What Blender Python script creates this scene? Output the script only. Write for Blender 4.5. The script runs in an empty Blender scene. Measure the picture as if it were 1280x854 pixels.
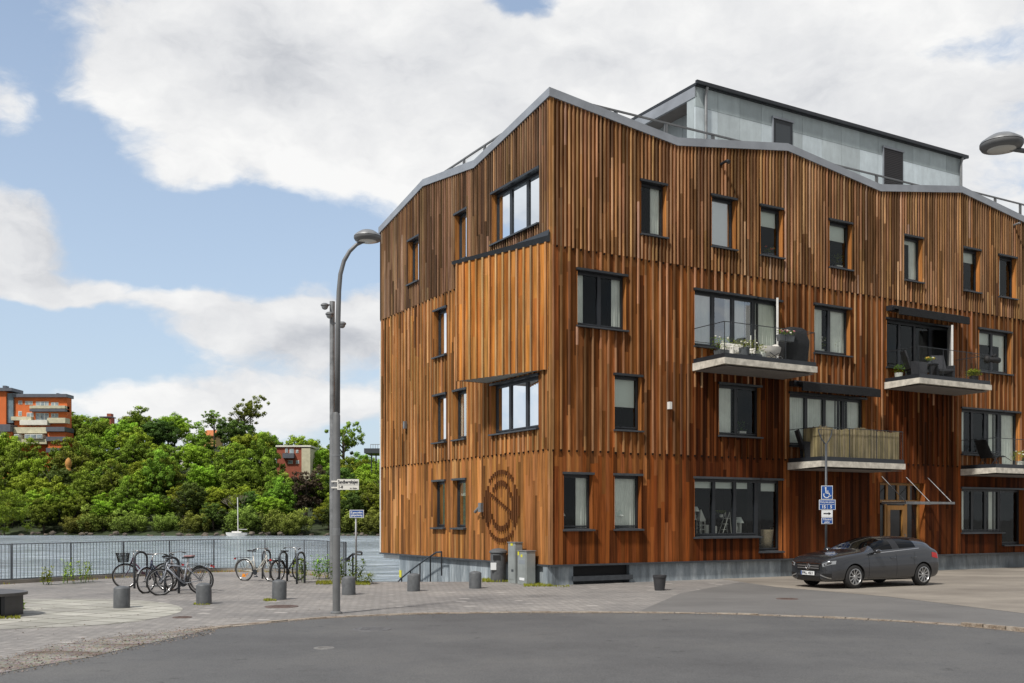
import bpy, bmesh, math, random
from mathutils import Vector, Matrix, noise
R = math.radians
PI = math.pi
scene = bpy.context.scene
col = scene.collection
F = 1273.0; HZ = 648.0; CAMZ = 1.95

# ------------------------------------------------------------------ helpers
def tag(o, label=None, cat=None, group=None, kind=None):
    if label: o['label'] = label
    if cat: o['category'] = cat
    if group: o['group'] = group
    if kind: o['kind'] = kind
    return o

def empty(name, loc=(0, 0, 0), label=None, cat=None, group=None):
    o = bpy.data.objects.new(name, None); col.objects.link(o)
    o.location = loc; o.empty_display_size = 0.2
    return tag(o, label, cat, group)

def root_loc(o):
    v = Vector((0, 0, 0))
    while o is not None:
        v += o.location; o = o.parent
    return v

def children(o):
    return [c for c in bpy.data.objects if c.parent == o]

def copy_tree(o, parent=None):
    c = o.copy(); col.objects.link(c); c.parent = parent
    for ch in list(o.children): copy_tree(ch, c)
    return c

class MB:
    """collects faces, links them as one mesh"""
    def __init__(s, xf=None):
        s.v = []; s.f = []; s.c = []; s.m = []; s.xf = xf; s.tint = (1, 1, 1); s.mi = 0
    def pt(s, p):
        if s.xf: p = s.xf(*p)
        s.v.append(tuple(p)); return len(s.v) - 1
    def face(s, idx):
        s.f.append(tuple(idx)); s.c.append(s.tint); s.m.append(s.mi)
    def poly(s, pts): s.face([s.pt(p) for p in pts])
    def box(s, x0, x1, y0, y1, z0, z1):
        i = [s.pt((x, y, z)) for z in (z0, z1) for y in (y0, y1) for x in (x0, x1)]
        for q in ((0, 2, 3, 1), (4, 5, 7, 6), (0, 1, 5, 4), (2, 6, 7, 3), (0, 4, 6, 2), (1, 3, 7, 5)):
            s.face([i[k] for k in q])
    def hexa(s, p):   # 8 points bottom 4, top 4
        i = [s.pt(q) for q in p]
        for q in ((3, 2, 1, 0), (4, 5, 6, 7), (0, 1, 5, 4), (1, 2, 6, 5), (2, 3, 7, 6), (3, 0, 4, 7)):
            s.face([i[k] for k in q])
    def prism(s, poly, z0, z1):
        n = len(poly)
        a = [s.pt((p[0], p[1], z0)) for p in poly]; b = [s.pt((p[0], p[1], z1)) for p in poly]
        s.face(a[::-1]); s.face(b)
        for k in range(n): s.face((a[k], a[(k + 1) % n], b[(k + 1) % n], b[k]))
    def tube(s, pts, r, n=8, caps=True, closed=False):
        pts = [Vector(p) for p in pts]; m = len(pts)
        rs = r if isinstance(r, (list, tuple)) else [r] * m
        rings = []; up = None
        for k in range(m):
            if closed: d = pts[(k + 1) % m] - pts[k - 1]
            elif k == 0: d = pts[1] - pts[0]
            elif k == m - 1: d = pts[-1] - pts[-2]
            else: d = (pts[k + 1] - pts[k]).normalized() + (pts[k] - pts[k - 1]).normalized()
            d.normalize()
            if up is None:
                up = Vector((0, 0, 1)) if abs(d.z) < .9 else Vector((1, 0, 0))
            a = d.cross(up)
            if a.length < 1e-4: a = d.cross(Vector((0, 1, 0.1)))
            a.normalize(); b = a.cross(d).normalized(); up = b
            rings.append([s.pt(pts[k] + (a * math.cos(2 * PI * j / n) + b * math.sin(2 * PI * j / n)) * rs[k]) for j in range(n)])
        for k in range(m if closed else m - 1):
            A = rings[k]; B = rings[(k + 1) % m]
            for j in range(n): s.face((A[j], A[(j + 1) % n], B[(j + 1) % n], B[j]))
        if caps and not closed:
            s.face(rings[0][::-1]); s.face(rings[-1])
    def lathe(s, prof, n=24, c=(0, 0, 0)):
        rings = []
        for r, z in prof:
            if r < 1e-5: rings.append([s.pt((c[0], c[1], c[2] + z))])
            else: rings.append([s.pt((c[0] + r * math.cos(2 * PI * j / n), c[1] + r * math.sin(2 * PI * j / n), c[2] + z)) for j in range(n)])
        for A, B in zip(rings, rings[1:]):
            for j in range(n):
                k = (j + 1) % n
                if len(A) == 1 and len(B) == 1: continue
                if len(A) == 1: s.face((A[0], B[k], B[j]))
                elif len(B) == 1: s.face((A[j], A[k], B[0]))
                else: s.face((A[j], A[k], B[k], B[j]))
    def ball(s, c, r, n=10, sz=1.0):
        m = max(4, n // 2)
        s.lathe([(r * math.sin(PI * k / m), -r * sz * math.cos(PI * k / m)) for k in range(m + 1)], n, c)
    def build(s, name, mat, parent=None, origin=None, recalc=True, smooth=False, bevel=0, autosmooth=None):
        off = Vector((0, 0, 0))
        if parent is not None: off = root_loc(parent)
        elif origin is not None: off = Vector(origin)
        me = bpy.data.meshes.new(name)
        me.from_pydata([tuple(Vector(p) - off) for p in s.v], [], s.f)
        ms = mat if isinstance(mat, (list, tuple)) else [mat]
        for m in ms: me.materials.append(m)
        if len(ms) > 1: me.polygons.foreach_set('material_index', s.m)
        if any(c != (1, 1, 1) for c in s.c):
            ca = me.color_attributes.new('tint', 'FLOAT_COLOR', 'CORNER')
            buf = []
            for f, c in zip(s.f, s.c): buf.extend((c[0], c[1], c[2], 1.0) * len(f))
            ca.data.foreach_set('color', buf)
        if recalc:
            bm = bmesh.new(); bm.from_mesh(me); bmesh.ops.recalc_face_normals(bm, faces=bm.faces); bm.to_mesh(me); bm.free()
        if smooth: me.polygons.foreach_set('use_smooth', [True] * len(me.polygons))
        if smooth and autosmooth is not None:
            me.set_sharp_from_angle(angle=R(autosmooth))
        o = bpy.data.objects.new(name, me); col.objects.link(o)
        if parent is not None: o.parent = parent
        elif origin is not None: o.location = origin
        if bevel:
            b = o.modifiers.new('bevel', 'BEVEL'); b.width = bevel; b.segments = 2; b.limit_method = 'ANGLE'
        return o

def text_geo(txt, size, bold=0.0):
    cu = bpy.data.curves.new('t', 'FONT'); cu.body = txt; cu.size = size; cu.align_x = 'CENTER'; cu.align_y = 'CENTER'
    cu.resolution_u = 2; cu.offset = bold
    ob = bpy.data.objects.new('t', cu); col.objects.link(ob)
    dg = bpy.context.evaluated_depsgraph_get()
    me = bpy.data.meshes.new_from_object(ob.evaluated_get(dg))
    vs = [tuple(v.co) for v in me.vertices]; fs = [tuple(p.vertices) for p in me.polygons]
    bpy.data.objects.remove(ob); bpy.data.curves.remove(cu); bpy.data.meshes.remove(me)
    return vs, fs
def add_text(mb, geo, fn, width=None):
    vs, fs = geo
    k = 1.0
    if width:
        w = max(v[0] for v in vs) - min(v[0] for v in vs); k = width / w
    base = len(mb.v)
    for v in vs: mb.pt(fn(v[0] * k, v[1]))
    for f in fs: mb.face([base + i for i in f])

# ------------------------------------------------------------------ materials
def newmat(name):
    m = bpy.data.materials.new(name); m.use_nodes = True
    nt = m.node_tree; b = nt.nodes['Principled BSDF']
    return m, nt, b
def N(nt, typ, **kw):
    n = nt.nodes.new(typ)
    for k, v in kw.items(): setattr(n, k, v)
    return n
def coords(nt, kind='Object', scale=(1, 1, 1), rot=(0, 0, 0), loc=(0, 0, 0)):
    tc = N(nt, 'ShaderNodeTexCoord'); mp = N(nt, 'ShaderNodeMapping')
    mp.inputs['Scale'].default_value = scale; mp.inputs['Rotation'].default_value = rot; mp.inputs['Location'].default_value = loc
    nt.links.new(tc.outputs[kind], mp.inputs['Vector']); return mp.outputs[0]
def noise_n(nt, vec, scale, detail=4, rough=.55):
    n = N(nt, 'ShaderNodeTexNoise'); n.inputs['Scale'].default_value = scale
    n.inputs['Detail'].default_value = detail; n.inputs['Roughness'].default_value = rough
    nt.links.new(vec, n.inputs['Vector']); return n.outputs['Fac']
def ramp(nt, fac, stops):
    r = N(nt, 'ShaderNodeValToRGB'); e = r.color_ramp.elements
    while len(e) < len(stops): e.new(.5)
    for k, (p, c) in enumerate(stops):
        e[k].position = p; e[k].color = (c[0], c[1], c[2], 1) if not isinstance(c, (int, float)) else (c, c, c, 1)
    nt.links.new(fac, r.inputs[0]); return r.outputs[0]
def mixc(nt, a, b, fac=1.0, mode='MULTIPLY'):
    m = N(nt, 'ShaderNodeMix'); m.data_type = 'RGBA'; m.blend_type = mode
    if isinstance(fac, (int, float)): m.inputs[0].default_value = fac
    else: nt.links.new(fac, m.inputs[0])
    for s, v in ((6, a), (7, b)):
        if isinstance(v, (tuple, list)): m.inputs[s].default_value = (v[0], v[1], v[2], 1)
        else: nt.links.new(v, m.inputs[s])
    return m.outputs[2]
def bump(nt, b, h, strength=.3, dist=.01):
    n = N(nt, 'ShaderNodeBump'); n.inputs['Strength'].default_value = strength; n.inputs['Distance'].default_value = dist
    nt.links.new(h, n.inputs['Height']); nt.links.new(n.outputs[0], b.inputs['Normal'])
def M(name, c, rough=.6, metal=0., ns=0., na=.25, bs=0., spec=None, detail=4, stretch=(1, 1, 1), kind='Object'):
    m, nt, b = newmat(name)
    b.inputs['Base Color'].default_value = (c[0], c[1], c[2], 1)
    b.inputs['Roughness'].default_value = rough; b.inputs['Metallic'].default_value = metal
    if spec is not None: b.inputs['Specular IOR Level'].default_value = spec
    if ns:
        vec = coords(nt, kind, stretch)
        f = noise_n(nt, vec, ns, detail)
        cc = mixc(nt, c, ramp(nt, f, [(.3, 1 - na), (.7, 1 + na)]))
        nt.links.new(cc, b.inputs['Base Color'])
        if bs:
            f2 = noise_n(nt, vec, ns * 3, 3); bump(nt, b, f2, bs, .02)
    return m

# wood cladding: colour of each board from its own tint, grain along the board
m_wood, nt, b = newmat('larch_cladding')
at = N(nt, 'ShaderNodeAttribute'); at.attribute_name = 'tint'
v = coords(nt, 'Object', (22, 22, .8))
g = noise_n(nt, v, 1.0, 5, .6)
v2 = coords(nt, 'Object', (.25, .25, .22)); g2 = noise_n(nt, v2, 1.0, 4, .6)
v3 = coords(nt, 'Object', (6, 6, .35)); g3 = noise_n(nt, v3, 1.0, 4, .65)
c1 = mixc(nt, at.outputs['Color'], ramp(nt, g, [(.25, .55), (.5, 1.05), (.8, 1.45)]))
c2 = mixc(nt, c1, ramp(nt, g2, [(.35, (.8, .78, .76)), (.65, (1.15, 1.15, 1.15))]))
c3 = mixc(nt, c2, ramp(nt, g3, [(.3, (.52, .50, .5)), (.55, (1.05, 1.05, 1.05)), (.8, (1.42, 1.34, 1.2))]))
hsw = N(nt, 'ShaderNodeHueSaturation'); hsw.inputs['Saturation'].default_value = 1.0; hsw.inputs['Value'].default_value = .93; nt.links.new(c3, hsw.inputs['Color'])
nt.links.new(hsw.outputs[0], b.inputs['Base Color']); b.inputs['Roughness'].default_value = .8
b.inputs['Specular IOR Level'].default_value = .12
bump(nt, b, g, .25, .006)

def facade_uv_coords(nt): pass
m_zinc, nt, b = newmat('zinc_plate')
v = coords(nt, 'Object', (1, 1, 1)); g = noise_n(nt, v, 2.2, 6, .65); g2 = noise_n(nt, coords(nt, 'Object', (3, 3, .6)), 2.0, 4, .6)
at = N(nt, 'ShaderNodeAttribute'); at.attribute_name = 'tint'
c = mixc(nt, at.outputs['Color'], ramp(nt, g, [(.3, .9), (.7, 1.08)]))
c = mixc(nt, c, ramp(nt, g2, [(.3, .93), (.7, 1.06)]))
nt.links.new(c, b.inputs['Base Color']); b.inputs['Roughness'].default_value = .5; b.inputs['Metallic'].default_value = .15

m_plinth, nt, b = newmat('plinth_zinc')
v = coords(nt, 'Object', (1.6, 1.6, .5)); g = noise_n(nt, v, 1.4, 6, .7); g2 = noise_n(nt, coords(nt, 'Object', (9, 9, 1.4)), 1, 5, .6)
c = ramp(nt, g, [(.3, (.17, .205, .235)), (.5, (.28, .325, .36)), (.72, (.48, .53, .56))])
c = mixc(nt, c, ramp(nt, g2, [(.3, .75), (.7, 1.2)]))
at = N(nt, 'ShaderNodeAttribute'); at.attribute_name = 'tint'
c = mixc(nt, c, at.outputs['Color'])
nt.links.new(c, b.inputs['Base Color']); b.inputs['Roughness'].default_value = .55

m_roofmetal = M('flashing_metal', (.33, .355, .39), .45, .3, 1.5, .15)
m_dark = M('anthracite_metal', (.022, .026, .032), .38, 0, 4, .2)
m_darkgrey = M('dark_grey_metal', (.06, .068, .078), .45, .2, 5, .2)
m_steel = M('galvanised_steel', (.26, .27, .28), .5, .5, 6, .25)
m_pole = M('grey_painted_steel', (.17, .175, .18), .5, .25, 3, .15)
m_concrete = M('balcony_concrete', (.60, .57, .50), .85, 0, 5, .3, .15, detail=6)
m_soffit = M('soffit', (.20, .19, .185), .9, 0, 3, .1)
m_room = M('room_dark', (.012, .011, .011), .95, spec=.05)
m_curtain = M('curtain_linen', (.90, .94, .87), .9, 0, 3, .08)
m_blind = M('roller_blind', (.8, .87, .8), .9)
m_white = M('white_paint', (.72, .72, .70), .5, 0, 6, .08)
m_black = M('black_rubber', (.012, .012, .013), .7)
m_blackcloth = M('black_cover', (.007, .008, .010), .8, 0, 6, .4, .6)
m_ochre = M('oak_varnish', (.34, .17, .045), .45, 0, 5, .25, stretch=(6, 6, .6))
m_pot = M('grey_pot', (.10, .11, .12), .7, 0, 8, .2)
m_whitepot = M('white_ceramic', (.66, .68, .62), .35)
m_green = M('leaf_green', (.075, .14, .025), .6, 0, 14, .5)
m_lime = M('leaf_lime', (.16, .25, .03), .6, 0, 14, .5)
m_pink = M('petal_pink', (.75, .28, .34), .7)
m_petal = M('petal_white', (.8, .78, .7), .7)

def glassmat(name, tint, refl, thru=(.98, 1, .99), fm=.75):
    m = bpy.data.materials.new(name); m.use_nodes = True; nt = m.node_tree; nt.nodes.clear()
    out = N(nt, 'ShaderNodeOutputMaterial'); mix = N(nt, 'ShaderNodeMixShader'); tr = N(nt, 'ShaderNodeBsdfTransparent'); gl = N(nt, 'ShaderNodeBsdfGlossy')
    gl.inputs['Roughness'].default_value = .015; gl.inputs['Color'].default_value = (*tint, 1); tr.inputs['Color'].default_value = (*thru, 1)
    lw = N(nt, 'ShaderNodeFresnel'); lw.inputs['IOR'].default_value = 1.5
    ma = N(nt, 'ShaderNodeMath', operation='MULTIPLY_ADD'); ma.inputs[1].default_value = fm; ma.inputs[2].default_value = refl
    ma.use_clamp = True
    nz = noise_n(nt, coords(nt, 'Object', (1, 1, 1)), 1.1, 2); bp = N(nt, 'ShaderNodeBump'); bp.inputs['Strength'].default_value = .05; bp.inputs['Distance'].default_value = .03
    nt.links.new(nz, bp.inputs['Height']); nt.links.new(bp.outputs[0], gl.inputs['Normal'])
    nt.links.new(lw.outputs[0], ma.inputs[0]); nt.links.new(ma.outputs[0], mix.inputs[0])
    nt.links.new(tr.outputs[0], mix.inputs[1]); nt.links.new(gl.outputs[0], mix.inputs[2]); nt.links.new(mix.outputs[0], out.inputs[0])
    return m
m_glass = glassmat('window_glass', (.85, .92, .95), .005)
m_glass_bright = glassmat('window_glass_sky', (.9, .95, 1), .42)
m_balglass = glassmat('balustrade_glass', (.9, .95, .95), .0, (.96, .97, .97), .2)

# ------------------------------------------------------------------ camera
cam_d = bpy.data.cameras.new('camera'); cam = bpy.data.objects.new('camera', cam_d); col.objects.link(cam)
cam.location = (0, 0, CAMZ); cam.rotation_euler = (PI / 2, 0, 0)
cam_d.sensor_width = 36; cam_d.lens = 36 * F / 1280; cam_d.shift_y = (HZ - 427) / 1280; cam_d.clip_end = 6000; cam_d.clip_start = .1
scene.camera = cam

def gp(px, py, z=0.0):       # ground point seen at a pixel of the photograph
    Y = (CAMZ - z) * F / (py - HZ); return ((px - 640) / F * Y, Y, z)

# ------------------------------------------------------------------ facade frames
CX, CY = 1.11, 29.5
DX, DY = .8645, .5025
def FR(a, o, z): return (CX + DX * a + DY * o, CY + DY * a - DX * o, z)
def FL(a, o, z): return (CX - DY * a - DX * o, CY + DX * a - DY * o, z)
def tR(px, o=0.0):
    k = (px - 640) / F; x0 = CX + DY * o; y0 = CY - DX * o
    return (k * y0 - x0) / (DX - DY * k)
def sL(px, o=0.0):
    k = (px - 640) / F; x0 = CX - DX * o; y0 = CY - DY * o
    return (x0 - k * y0) / (DY + DX * k)
def zR(px, py, o=0.0):
    t = tR(px, o); Y = CY + DY * t - DX * o; return CAMZ + (HZ - py) * Y / F
def zL(px, py, o=0.0):
    s = sL(px, o); Y = CY + DX * s - DY * o; return CAMZ + (HZ - py) * Y / F
rng = random.Random(7)
def lerp(a, b, k): return a + (b - a) * k
def interp(tab, x):
    if x <= tab[0][0]: return tab[0][1]
    for (a, b), (c, d) in zip(tab, tab[1:]):
        if x <= c: return lerp(b, d, (x - a) / (c - a))
    return tab[-1][1]
SKY_K = 0.17
SUN_E = 4.0
CLOUDS = [(300, 90, 200, 110, .62), (470, 130, 240, 120, .60), (680, 170, 200, 150, .5), (160, 60, 80, 65, .35), (880, 90, 280, 180, .58), (1150, 150, 260, 150, .50),
          (30, 300, 85, 62, .66), (125, 367, 95, 20, .42), (5, 130, 40, 50, .45), (215, 218, 55, 26, .38),
          (350, 430, 160, 46, .44), (262, 385, 60, 36, .5), (425, 395, 70, 50, .5), (300, 505, 330, 34, .42), (1000, 350, 500, 160, .3),
          (50, 50, 110, 80, -.5), (655, 8, 55, 28, -.6), (260, 290, 240, 70, -.5), (80, 190, 110, 45, -.45), (1200, 60, 80, 28, -.5), (90, 440, 160, 50, -.6), (450, 290, 90, 60, -.35), (180, 330, 60, 40, -.3)]
# ================================================================== the wooden building
bld = empty('wooden_apartment_building', (CX, CY, 0), 'four storey apartment building clad in vertical orange brown timber battens, with balconies and a zigzag roofline', 'apartment building')
LEN_R = 27.0; LEN_L = 12.55
ROOF_R = [(0, 14.2), (4.66, 13.63), (9.36, 14.32), (13.93, 13.7), (18.45, 14.38), (23.1, 13.7), (27.0, 14.3)]
ROOF_L = [(0, 14.2), (4.56, 13.5), (8.48, 14.0), (12.55, 13.27)]
ZB = .60
SILLS = (1.57, 4.57, 7.58, 10.6); HEADS = (3.31, 6.33, 9.33, 12.33)

def rnd(c, a=.12, h=.06):
    k = 1 + rng.uniform(-a, a); return (c[0] * k * (1 + rng.uniform(-h, h)), c[1] * k, c[2] * k * (1 + rng.uniform(-h, h) * 2))

def palette(side, a, z, batten):
    if side == 'R':
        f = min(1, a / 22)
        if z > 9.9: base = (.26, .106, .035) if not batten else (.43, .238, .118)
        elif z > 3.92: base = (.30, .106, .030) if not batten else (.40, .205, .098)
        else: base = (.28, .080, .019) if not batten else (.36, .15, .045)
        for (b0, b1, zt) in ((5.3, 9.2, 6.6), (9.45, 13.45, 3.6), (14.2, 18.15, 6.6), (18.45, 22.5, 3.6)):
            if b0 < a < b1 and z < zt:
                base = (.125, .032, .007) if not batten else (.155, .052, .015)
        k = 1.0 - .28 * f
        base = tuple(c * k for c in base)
    else:
        if z > 9.8: base = (.17, .085, .040) if not batten else (.275, .165, .095)
        elif z > 3.95: base = (.33, .135, .042) if not batten else (.46, .255, .11)
        else: base = (.38, .165, .050) if not batten else (.45, .26, .11)
    r = rng.random()
    if r < .24: base = tuple(c * .50 for c in base)
    elif r > .95: base = (base[0] * 1.5, base[1] * 1.75, base[2] * 2.2)
    elif r > .80: base = (base[0] * 1.35, base[1] * 1.42, base[2] * 1.5)
    return rnd(base, .18, .08)

def cladding(side, FF, L, roof, openings, zones, parent, bstyle):
    mb = MB(FF)
    bt = MB(FF)
    P = .14
    n = int(round(L / P)); P = L / n
    kn = [x for x, _ in roof]
    for i in range(n):
        a0, a1 = i * P, (i + 1) * P
        cuts = sorted(set([a0, a1] + [e for o in openings for e in (o[0], o[1]) if a0 + .004 < e < a1 - .004] + [k for k in kn if a0 + .004 < k < a1 - .004]))
        off = rng.uniform(0, .010)
        # joints shared by the column
        joints = []
        zz = ZB + rng.uniform(.8, 3.5)
        while zz < 14:
            joints.append(zz); zz += rng.uniform(1.6, 4.2)
        tints = {}
        for c0, c1 in zip(cuts, cuts[1:]):
            cm = (c0 + c1) / 2
            iv = [(ZB, 99)]
            for o in openings:
                if o[0] <= cm <= o[1]:
                    new = []
                    for (p, q) in iv:
                        if o[3] <= p or o[2] >= q: new.append((p, q)); continue
                        if o[2] > p: new.append((p, o[2]))
                        if o[3] < q: new.append((o[3], q))
                    iv = new
            for (p, q) in iv:
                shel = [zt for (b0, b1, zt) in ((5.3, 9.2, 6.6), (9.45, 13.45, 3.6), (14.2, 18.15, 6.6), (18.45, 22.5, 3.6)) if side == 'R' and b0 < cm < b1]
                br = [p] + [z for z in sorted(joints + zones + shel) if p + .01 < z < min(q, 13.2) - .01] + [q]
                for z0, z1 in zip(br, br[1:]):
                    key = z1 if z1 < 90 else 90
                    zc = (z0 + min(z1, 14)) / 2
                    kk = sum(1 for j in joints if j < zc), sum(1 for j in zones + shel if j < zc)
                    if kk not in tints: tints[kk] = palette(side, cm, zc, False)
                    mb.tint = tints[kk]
                    t0 = min(z1, interp(roof, c0)); t1 = min(z1, interp(roof, c1))
                    mb.poly([(c0, off, z0), (c1, off, z0), (c1, off, t1), (c0, off, t0)])
                    if abs(off) > 0: pass
        # battens
        bc = a0 + P * .5
        for zi, (zlo, zhi, step, w, d) in enumerate(bstyle):
            if i % step: continue
            w2 = w / 2
            jit = rng.uniform(-.03, .03)
            iv = [(zlo + jit * .5, zhi + 0.0 if zi < len(bstyle) - 1 else 99)]
            for o in openings:
                if o[0] - w2 < bc < o[1] + w2:
                    new = []
                    for (p, q) in iv:
                        if o[3] <= p or o[2] >= q: new.append((p, q)); continue
                        if o[2] > p: new.append((p, o[2]))
                        if o[3] + .0 < q: new.append((o[3], q))
                    iv = new
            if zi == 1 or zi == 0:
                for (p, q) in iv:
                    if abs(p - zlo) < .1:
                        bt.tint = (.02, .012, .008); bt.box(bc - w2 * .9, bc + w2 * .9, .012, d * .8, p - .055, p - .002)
            for (p, q) in iv:
                br = [p] + [z + .31 for z in joints if p + .3 < z + .31 < min(q, 13.2) - .3] + [q]
                for z0, z1 in zip(br, br[1:]):
                    zt0 = min(z1, interp(roof, bc - w2)); zt1 = min(z1, interp(roof, bc + w2))
                    if zt0 - z0 < .05: continue
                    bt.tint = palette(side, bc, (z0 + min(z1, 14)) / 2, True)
                    bt.hexa([(bc - w2, .012, z0), (bc + w2, .012, z0), (bc + w2, d, z0), (bc - w2, d, z0),
                             (bc - w2, .012, zt0), (bc + w2, .012, zt1), (bc + w2, d, zt1), (bc - w2, d, zt0)])
    # reveals of the openings
    for o in openings:
        for e in (o[0], o[1]):
            if any(abs(e - b_[1]) < 1e-6 for b_ in BAL): continue
            mb.tint = (.46, .19, .055) if side == 'R' else (.46, .2, .06)
            if o[3] < 3.6 and side == 'R': mb.tint = (.30, .10, .028)
            mb.poly([(e, -.24, o[2]), (e, .03, o[2]), (e, .03, o[3]), (e, -.24, o[3])])
        mb.tint = (.05, .04, .03)
        for z in (o[2], o[3]):
            mb.poly([(o[0], -.24, z), (o[1], -.24, z), (o[1], .0, z), (o[0], .0, z)])
    mb.build('cladding_' + ('boards'), m_wood, parent, recalc=False)
    bt.build('cladding_battens', m_wood, parent)

def curtain_mesh(FF, a0, a1, z0, z1, o=-.245, fold=.09):
    mb = MB(FF); n = max(6, int((a1 - a0) / .03)); pr = None
    for i in range(n + 1):
        a = lerp(a0, a1, i / n); w = .028 * math.sin(2 * PI * (a - a0) / fold) + .012 * math.sin(a * 31)
        c = (mb.pt((a, o + w, z0)), mb.pt((a, o + w, z1)))
        if pr: mb.face((pr[0], c[0], c[1], pr[1]))
        pr = c
    return mb

def window(FF, parent, a0, a1, z0, z1, panes=(1,), cur='none', name='window', glass=None, sill=True, hood=True, room=True, blind=0, depth=1.4, fcol=None):
    """frame with mullions, panes, hood, sill, curtains and the dark room behind"""
    fm = fcol or m_dark
    fr = MB(FF); t = .045
    oa, ob = -.215, -.135
    h1 = z1 - (.07 if hood else 0); s0 = z0 + (.05 if sill else .0)
    fr.box(a0 + .004, a0 + t, oa, ob, s0, h1); fr.box(a1 - t, a1 - .004, oa, ob, s0, h1)
    fr.box(a0 + t, a1 - t, oa, ob, h1 - t, h1); fr.box(a0 + t, a1 - t, oa, ob, s0, s0 + t * 1.2)
    edges = [a0 + t]; tot = sum(panes); x = a0 + t; W = a1 - a0 - 2 * t
    for p in panes[:-1]:
        x += W * p / tot; fr.box(x - .035, x + .035, oa, ob + .004, s0 + t * 1.2, h1 - t); edges.append(x)
    edges.append(a1 - t)
    w = fr.build(name, fm, parent)
    for k, (p, q) in enumerate(zip(edges, edges[1:])):
        p2 = p + (.035 if k else 0); q2 = q - (.035 if k < len(panes) - 1 else 0)
        # casement
        cs = MB(FF); c = .028
        cs.box(p2 + .003, p2 + c, -.20, -.128, s0 + .07, h1 - t - .003); cs.box(q2 - c, q2 - .003, -.20, -.128, s0 + .07, h1 - t - .003)
        cs.box(p2 + c, q2 - c, -.20, -.128, s0 + .07, s0 + .115); cs.box(p2 + c, q2 - c, -.20, -.128, h1 - t - .045, h1 - t - .003)
        cs.build('casement', fm, w)
        g = MB(FF); g.poly([(p2 + c, -.17, s0 + .11), (q2 - c, -.17, s0 + .11), (q2 - c, -.17, h1 - t - .04), (p2 + c, -.17, h1 - t - .04)])
        g.build('pane', glass or m_glass, w, recalc=False)
    if hood:
        h = MB(FF); h.box(a0 - .03, a1 + .05, -.12, .075, z1 - .07, z1 - .002); h.build('hood', m_darkgrey if z1 < 3.6 else m_dark, w)
    if sill:
        s = MB(FF); s.hexa([(a0 - .02, -.12, z0 + .003), (a1 + .04, -.12, z0 + .003), (a1 + .04, .13, z0 + .003), (a0 - .02, .13, z0 + .003),
                            (a0 - .02, -.12, z0 + .075), (a1 + .04, -.12, z0 + .075), (a1 + .04, .13, z0 + .05), (a0 - .02, .13, z0 + .05)])
        s.build('sill', m_darkgrey, w)
    if room:
        r = MB(FF); D = -depth
        r.poly([(a0 - .3, D, z0 - .2), (a1 + .3, D, z0 - .2), (a1 + .3, D, z1 + .2), (a0 - .3, D, z1 + .2)])
        for e in (a0 - .3, a1 + .3): r.poly([(e, D, z0 - .2), (e, -.23, z0 - .2), (e, -.23, z1 + .2), (e, D, z1 + .2)])
        for e in (z0 - .2, z1 + .2): r.poly([(a0 - .3, D, e), (a1 + .3, D, e), (a1 + .3, -.23, e), (a0 - .3, -.23, e)])
        for (x0, x1) in ((a0 - .3, a0 - .001), (a1 + .001, a1 + .3)):
            r.poly([(x0, -.23, z0 - .2), (x1, -.23, z0 - .2), (x1, -.23, z1 + .2), (x0, -.23, z1 + .2)])
        for (y0, y1) in ((z0 - .2, z0), (z1, z1 + .2)):
            r.poly([(a0, -.23, y0), (a1, -.23, y0), (a1, -.23, y1), (a0, -.23, y1)])
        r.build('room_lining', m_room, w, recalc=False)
    W = a1 - a0
    spans = {'none': [], 'full': [(a0 + .05, a1 - .05)], 'left': [(a0 + .05, a0 + W * .42)], 'right': [(a1 - W * .42, a1 - .05)],
             'sides': [(a0 + .05, a0 + W * .2), (a1 - W * .2, a1 - .05)], 'wide': [(a0 + .05, a0 + W * .38), (a0 + W * .56, a1 - .05)]}[cur]
    for (p, q) in spans:
        curtain_mesh(FF, p, q, z0 + .1, z1 - .1).build('curtain', m_curtain, w, recalc=False, smooth=True)
    if blind:
        b = MB(FF); zz = z1 - .13; b.box(a0 + .08, a1 - .08, -.25, -.242, zz - blind * (z1 - z0 - .2), zz); b.build('roller_blind', m_blind, w)
    return w

# ---- openings, right facade
def RW(x0, x1, fl, **kw): return dict(a0=tR(x0), a1=tR(x1), z0=SILLS[fl], z1=HEADS[fl], **kw)
RWIN = [RW(800.5, 832, 3, cur='right'), RW(889, 918.8, 3, blind=1, glass='b'), RW(950, 977.5, 3, blind=.33), RW(1036, 1063.5, 3, blind=.35), RW(1129, 1152, 3, cur='right', blind=.1),
        RW(1203, 1224, 3, blind=.25), RW(1248, 1269, 3, cur='left'),
        RW(721, 782, 2, panes=(1, 1), cur='sides'), RW(1017, 1062, 2, panes=(1, 1), cur='wide'), RW(1223, 1263, 2, panes=(1, 1), cur='sides', blind=.3),
        RW(767.5, 801, 1, blind=.55, cur='none'), RW(898, 950, 1, panes=(1, 1.1), cur='left'),
        RW(704, 740, 0, cur='right'), RW(767.5, 801, 0, cur='full')]
RWIN += [dict(a0=23.4, a1=24.4, z0=SILLS[3], z1=HEADS[3]), dict(a0=23.4, a1=24.9, z0=SILLS[2], z1=HEADS[2], panes=(1, 1)), ]
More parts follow.
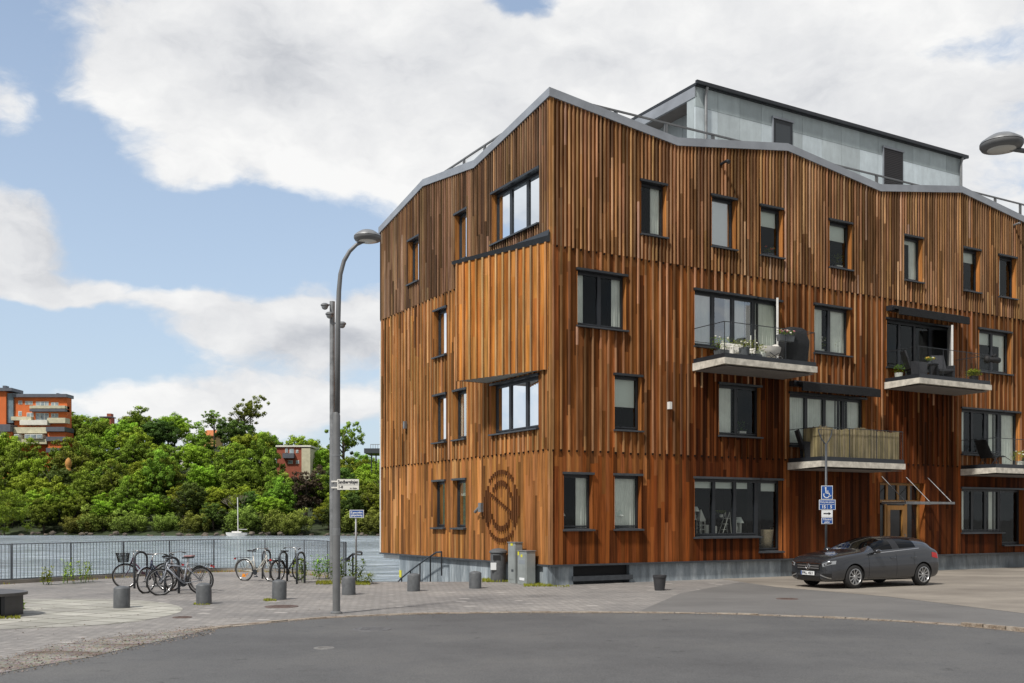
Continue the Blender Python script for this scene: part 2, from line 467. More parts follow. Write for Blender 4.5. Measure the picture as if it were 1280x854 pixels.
# window and door groups of the balconies: (a0, a_split, a1, sill, door floor, head)
BAL = [(5.37, 8.02, 9.12, 7.36, 6.95, 9.24, 'wide'), (9.5, 12.25, 13.2, 4.35, 3.95, 6.22, 'full'), (14.3, 16.9, 17.95, 7.36, 6.95, 9.2, 'none'), (18.5, 21.0, 22.1, 4.35, 3.95, 6.2, 'sides'),
       (5.37, 8.14, 9.15, 1.3, .80, 3.28, 'none'), (18.5, 21.0, 22.3, 1.35, .85, 3.15, 'sides')]
opR = [(w['a0'], w['a1'], w['z0'], w['z1']) for w in RWIN]
for b_ in BAL:
    opR.append((b_[0], b_[1], b_[3], b_[5])); opR.append((b_[1], b_[2], b_[4], b_[5]))
ENT = (13.95, 16.4, .60, 3.24)
opR.append(ENT)
VENT = (tR(718), tR(788))
# ---- openings, left facade (a0 is nearer the corner)
def LW(x0, x1, fl, **kw): return dict(a0=sL(x1), a1=sL(x0), z0=SILLS[fl], z1=HEADS[fl], **kw)
LWIN = [LW(511.5, 525, 3, cur='full', glass='b'), LW(569.5, 585, 3, cur='full', glass='b'), LW(616, 675, 3, panes=(1, 1.15, 1), blind=1, glass='b'),
        LW(543.5, 559, 2, cur='full', glass='b'), LW(543, 558.5, 1, cur='sides', glass='b'), LW(568, 584, 1, cur='sides'), LW(615, 674, 1, panes=(1, 1.15, 1), cur='none', glass='b'),
        LW(542, 557, 0), LW(567, 583, 0, blind=.3)]
LWIN[6]['z1'] = 6.24
opL = [(w['a0'], w['a1'], w['z0'], w['z1']) for w in LWIN]

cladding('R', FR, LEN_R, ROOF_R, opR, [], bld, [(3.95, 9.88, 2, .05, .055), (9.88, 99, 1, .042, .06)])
cladding('L', FL, LEN_L, ROOF_L, opL, [3.95, 9.8], bld, [(3.97, 9.78, 2, .055, .055), (9.78, 99, 1, .042, .06)])
# corner boards
mb = MB()
for (z0, z1) in ((ZB, 3.1), (3.1, 6.7), (6.7, 10.4), (10.4, 14.2)):
    mb.tint = rnd((.42, .21, .085))
    p = [FR(-.04, .03, 0), FR(.09, .03, 0), FR(.09, -.05, 0), FL(.09, -.05, 0), FL(.09, .03, 0)]
    mb.prism([(q[0], q[1]) for q in (FR(-.03, .03, 0), FR(.07, .03, 0), FR(.07, -.03, 0), FR(-.03, -.07, 0))], z0, z1)
mb.build('corner_board', m_wood, bld)

for w in RWIN + LWIN:
    FF = FR if w in RWIN else FL
    w = dict(w); g = w.pop('glass', None)
    window(FF, bld, glass=m_glass_bright if g == 'b' else m_glass, **w)
for k, (a0, am, a1, zs, zd, zh, cur) in enumerate(BAL):
    window(FR, bld, a0, am, zs, zh, panes=(1, 1, 1), cur=cur, blind=.13 if k == 4 else 0, glass=m_glass_bright if k == 0 else m_glass)
    window(FR, bld, am, a1, zd, zh, panes=(1,), cur='none' if k in (2, 4, 5) else 'full', name='balcony_door', sill=(k > 3), hood=True, blind=.13 if k == 4 else 0)
# door leaves standing open, white edge towards the street
for (a, z0, z1) in ((9.04, 6.97, 9.15), (17.86, 6.97, 9.1)):
    mb = MB(FR); mb.prism([(a + .06, -.12), (a, -.12), (a - .66, .54), (a - .60, .58)], z0, z1); lf = mb.build('open_door_leaf', m_white, bld)
# bay : wedge that leaves the wall at the corner and swells towards the water side
S1, O1, ZB0, ZB1 = 3.70, 1.16, 6.28, 9.96
def FB(u, d, z):   # along the bay face from corner, d out of the face
    ax, ao = lerp(0.03, S1, u), lerp(.05, O1, u)
    L = math.hypot(S1, O1); return FL(ax - d * O1 / L, ao + d * S1 / L, z)
mb = MB(FB); bt = MB(FB); nb = 27
for i in range(nb):
    u0, u1 = i / nb, (i + 1) / nb; j = ZB0 + rng.uniform(.8, 3.2)
    for (z0, z1) in ((ZB0, j), (j, ZB1)):
        mb.tint = rnd(rng.choice([(.50, .20, .045), (.54, .23, .06), (.40, .15, .035), (.46, .22, .07)])); mb.poly([(u0, 0, z0), (u1, 0, z0), (u1, 0, z1), (u0, 0, z1)])
    if i % 2 == 0:
        um = (u0 + u1) / 2; w = .0078; bt.tint = rnd(rng.choice([(.52, .33, .15), (.44, .29, .16), (.5, .26, .1)]))
        bt.box(um - w, um + w, 0.001, .07, ZB0 - .02, ZB1)
mb2 = MB(FL); mb2.tint = (.40, .17, .05)
mb2.poly([(S1, O1, ZB0), (S1 + .04, 0, ZB0), (S1 + .04, 0, ZB1), (S1, O1, ZB1)])
mb.build('bay_boards', m_wood, bld, recalc=False); bt.build('bay_battens', m_wood, bld); mb2.build('bay_side', m_wood, bld)
mb = MB(FL); mb.prism([(0.03, .035), (S1, O1 - .01), (S1 + .04, 0.015)], ZB0 + .01, ZB0 + .05); mb.build('bay_soffit', M('bay_soffit_grey', (.30, .32, .31), .8), bld)
mb = MB(FL)
mb.hexa([(-.06, .05, ZB1), (S1 + .12, O1 + .08, ZB1), (S1 + .16, .07, ZB1), (-.06, .045, ZB1), (-.06, .12, ZB1 + .16), (S1 + .12, O1 + .12, ZB1 + .10), (S1 + .16, .07, ZB1 + .40), (-.06, .07, ZB1 + .34)])
mb.build('bay_ledge', m_dark, bld)

# emblem of dark upright slats
mb = MB(FL); ec, ez = 2.83, 2.33; rr = 1.14
x = -1.08
while x < 1.1:
    q = math.sqrt(max(0, rr * rr - x * x)); segs = []
    inn = math.sqrt(max(0, .98 ** 2 - x * x)) if abs(x) < .98 else 0
    if abs(x) < .80:
        segs += [(q - .13, q), (-q, -q + .13)]
        if abs(x) < .62:
            q2 = math.sqrt(.66 ** 2 - x * x) ; segs += [(q2 - .02, q2 + .15)] if x > -.5 else []
            segs += [(-q2 - .14, -q2 + .04)]
            segs += [(-x * .45 + .02, -x * .45 + .13)]
        elif x < 0: segs += [(-.5, .45)]
        else: segs += [(-.45, .3)]
    else: segs += [(-q * .85, q * .85)]
    mb.tint = (.16, .068, .026)
    for (p, r_) in segs: mb.box(ec - x - .024, ec - x + .024, .012, .07, ez + p, ez + r_)
    x += .12
mb.build('emblem', m_wood, bld)
# small fixtures on the walls
mb = MB(FL); a = sL(605); mb.box(a - .09, a + .09, .05, .17, 2.15, 2.45); mb.tube([(a + .1, .12, 2.3), (a + .35, .14, 2.15)], .05, 8); mb.build('wall_fixture', m_steel, bld)
mb = MB(FL); a = sL(509.5); mb.box(a - .06, a + .06, .06, .16, zL(509.5, 536), zL(509.5, 527)); mb.build('wall_fixture', m_steel, bld)
mb = MB(FR); a = tR(834); mb.box(a - .05, a + .05, .06, .18, zR(834, 512), zR(834, 503)); mb.build('wall_lamp', m_white, bld)
mb = MB(FR); a = tR(900); z = zR(900, 206); mb.tube([(a, .04, z), (a, .3, z + .03)], .045, 8); mb.tube([(a + .03, .3, z + .03), (a + .02, .4, z - .03)], .06, 8); mb.build('wall_camera', m_dark, bld)
mb = MB(FR); a = tR(1266); z = zR(1266, 282); mb.tube([(a, .04, z), (a, .3, z + .03)], .045, 8); mb.build('wall_camera', m_steel, bld)

# plinth, drip flashing
def plinth(FF, L, z0, skip=None, ends=0):
    mb = MB(FF); a = 0.06
    while a < L:
        b_ = min(L, a + 1.25 * rng.uniform(.96, 1.04)); k = rng.uniform(.82, 1.15); mb.tint = (k, k, k)
        if not (skip and skip[0] < (a + b_) / 2 < skip[1]): mb.box(a + .004, b_ - .004, -.30, -.06, z0, ZB - .03)
        else: mb.box(a + .004, b_ - .004, -.30, -.06, z0, .14)
        a = b_
    mb.tint = (.6, .6, .6); mb.box(.05, L - .05, -.32, -.075, z0, ZB - .035)
    return mb
plinth(FL, 10.9, -2.4).build('plinth', m_plinth, bld)
a_v0, a_v1 = VENT
mb = MB(FR)
a = -.0
for (a, b_) in ((0, a_v0 / 1), (a_v1, a_v1 + 1.2), (a_v1 + 1.2, a_v1 + 2.5), (a_v1 + 2.5, a_v1 + 3.7), (a_v1 + 3.7, a_v1 + 5), (a_v1 + 5, a_v1 + 6.3), (a_v1 + 6.3, a_v1 + 7.6), (a_v1 + 7.6, 13.9), (16.45, 17.6), (17.6, 18.9), (18.9, 20.2), (20.2, 21.5), (21.5, 22.8), (22.8, 24.1), (24.1, 27)):
    k = rng.uniform(.85, 1.1); k *= 1 if a < 9 else .6; mb.tint = (k, k, k); mb.box(a + (.004 if a else -.06), b_ - .004, -.30, -.06, -.5, ZB - .03)
mb.tint = (.35, .35, .35); mb.box(.02, 13.9, -.34, -.31, -.5, ZB - .035); mb.box(16.45, 27, -.34, -.31, -.5, ZB - .035)
mb.build('plinth', m_plinth, bld)
mb = MB(FR); mb.box(a_v0 - .02, a_v1 + .02, -.28, -.2, .2, ZB - .06); mb.build('vent_opening', m_black, bld)
mb = MB(FR); mb.box(a_v0 - .04, a_v1 + .05, -.2, .06, .10, .24); mb.build('vent_sill', m_darkgrey, bld)
mb = MB(FR); mb.box(-.03, 13.9, -.2, .075, ZB - .055, ZB - .002); mb.box(16.45, LEN_R, -.2, .075, ZB - .055, ZB - .002); mb.build('drip_flashing', m_darkgrey, bld)
mb = MB(FL); mb.box(.0, LEN_L, -.2, .07, ZB - .055, ZB - .002); mb.build('drip_flashing', m_darkgrey, bld)
# overhanging end above the water, closing walls and the back
mb = MB(FL); mb.tint = (.4, .4, .4)
mb.box(10.9, LEN_L - .05, -9.8, -.1, .38, ZB - .04); mb.build('overhang_soffit', m_white, bld)
mb = MB(FL); mb.tint = (.2, .11, .06)
mb.poly([(LEN_L, 0, ZB), (LEN_L, -12, ZB), (LEN_L, -12, 13.3), (LEN_L, 0, 13.27)])
mb.build('end_wall', m_wood, bld, recalc=False)
mb = MB(FL); mb.box(LEN_L - .02, LEN_L + .07, -.25, .02, ZB, 9.0); mb.build('edge_trim', m_white, bld)
mb = MB(FR); mb.tint = (.2, .11, .06)
mb.poly([(0, -12.4, ZB), (LEN_R, -12.4, ZB), (LEN_R, -12.4, 13.3), (0, -12.4, 13.3)])
mb.poly([(LEN_R, 0, 0), (LEN_R, -12.4, 0), (LEN_R, -12.4, 13.3), (LEN_R, 0, 13.7)])
mb.build('rear_wall', m_wood, bld, recalc=False)
mb = MB(FR); mb.box(1.6, LEN_R - .2, -1.56, -1.5, .05, 12.84); mb.box(1.6, 1.66, -11, -1.57, .05, 12.84); mb.build('light_leak_wall', m_room, bld)  # dark wall added behind the rooms to block light through board gaps
mb = MB(FR); mb.box(.3, LEN_R - .1, -12.3, -.3, 12.85, 13.0); mb.build('roof_deck', m_soffit, bld)
# parapet capping
def capping(FF, roof, sgn):
    mb = MB(FF)
    for (a0, z0), (a1, z1) in zip(roof, roof[1:]):
        eo = -.09 if a0 == 0 else 0; ei = .45 if a0 == 0 else 0; e1 = .04 if a1 == roof[-1][0] else 0
        zi = z0 + (z1 - z0) * ei / (a1 - a0)
        mb.hexa([(a0 + eo, .09, z0 - .05), (a1 + e1, .09, z1 - .05), (a1 + e1, -.45, z1 - .05), (a0 + ei, -.45, zi - .05),
                 (a0 + eo, .09, z0 + .20), (a1 + e1, .09, z1 + .20), (a1 + e1, -.45, z1 + .24), (a0 + ei, -.45, zi + .24)])
        mb.hexa([(a0, -.44, 12.9), (a1, -.44, 12.9), (a1, -.36, 12.9), (a0, -.36, 12.9), (a0, -.44, z0 - .06), (a1, -.44, z1 - .06), (a1, -.36, z1 - .06), (a0, -.36, z0 - .06)])
    return mb
capping(FR, ROOF_R, 1).build('parapet_capping', m_roofmetal, bld)
capping(FL, ROOF_L, 1).build('parapet_capping', m_roofmetal, bld)
# roof terrace railing
def railing(FF, a0, a1, off, zt, step, glass=True):
    mb = MB(FF); mb.box(a0, a1, -off - .03, -off + .03, zt - .05, zt)
    mb.box(a0, a1, -off - .02, -off + .02, zt - .85, zt - .81)
    n = max(1, int(round((a1 - a0) / step)))
    for k in range(n + 1):
        a = lerp(a0, a1, k / n); mb.box(a - .03, a + .03, -off - .025, -off + .025, 13.0, zt - .05); mb.box(a - .10, a - .06, -off - .02, -off + .02, zt - .81, zt - .05)
    r = mb.build('roof_railing', m_pole, bld)
    g = MB(FF); g.poly([(a0, -off - .035, zt - .8), (a1, -off - .035, zt - .8), (a1, -off - .035, zt - .06), (a0, -off - .035, zt - .06)]); g.build('glass_panel', m_balglass, r, recalc=False)
railing(FR, 1.0, 18.8, .85, 14.67, 1.95)
railing(FR, 20.2, 26.8, .85, 14.95, 1.6)
railing(FL, 1.0, 8.6, .85, 14.68, 1.55)
mb = MB(FL); mb.tube([(11.0, -1.2, 13.0), (11.0, -1.2, 14.2)], .06, 8); mb.ball((11.0, -1.2, 14.35), .17, 10, 1.3); mb.build('roof_vent', m_dark, bld)

# penthouse
PB = 2.5
pa0, pa1, pz = tR(869, -PB), tR(1203, -PB), 17.08
mb = MB(FR)
W = 1.02; n = int((pa1 - pa0) / W); W = (pa1 - pa0) / n
pw = [(tR(966, -PB), tR(990, -PB), 15.2, 16.6), (tR(1104, -PB), tR(1128, -PB), 13.9, 16.6)]
rows = [(13.0, 13.85), (13.85, 15.1), (15.1, 16.3), (16.3, 17.0)]
for i in range(n):
    for j, (z0, z1) in enumerate(rows):
        k = rng.uniform(.88, 1.1); base = (.68, .77, .81) if j < 3 else (.44, .51, .52)
        if rng.random() < .15 and j < 3: base = (.55, .62, .64)
        mb.tint = tuple(c * k for c in base)
        a0, a1 = pa0 + i * W, pa0 + (i + 1) * W
        mb.box(a0 + .006, a1 - .006, -PB - .05, -PB, z0 + .006, z1 - .006)
mb.tint = (.12, .13, .14); mb.box(pa0 + .4, pa1 - .01, -PB - .3, -PB - .055, 13, 17.0)
ks = .42
mb.tint = (.44, .50, .52)
for j in range(6): mb.box(pa0 + .9, pa0 + .95, -PB - 8.5 + j * 1.35, -PB - 8.5 + (j + 1) * 1.35 - .012, 13, 16.9)
mb.box(pa0 + .005, pa0 + .35, -PB - .45, -PB - .055, 13, 16.75)
mb.box(pa1 - .05, pa1, -PB - 8.5, -PB - .055, 13, 17)
ph = mb.build('penthouse', m_zinc, bld)
mb = MB(FR)
mb.box(pa0 - .03, pa1 + .08, -PB - 8.7, -PB + .10, 17.0, 17.10); mb.box(pa0 - .08, pa1 + .15, -PB + .10, -PB + .2, 17.02, 17.14)
mb.build('penthouse_roof', m_dark, ph)
mb = MB(FR); mb.box(pa0 - .02, pa0 + .08, -PB - 8.5, -PB - .0, 16.62, 16.995); mb.tint = (.3, .35, .37)
mb.build('penthouse_fascia', m_roofmetal, ph)
mb = MB(FR); mb.box(pa0 + .085, pa0 + .89, -PB - 8.4, -PB - .46, 16.7, 16.76); mb.build('penthouse_soffit', m_soffit, ph)
for a in (pa0 + .42, pa1 - .2):
    mb = MB(FR); mb.tube([(a, -PB + .15, 17.0), (a, -PB + .08, 16.8), (a, -PB + .08, 13.1)], .055, 10); mb.build('downpipe', m_steel, ph)
a0, a1, z0, z1 = pw[0]
mb = MB(FR); mb.box(a0, a1, -PB + .002, -PB + .03, z0, z1); f_ = mb.build('window', m_dark, ph)
mb = MB(FR); mb.box(a0 - .06, a1 + .06, -PB + .002, -PB + .07, z1, z1 + .07); mb.box(a0 - .06, a0, -PB + .002, -PB + .05, z0, z1); mb.build('window_surround', m_roofmetal, ph)
mb = MB(FR); mb.box(a0 + .12, a1 - .12, -PB + .031, -PB + .034, z0 + .1, z1 - .15); mb.build('pane', M('dark_pane', (.05, .06, .07), .1, 0), f_)
a0, a1, z0, z1 = pw[1]
mb = MB(FR); mb.box(a0, a1, -PB + .002, -PB + .03, z0, z1)
z = z0
while z < z1: mb.box(a0 + .03, a1 - .03, -PB + .031, -PB + .045, z + .01, z + .05); z += .07
mb.build('shutter', M('shutter_brown', (.045, .042, .045), .6), ph)
mb = MB(FR); mb.box(a0 - .06, a1 + .06, -PB + .002, -PB + .07, z1, z1 + .07); mb.box(a0 - .06, a0, -PB + .002, -PB + .05, z0, z1); mb.build('window_surround', m_roofmetal, ph)
mb = MB(FR); mb.box(pa1 + .0, pa1 + .7, -PB - 1.5, -PB - .8, 15.7, 15.78); mb.build('side_canopy', m_dark, ph)

# balconies
m_reed, nt, b = newmat('reed_mat')
at = N(nt, 'ShaderNodeAttribute'); at.attribute_name = 'tint'
c = mixc(nt, (.30, .245, .15), at.outputs['Color']); c = mixc(nt, c, ramp(nt, noise_n(nt, coords(nt, 'Object', (2, 2, .8)), 1.6, 5, .6), [(.3, (.6, .62, .6)), (.7, (1.3, 1.28, 1.2))]))
c = mixc(nt, c, ramp(nt, noise_n(nt, coords(nt, 'Object', (40, 40, 1.2)), 1, 3, .6), [(.3, .6), (.7, 1.35)]))
nt.links.new(c, b.inputs['Base Color']); b.inputs['Roughness'].default_value = .9
BALC = [(5.3, 9.24, 6.86), (9.42, 13.48, 3.84), (14.2, 18.2, 6.86), (18.45, 22.45, 3.84)]
for k, (a0, a1, z) in enumerate(BALC):
    mb = MB(FR)
    mb.hexa([(a0, .015, z - .26), (a1, .015, z - .26), (a1, 1.5, z - .21), (a0, 1.5, z - .21), (a0, .015, z - .02), (a1, .015, z - .02), (a1, 1.5, z - .02), (a0, 1.5, z - .02)])
    s = mb.build('balcony', m_concrete, bld)
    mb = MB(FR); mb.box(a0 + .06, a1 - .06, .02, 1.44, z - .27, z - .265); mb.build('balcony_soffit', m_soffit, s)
    mb = MB(FR); mb.box(a0 + .03, a1 - .03, 1.38, 1.47, z - .018, z + .12); mb.box(a0 + .03, a0 + .10, .02, 1.378, z - .018, z + .12); mb.box(a1 - .10, a1 - .03, .02, 1.378, z - .018, z + .12)
    mb.build('balcony_edge', m_dark, s)
    mb = MB(FR)
    mb.tube([(a0 + .06, .03, z + 1.08), (a0 + .06, 1.43, z + 1.08), (a1 - .06, 1.43, z + 1.08), (a1 - .06, .03, z + 1.08)], .013, 6)
    n = 3
    for j in range(n + 1):
        a = lerp(a0 + .06, a1 - .06, j / n)
        mb.tube([(a, 1.43, z + .1), (a, 1.43, z + 1.08)], .013, 6)
    mb.build('balustrade_rail', m_dark, s)
    mb = MB(FR)
    mb.poly([(a0 + .06, 1.45, z + .12), (a1 - .06, 1.45, z + .12), (a1 - .06, 1.45, z + 1.07), (a0 + .06, 1.45, z + 1.07)])
    mb.poly([(a0 + .045, .03, z + .12), (a0 + .045, 1.44, z + .12), (a0 + .045, 1.44, z + 1.07), (a0 + .045, .03, z + 1.07)])
    mb.poly([(a1 - .045, .03, z + .12), (a1 - .045, 1.44, z + .12), (a1 - .045, 1.44, z + 1.07), (a1 - .045, .03, z + 1.07)])
    mb.build('balustrade_glass', m_balglass, s, recalc=False)
# awning cassettes
def awning(a0, a1, z):
    mb = MB(FR); mb.box(a0, a1, .06, .30, z - .12, z + .06); mb.build('awning_cassette', m_dark, bld)
    mb = MB(FR); mb.tint = (1, 1, 1)
    mb.hexa([(a0 + .12, .30, z - .05), (a1, .30, z - .05), (a1, .52, z - .12), (a0 + .12, .52, z - .12), (a0 + .12, .30, z + .04), (a1, .30, z + .04), (a1, .52, z - .02), (a0 + .12, .52, z - .02)])
    mb.box(a0 + .12, a1, .50, .56, z - .30, z - .03)
    mb.build('awning_valance', m_blackcloth, bld)
awning(9.45, 13.35, 6.50); awning(14.25, 18.25, 9.52)
# reed mat tied inside the second balustrade
a0, a1, z = BALC[1]
mb = MB(FR); path = [(a0 + .28, .45), (a0 + .25, 1.36), (a1 - .12, 1.37)]
pts = []
for (p, q) in zip(path, path[1:]):
    n = int(math.hypot(q[0] - p[0], q[1] - p[1]) / .045)
    for j in range(n): pts.append((lerp(p[0], q[0], j / n), lerp(p[1], q[1], j / n)))
pr = None
for i, (a, o) in enumerate(pts):
    zt = z + 1.07 + rng.uniform(-.02, .05) + .04 * math.sin(i * .13); oo = o + rng.uniform(-.006, .006)
    c = (mb.pt((a, oo, z + .13)), mb.pt((a, oo, zt)))
    k = rng.uniform(.6, 1.35); mb.tint = (k, k, k * rng.uniform(.8, 1.1))
    if pr: mb.face((pr[0], c[0], c[1], pr[1]))
    pr = c
tag(mb.build('reed_screen', m_reed, None, origin=FR(a0 + 2, 1.36, z), recalc=False), 'tan reed mat tied along the inside of the first floor balcony glass', 'reed screen')

# entrance
a0, a1, z0, z1 = ENT
mb = MB(FR)
o0, o1 = -.32, -.22
zt = 2.52
for a in (a0 + .0, a0 + .62, a0 + 1.22, a0 + 1.82, a1 - .10): mb.box(a, a + .10, o0, o1, zt + .10, z1 - .08)
mb.box(a0, a1, o0, o1 + .005, zt, zt + .10); mb.box(a0, a1, o0, o1 + .005, z1 - .08, z1)
for a in (a0, a0 + .55, a0 + 1.66, a1 - .10): mb.box(a, a + .10, o0, o1, .12, zt)
ef = mb.build('entrance_frame', m_ochre, bld)
mb = MB(FR); d0, d1 = a0 + .66, a0 + 1.65
mb.box(d0, d0 + .16, -.30, -.20, .14, 2.42); mb.box(d1 - .16, d1, -.30, -.20, .14, 2.42); mb.box(d0 + .16, d1 - .16, -.30, -.20, 2.26, 2.42); mb.box(d0 + .16, d1 - .16, -.30, -.20, .14, .5)
dr = mb.build('entrance_door', m_ochre, bld)
mb = MB(FR); mb.tube([(d1 - .08, -.19, 1.0), (d1 - .08, -.13, 1.0), (d1 - .08, -.13, 1.35), (d1 - .08, -.19, 1.35)], .015, 8); mb.build('handle', m_steel, dr)
m_darkglass = M('dark_glass', (.012, .013, .015), .06)
mb = MB(FR); mb.poly([(a0, -.27, .12), (a1, -.27, .12), (a1, -.27, z1), (a0, -.27, z1)]); mb.build('entrance_glass', m_darkglass, ef, recalc=False)
mb = MB(FR); mb.box(a0, a1, -.6, .25, -.1, .12); mb.build('entrance_step', m_concrete, bld)
mb = MB(FR)
mb.box(a0 + .05, 16.65, .05, .10, 2.46, 2.54); mb.box(a0 + .05, 16.65, 1.05, 1.10, 2.46, 2.54)
for a in (a0 + .05, a0 + .75, a0 + 1.4, a0 + 2.05, 16.6): mb.box(a, a + .05, .10, 1.05, 2.47, 2.53)
cn = mb.build('entrance_canopy', m_steel, bld)
mb = MB(FR); mb.box(a0 + .06, 16.64, .06, 1.09, 2.545, 2.56); mb.build('canopy_glass', m_balglass, cn)
for a in (a0 + .1, tR(1132), tR(1159)):
    mb = MB(FR); mb.tube([(a, .03, 3.45), (a, 1.02, 2.55)], .014, 6); mb.build('canopy_rod', m_steel, cn)
# ================================================================== ground, water, sky
# quay outline (camera side is land)
QUAY = [(-260, 5), (-60, 9), (-30, 15.5), (-21, 22.0), (-15.2, 30.3), (-13.5, 32.9), (-12.3, 35.0), (-11.2, 37.0), (-10.4, 37.55), (-9.2, 37.4), (-8.0, 36.9), (-7.0, 36.0), (-6.0, 34.4), (-5.2, 32.6)]
STAIR_Y = 31.35
e_end = FL(10.9, -.2, 0)
# paving sheet
m_pav, nt, b = newmat('concrete_pavers')
v = coords(nt, 'Object', (1, 1, 1), (0, 0, R(30)))
br = N(nt, 'ShaderNodeTexBrick'); nt.links.new(v, br.inputs['Vector'])
br.inputs['Color1'].default_value = (.228, .220, .213, 1); br.inputs['Color2'].default_value = (.30, .288, .276, 1); br.inputs['Mortar'].default_value = (.13, .123, .115, 1)
br.inputs['Scale'].default_value = 1.0; br.inputs['Brick Width'].default_value = .21; br.inputs['Row Height'].default_value = .14; br.inputs['Mortar Size'].default_value = .008; br.inputs['Bias'].default_value = -.1
v2 = coords(nt, 'Object', (1, 1, 1)); n1 = noise_n(nt, v2, .35, 6, .6); n2 = noise_n(nt, v2, 60, 2)
c = mixc(nt, br.outputs[0], ramp(nt, n1, [(.3, (.70, .70, .71)), (.7, (1.18, 1.15, 1.12))]))
c = mixc(nt, c, ramp(nt, n2, [(.3, .85), (.7, 1.13)]))
# scattered pale setts in a loose grid
b2 = N(nt, 'ShaderNodeTexBrick'); nt.links.new(coords(nt, 'Object', (1, 1, 1), (0, 0, R(30))), b2.inputs['Vector'])
b2.inputs['Color1'].default_value = (0, 0, 0, 1); b2.inputs['Color2'].default_value = (0, 0, 0, 1); b2.inputs['Mortar'].default_value = (1, 1, 1, 1)
vo = N(nt, 'ShaderNodeTexVoronoi'); vo.inputs['Scale'].default_value = .95; vo.inputs['Randomness'].default_value = .25
nt.links.new(coords(nt, 'Object', (.75, 1.5, 1), (0, 0, R(-5))), vo.inputs['Vector'])
sp = ramp(nt, vo.outputs['Distance'], [(.09, 1), (.115, 0)])
c = mixc(nt, c, (.50, .47, .44), mixc(nt, sp, (.75, .75, .75)), 'MIX')
nt.links.new(c, b.inputs['Base Color']); b.inputs['Roughness'].default_value = .85
bump(nt, b, br.outputs['Fac'], -.15, .005)

def sheet(name, pts, z, mat, kind='structure', **kw):
    mb = MB(); mb.poly([(p[0], p[1], z) for p in pts]); o = mb.build(name, mat, recalc=False)
    if o.data.polygons[0].normal.z < 0: o.data.flip_normals()
    tag(o, kind=kind); return o

outer = QUAY + [(-4.9, STAIR_Y), (-2.6, STAIR_Y - .05), (-1.0, STAIR_Y), (FL(4.8, .05, 0)[0], FL(4.8, .05, 0)[1]), FL(4.6, -.15, 0)[:2], FL(4.6, -6, 0)[:2], FR(30, -12, 0)[:2], (60, 70), (400, 250), (1500, 250), (1500, -1500), (-1500, -1500), (-1500, 5)]
mb = MB(); mb.poly([(p[0], p[1], 0) for p in outer]); g = mb.build('paved_ground', m_pav, recalc=False)
bmm = bmesh.new(); bmm.from_mesh(g.data); bmesh.ops.triangulate(bmm, faces=bmm.faces, ngon_method='EAR_CLIP'); bmm.to_mesh(g.data); bmm.free()
if g.data.polygons[0].normal.z < 0: g.data.flip_normals()
tag(g, kind='structure')
mb = MB(); m_quay = M('quay_wall_concrete', (.26, .245, .22), .9, 0, 1.2, .3)
ql = outer[:21]
for p, q in zip(ql, ql[1:]): mb.poly([(p[0], p[1], .0), (q[0], q[1], .0), (q[0], q[1], -3.2), (p[0], p[1], -3.2)])
tag(mb.build('quay_wall', m_quay, recalc=False), kind='structure')

# asphalt
m_asph, nt, b = newmat('asphalt')
v = coords(nt, 'Object'); n1 = noise_n(nt, v, .28, 6, .62); n2 = noise_n(nt, v, 45, 5, .8); n3 = noise_n(nt, coords(nt, 'Object', (.25, 1.6, 1), (0, 0, R(8))), .6, 5, .6)
c = ramp(nt, n1, [(.25, (.078, .078, .080)), (.5, (.106, .106, .107)), (.75, (.140, .138, .134))])
c = mixc(nt, c, ramp(nt, n2, [(.3, .6), (.7, 1.45)])); c = mixc(nt, c, ramp(nt, n3, [(.3, .95), (.7, 1.05)]))
n4 = noise_n(nt, coords(nt, 'Object', (1, 1, 1), (0, 0, 0), (7, 3, 0)), .9, 8, .7)
c = mixc(nt, c, ramp(nt, n4, [(.48, (1, 1, 1)), (.5, (.5, .5, .5)), (.52, (1, 1, 1))]), .22)
n6 = noise_n(nt, coords(nt, 'Object', (1, 1, 1), (0, 0, 0), (1, 9, 0)), 1.7, 5, .7); c = mixc(nt, c, ramp(nt, n6, [(.62, (1, 1, 1)), (.70, (.6, .6, .6))]))
n7 = noise_n(nt, coords(nt, 'Object', (1, 1, 1), (0, 0, 0), (4, 2, 0)), 14, 4, .8); c = mixc(nt, c, ramp(nt, n7, [(.66, (1, 1, 1)), (.74, (1.7, 1.65, 1.6))]))
nt.links.new(c, b.inputs['Base Color']); b.inputs['Roughness'].default_value = .8; b.inputs['Specular IOR Level'].default_value = .35
bump(nt, b, n2, .3, .004)
KERB = [(-7.4, 7.0), (-7.3, 10.5), (-6.75, 13.4), (-6.45, 15.1), (-5.9, 16.8), (-5.1, 18.25), (-4.3, 19.3), (-3.4, 20.1), (-2.0, 20.65), (-.6, 20.9), (1, 21.0), (2.6, 20.95), (4.0, 20.75), (5.3, 20.35), (6.5, 19.75), (7.5, 19.05), (8.3, 18.2), (8.85, 17.3), (9.15, 15.8), (9.25, 14), (9.3, 10), (9.4, 2), (9.5, -60)]
def smooth_path(pts, it=2):
    for _ in range(it):
        out = [pts[0]]
        for p, q in zip(pts, pts[1:]):
            out.append((p[0] * .75 + q[0] * .25, p[1] * .75 + q[1] * .25)); out.append((p[0] * .25 + q[0] * .75, p[1] * .25 + q[1] * .75))
        out.append(pts[-1]); pts = out
    return pts
KS = smooth_path(KERB)
road_pts = [(-9.5, -60), (-8.2, 4)] + KS
mb = MB(); cx_, cy_ = 1.2, 5.0
idx = [mb.pt((p[0], p[1], .004)) for p in road_pts]; ci = mb.pt((cx_, cy_, .004))
for k in range(len(idx) - 1): mb.face((ci, idx[k + 1], idx[k]))
mb.face((ci, idx[0], idx[-1]))
rd = mb.build('road', m_asph, recalc=False)
for p in rd.data.polygons:
    pass
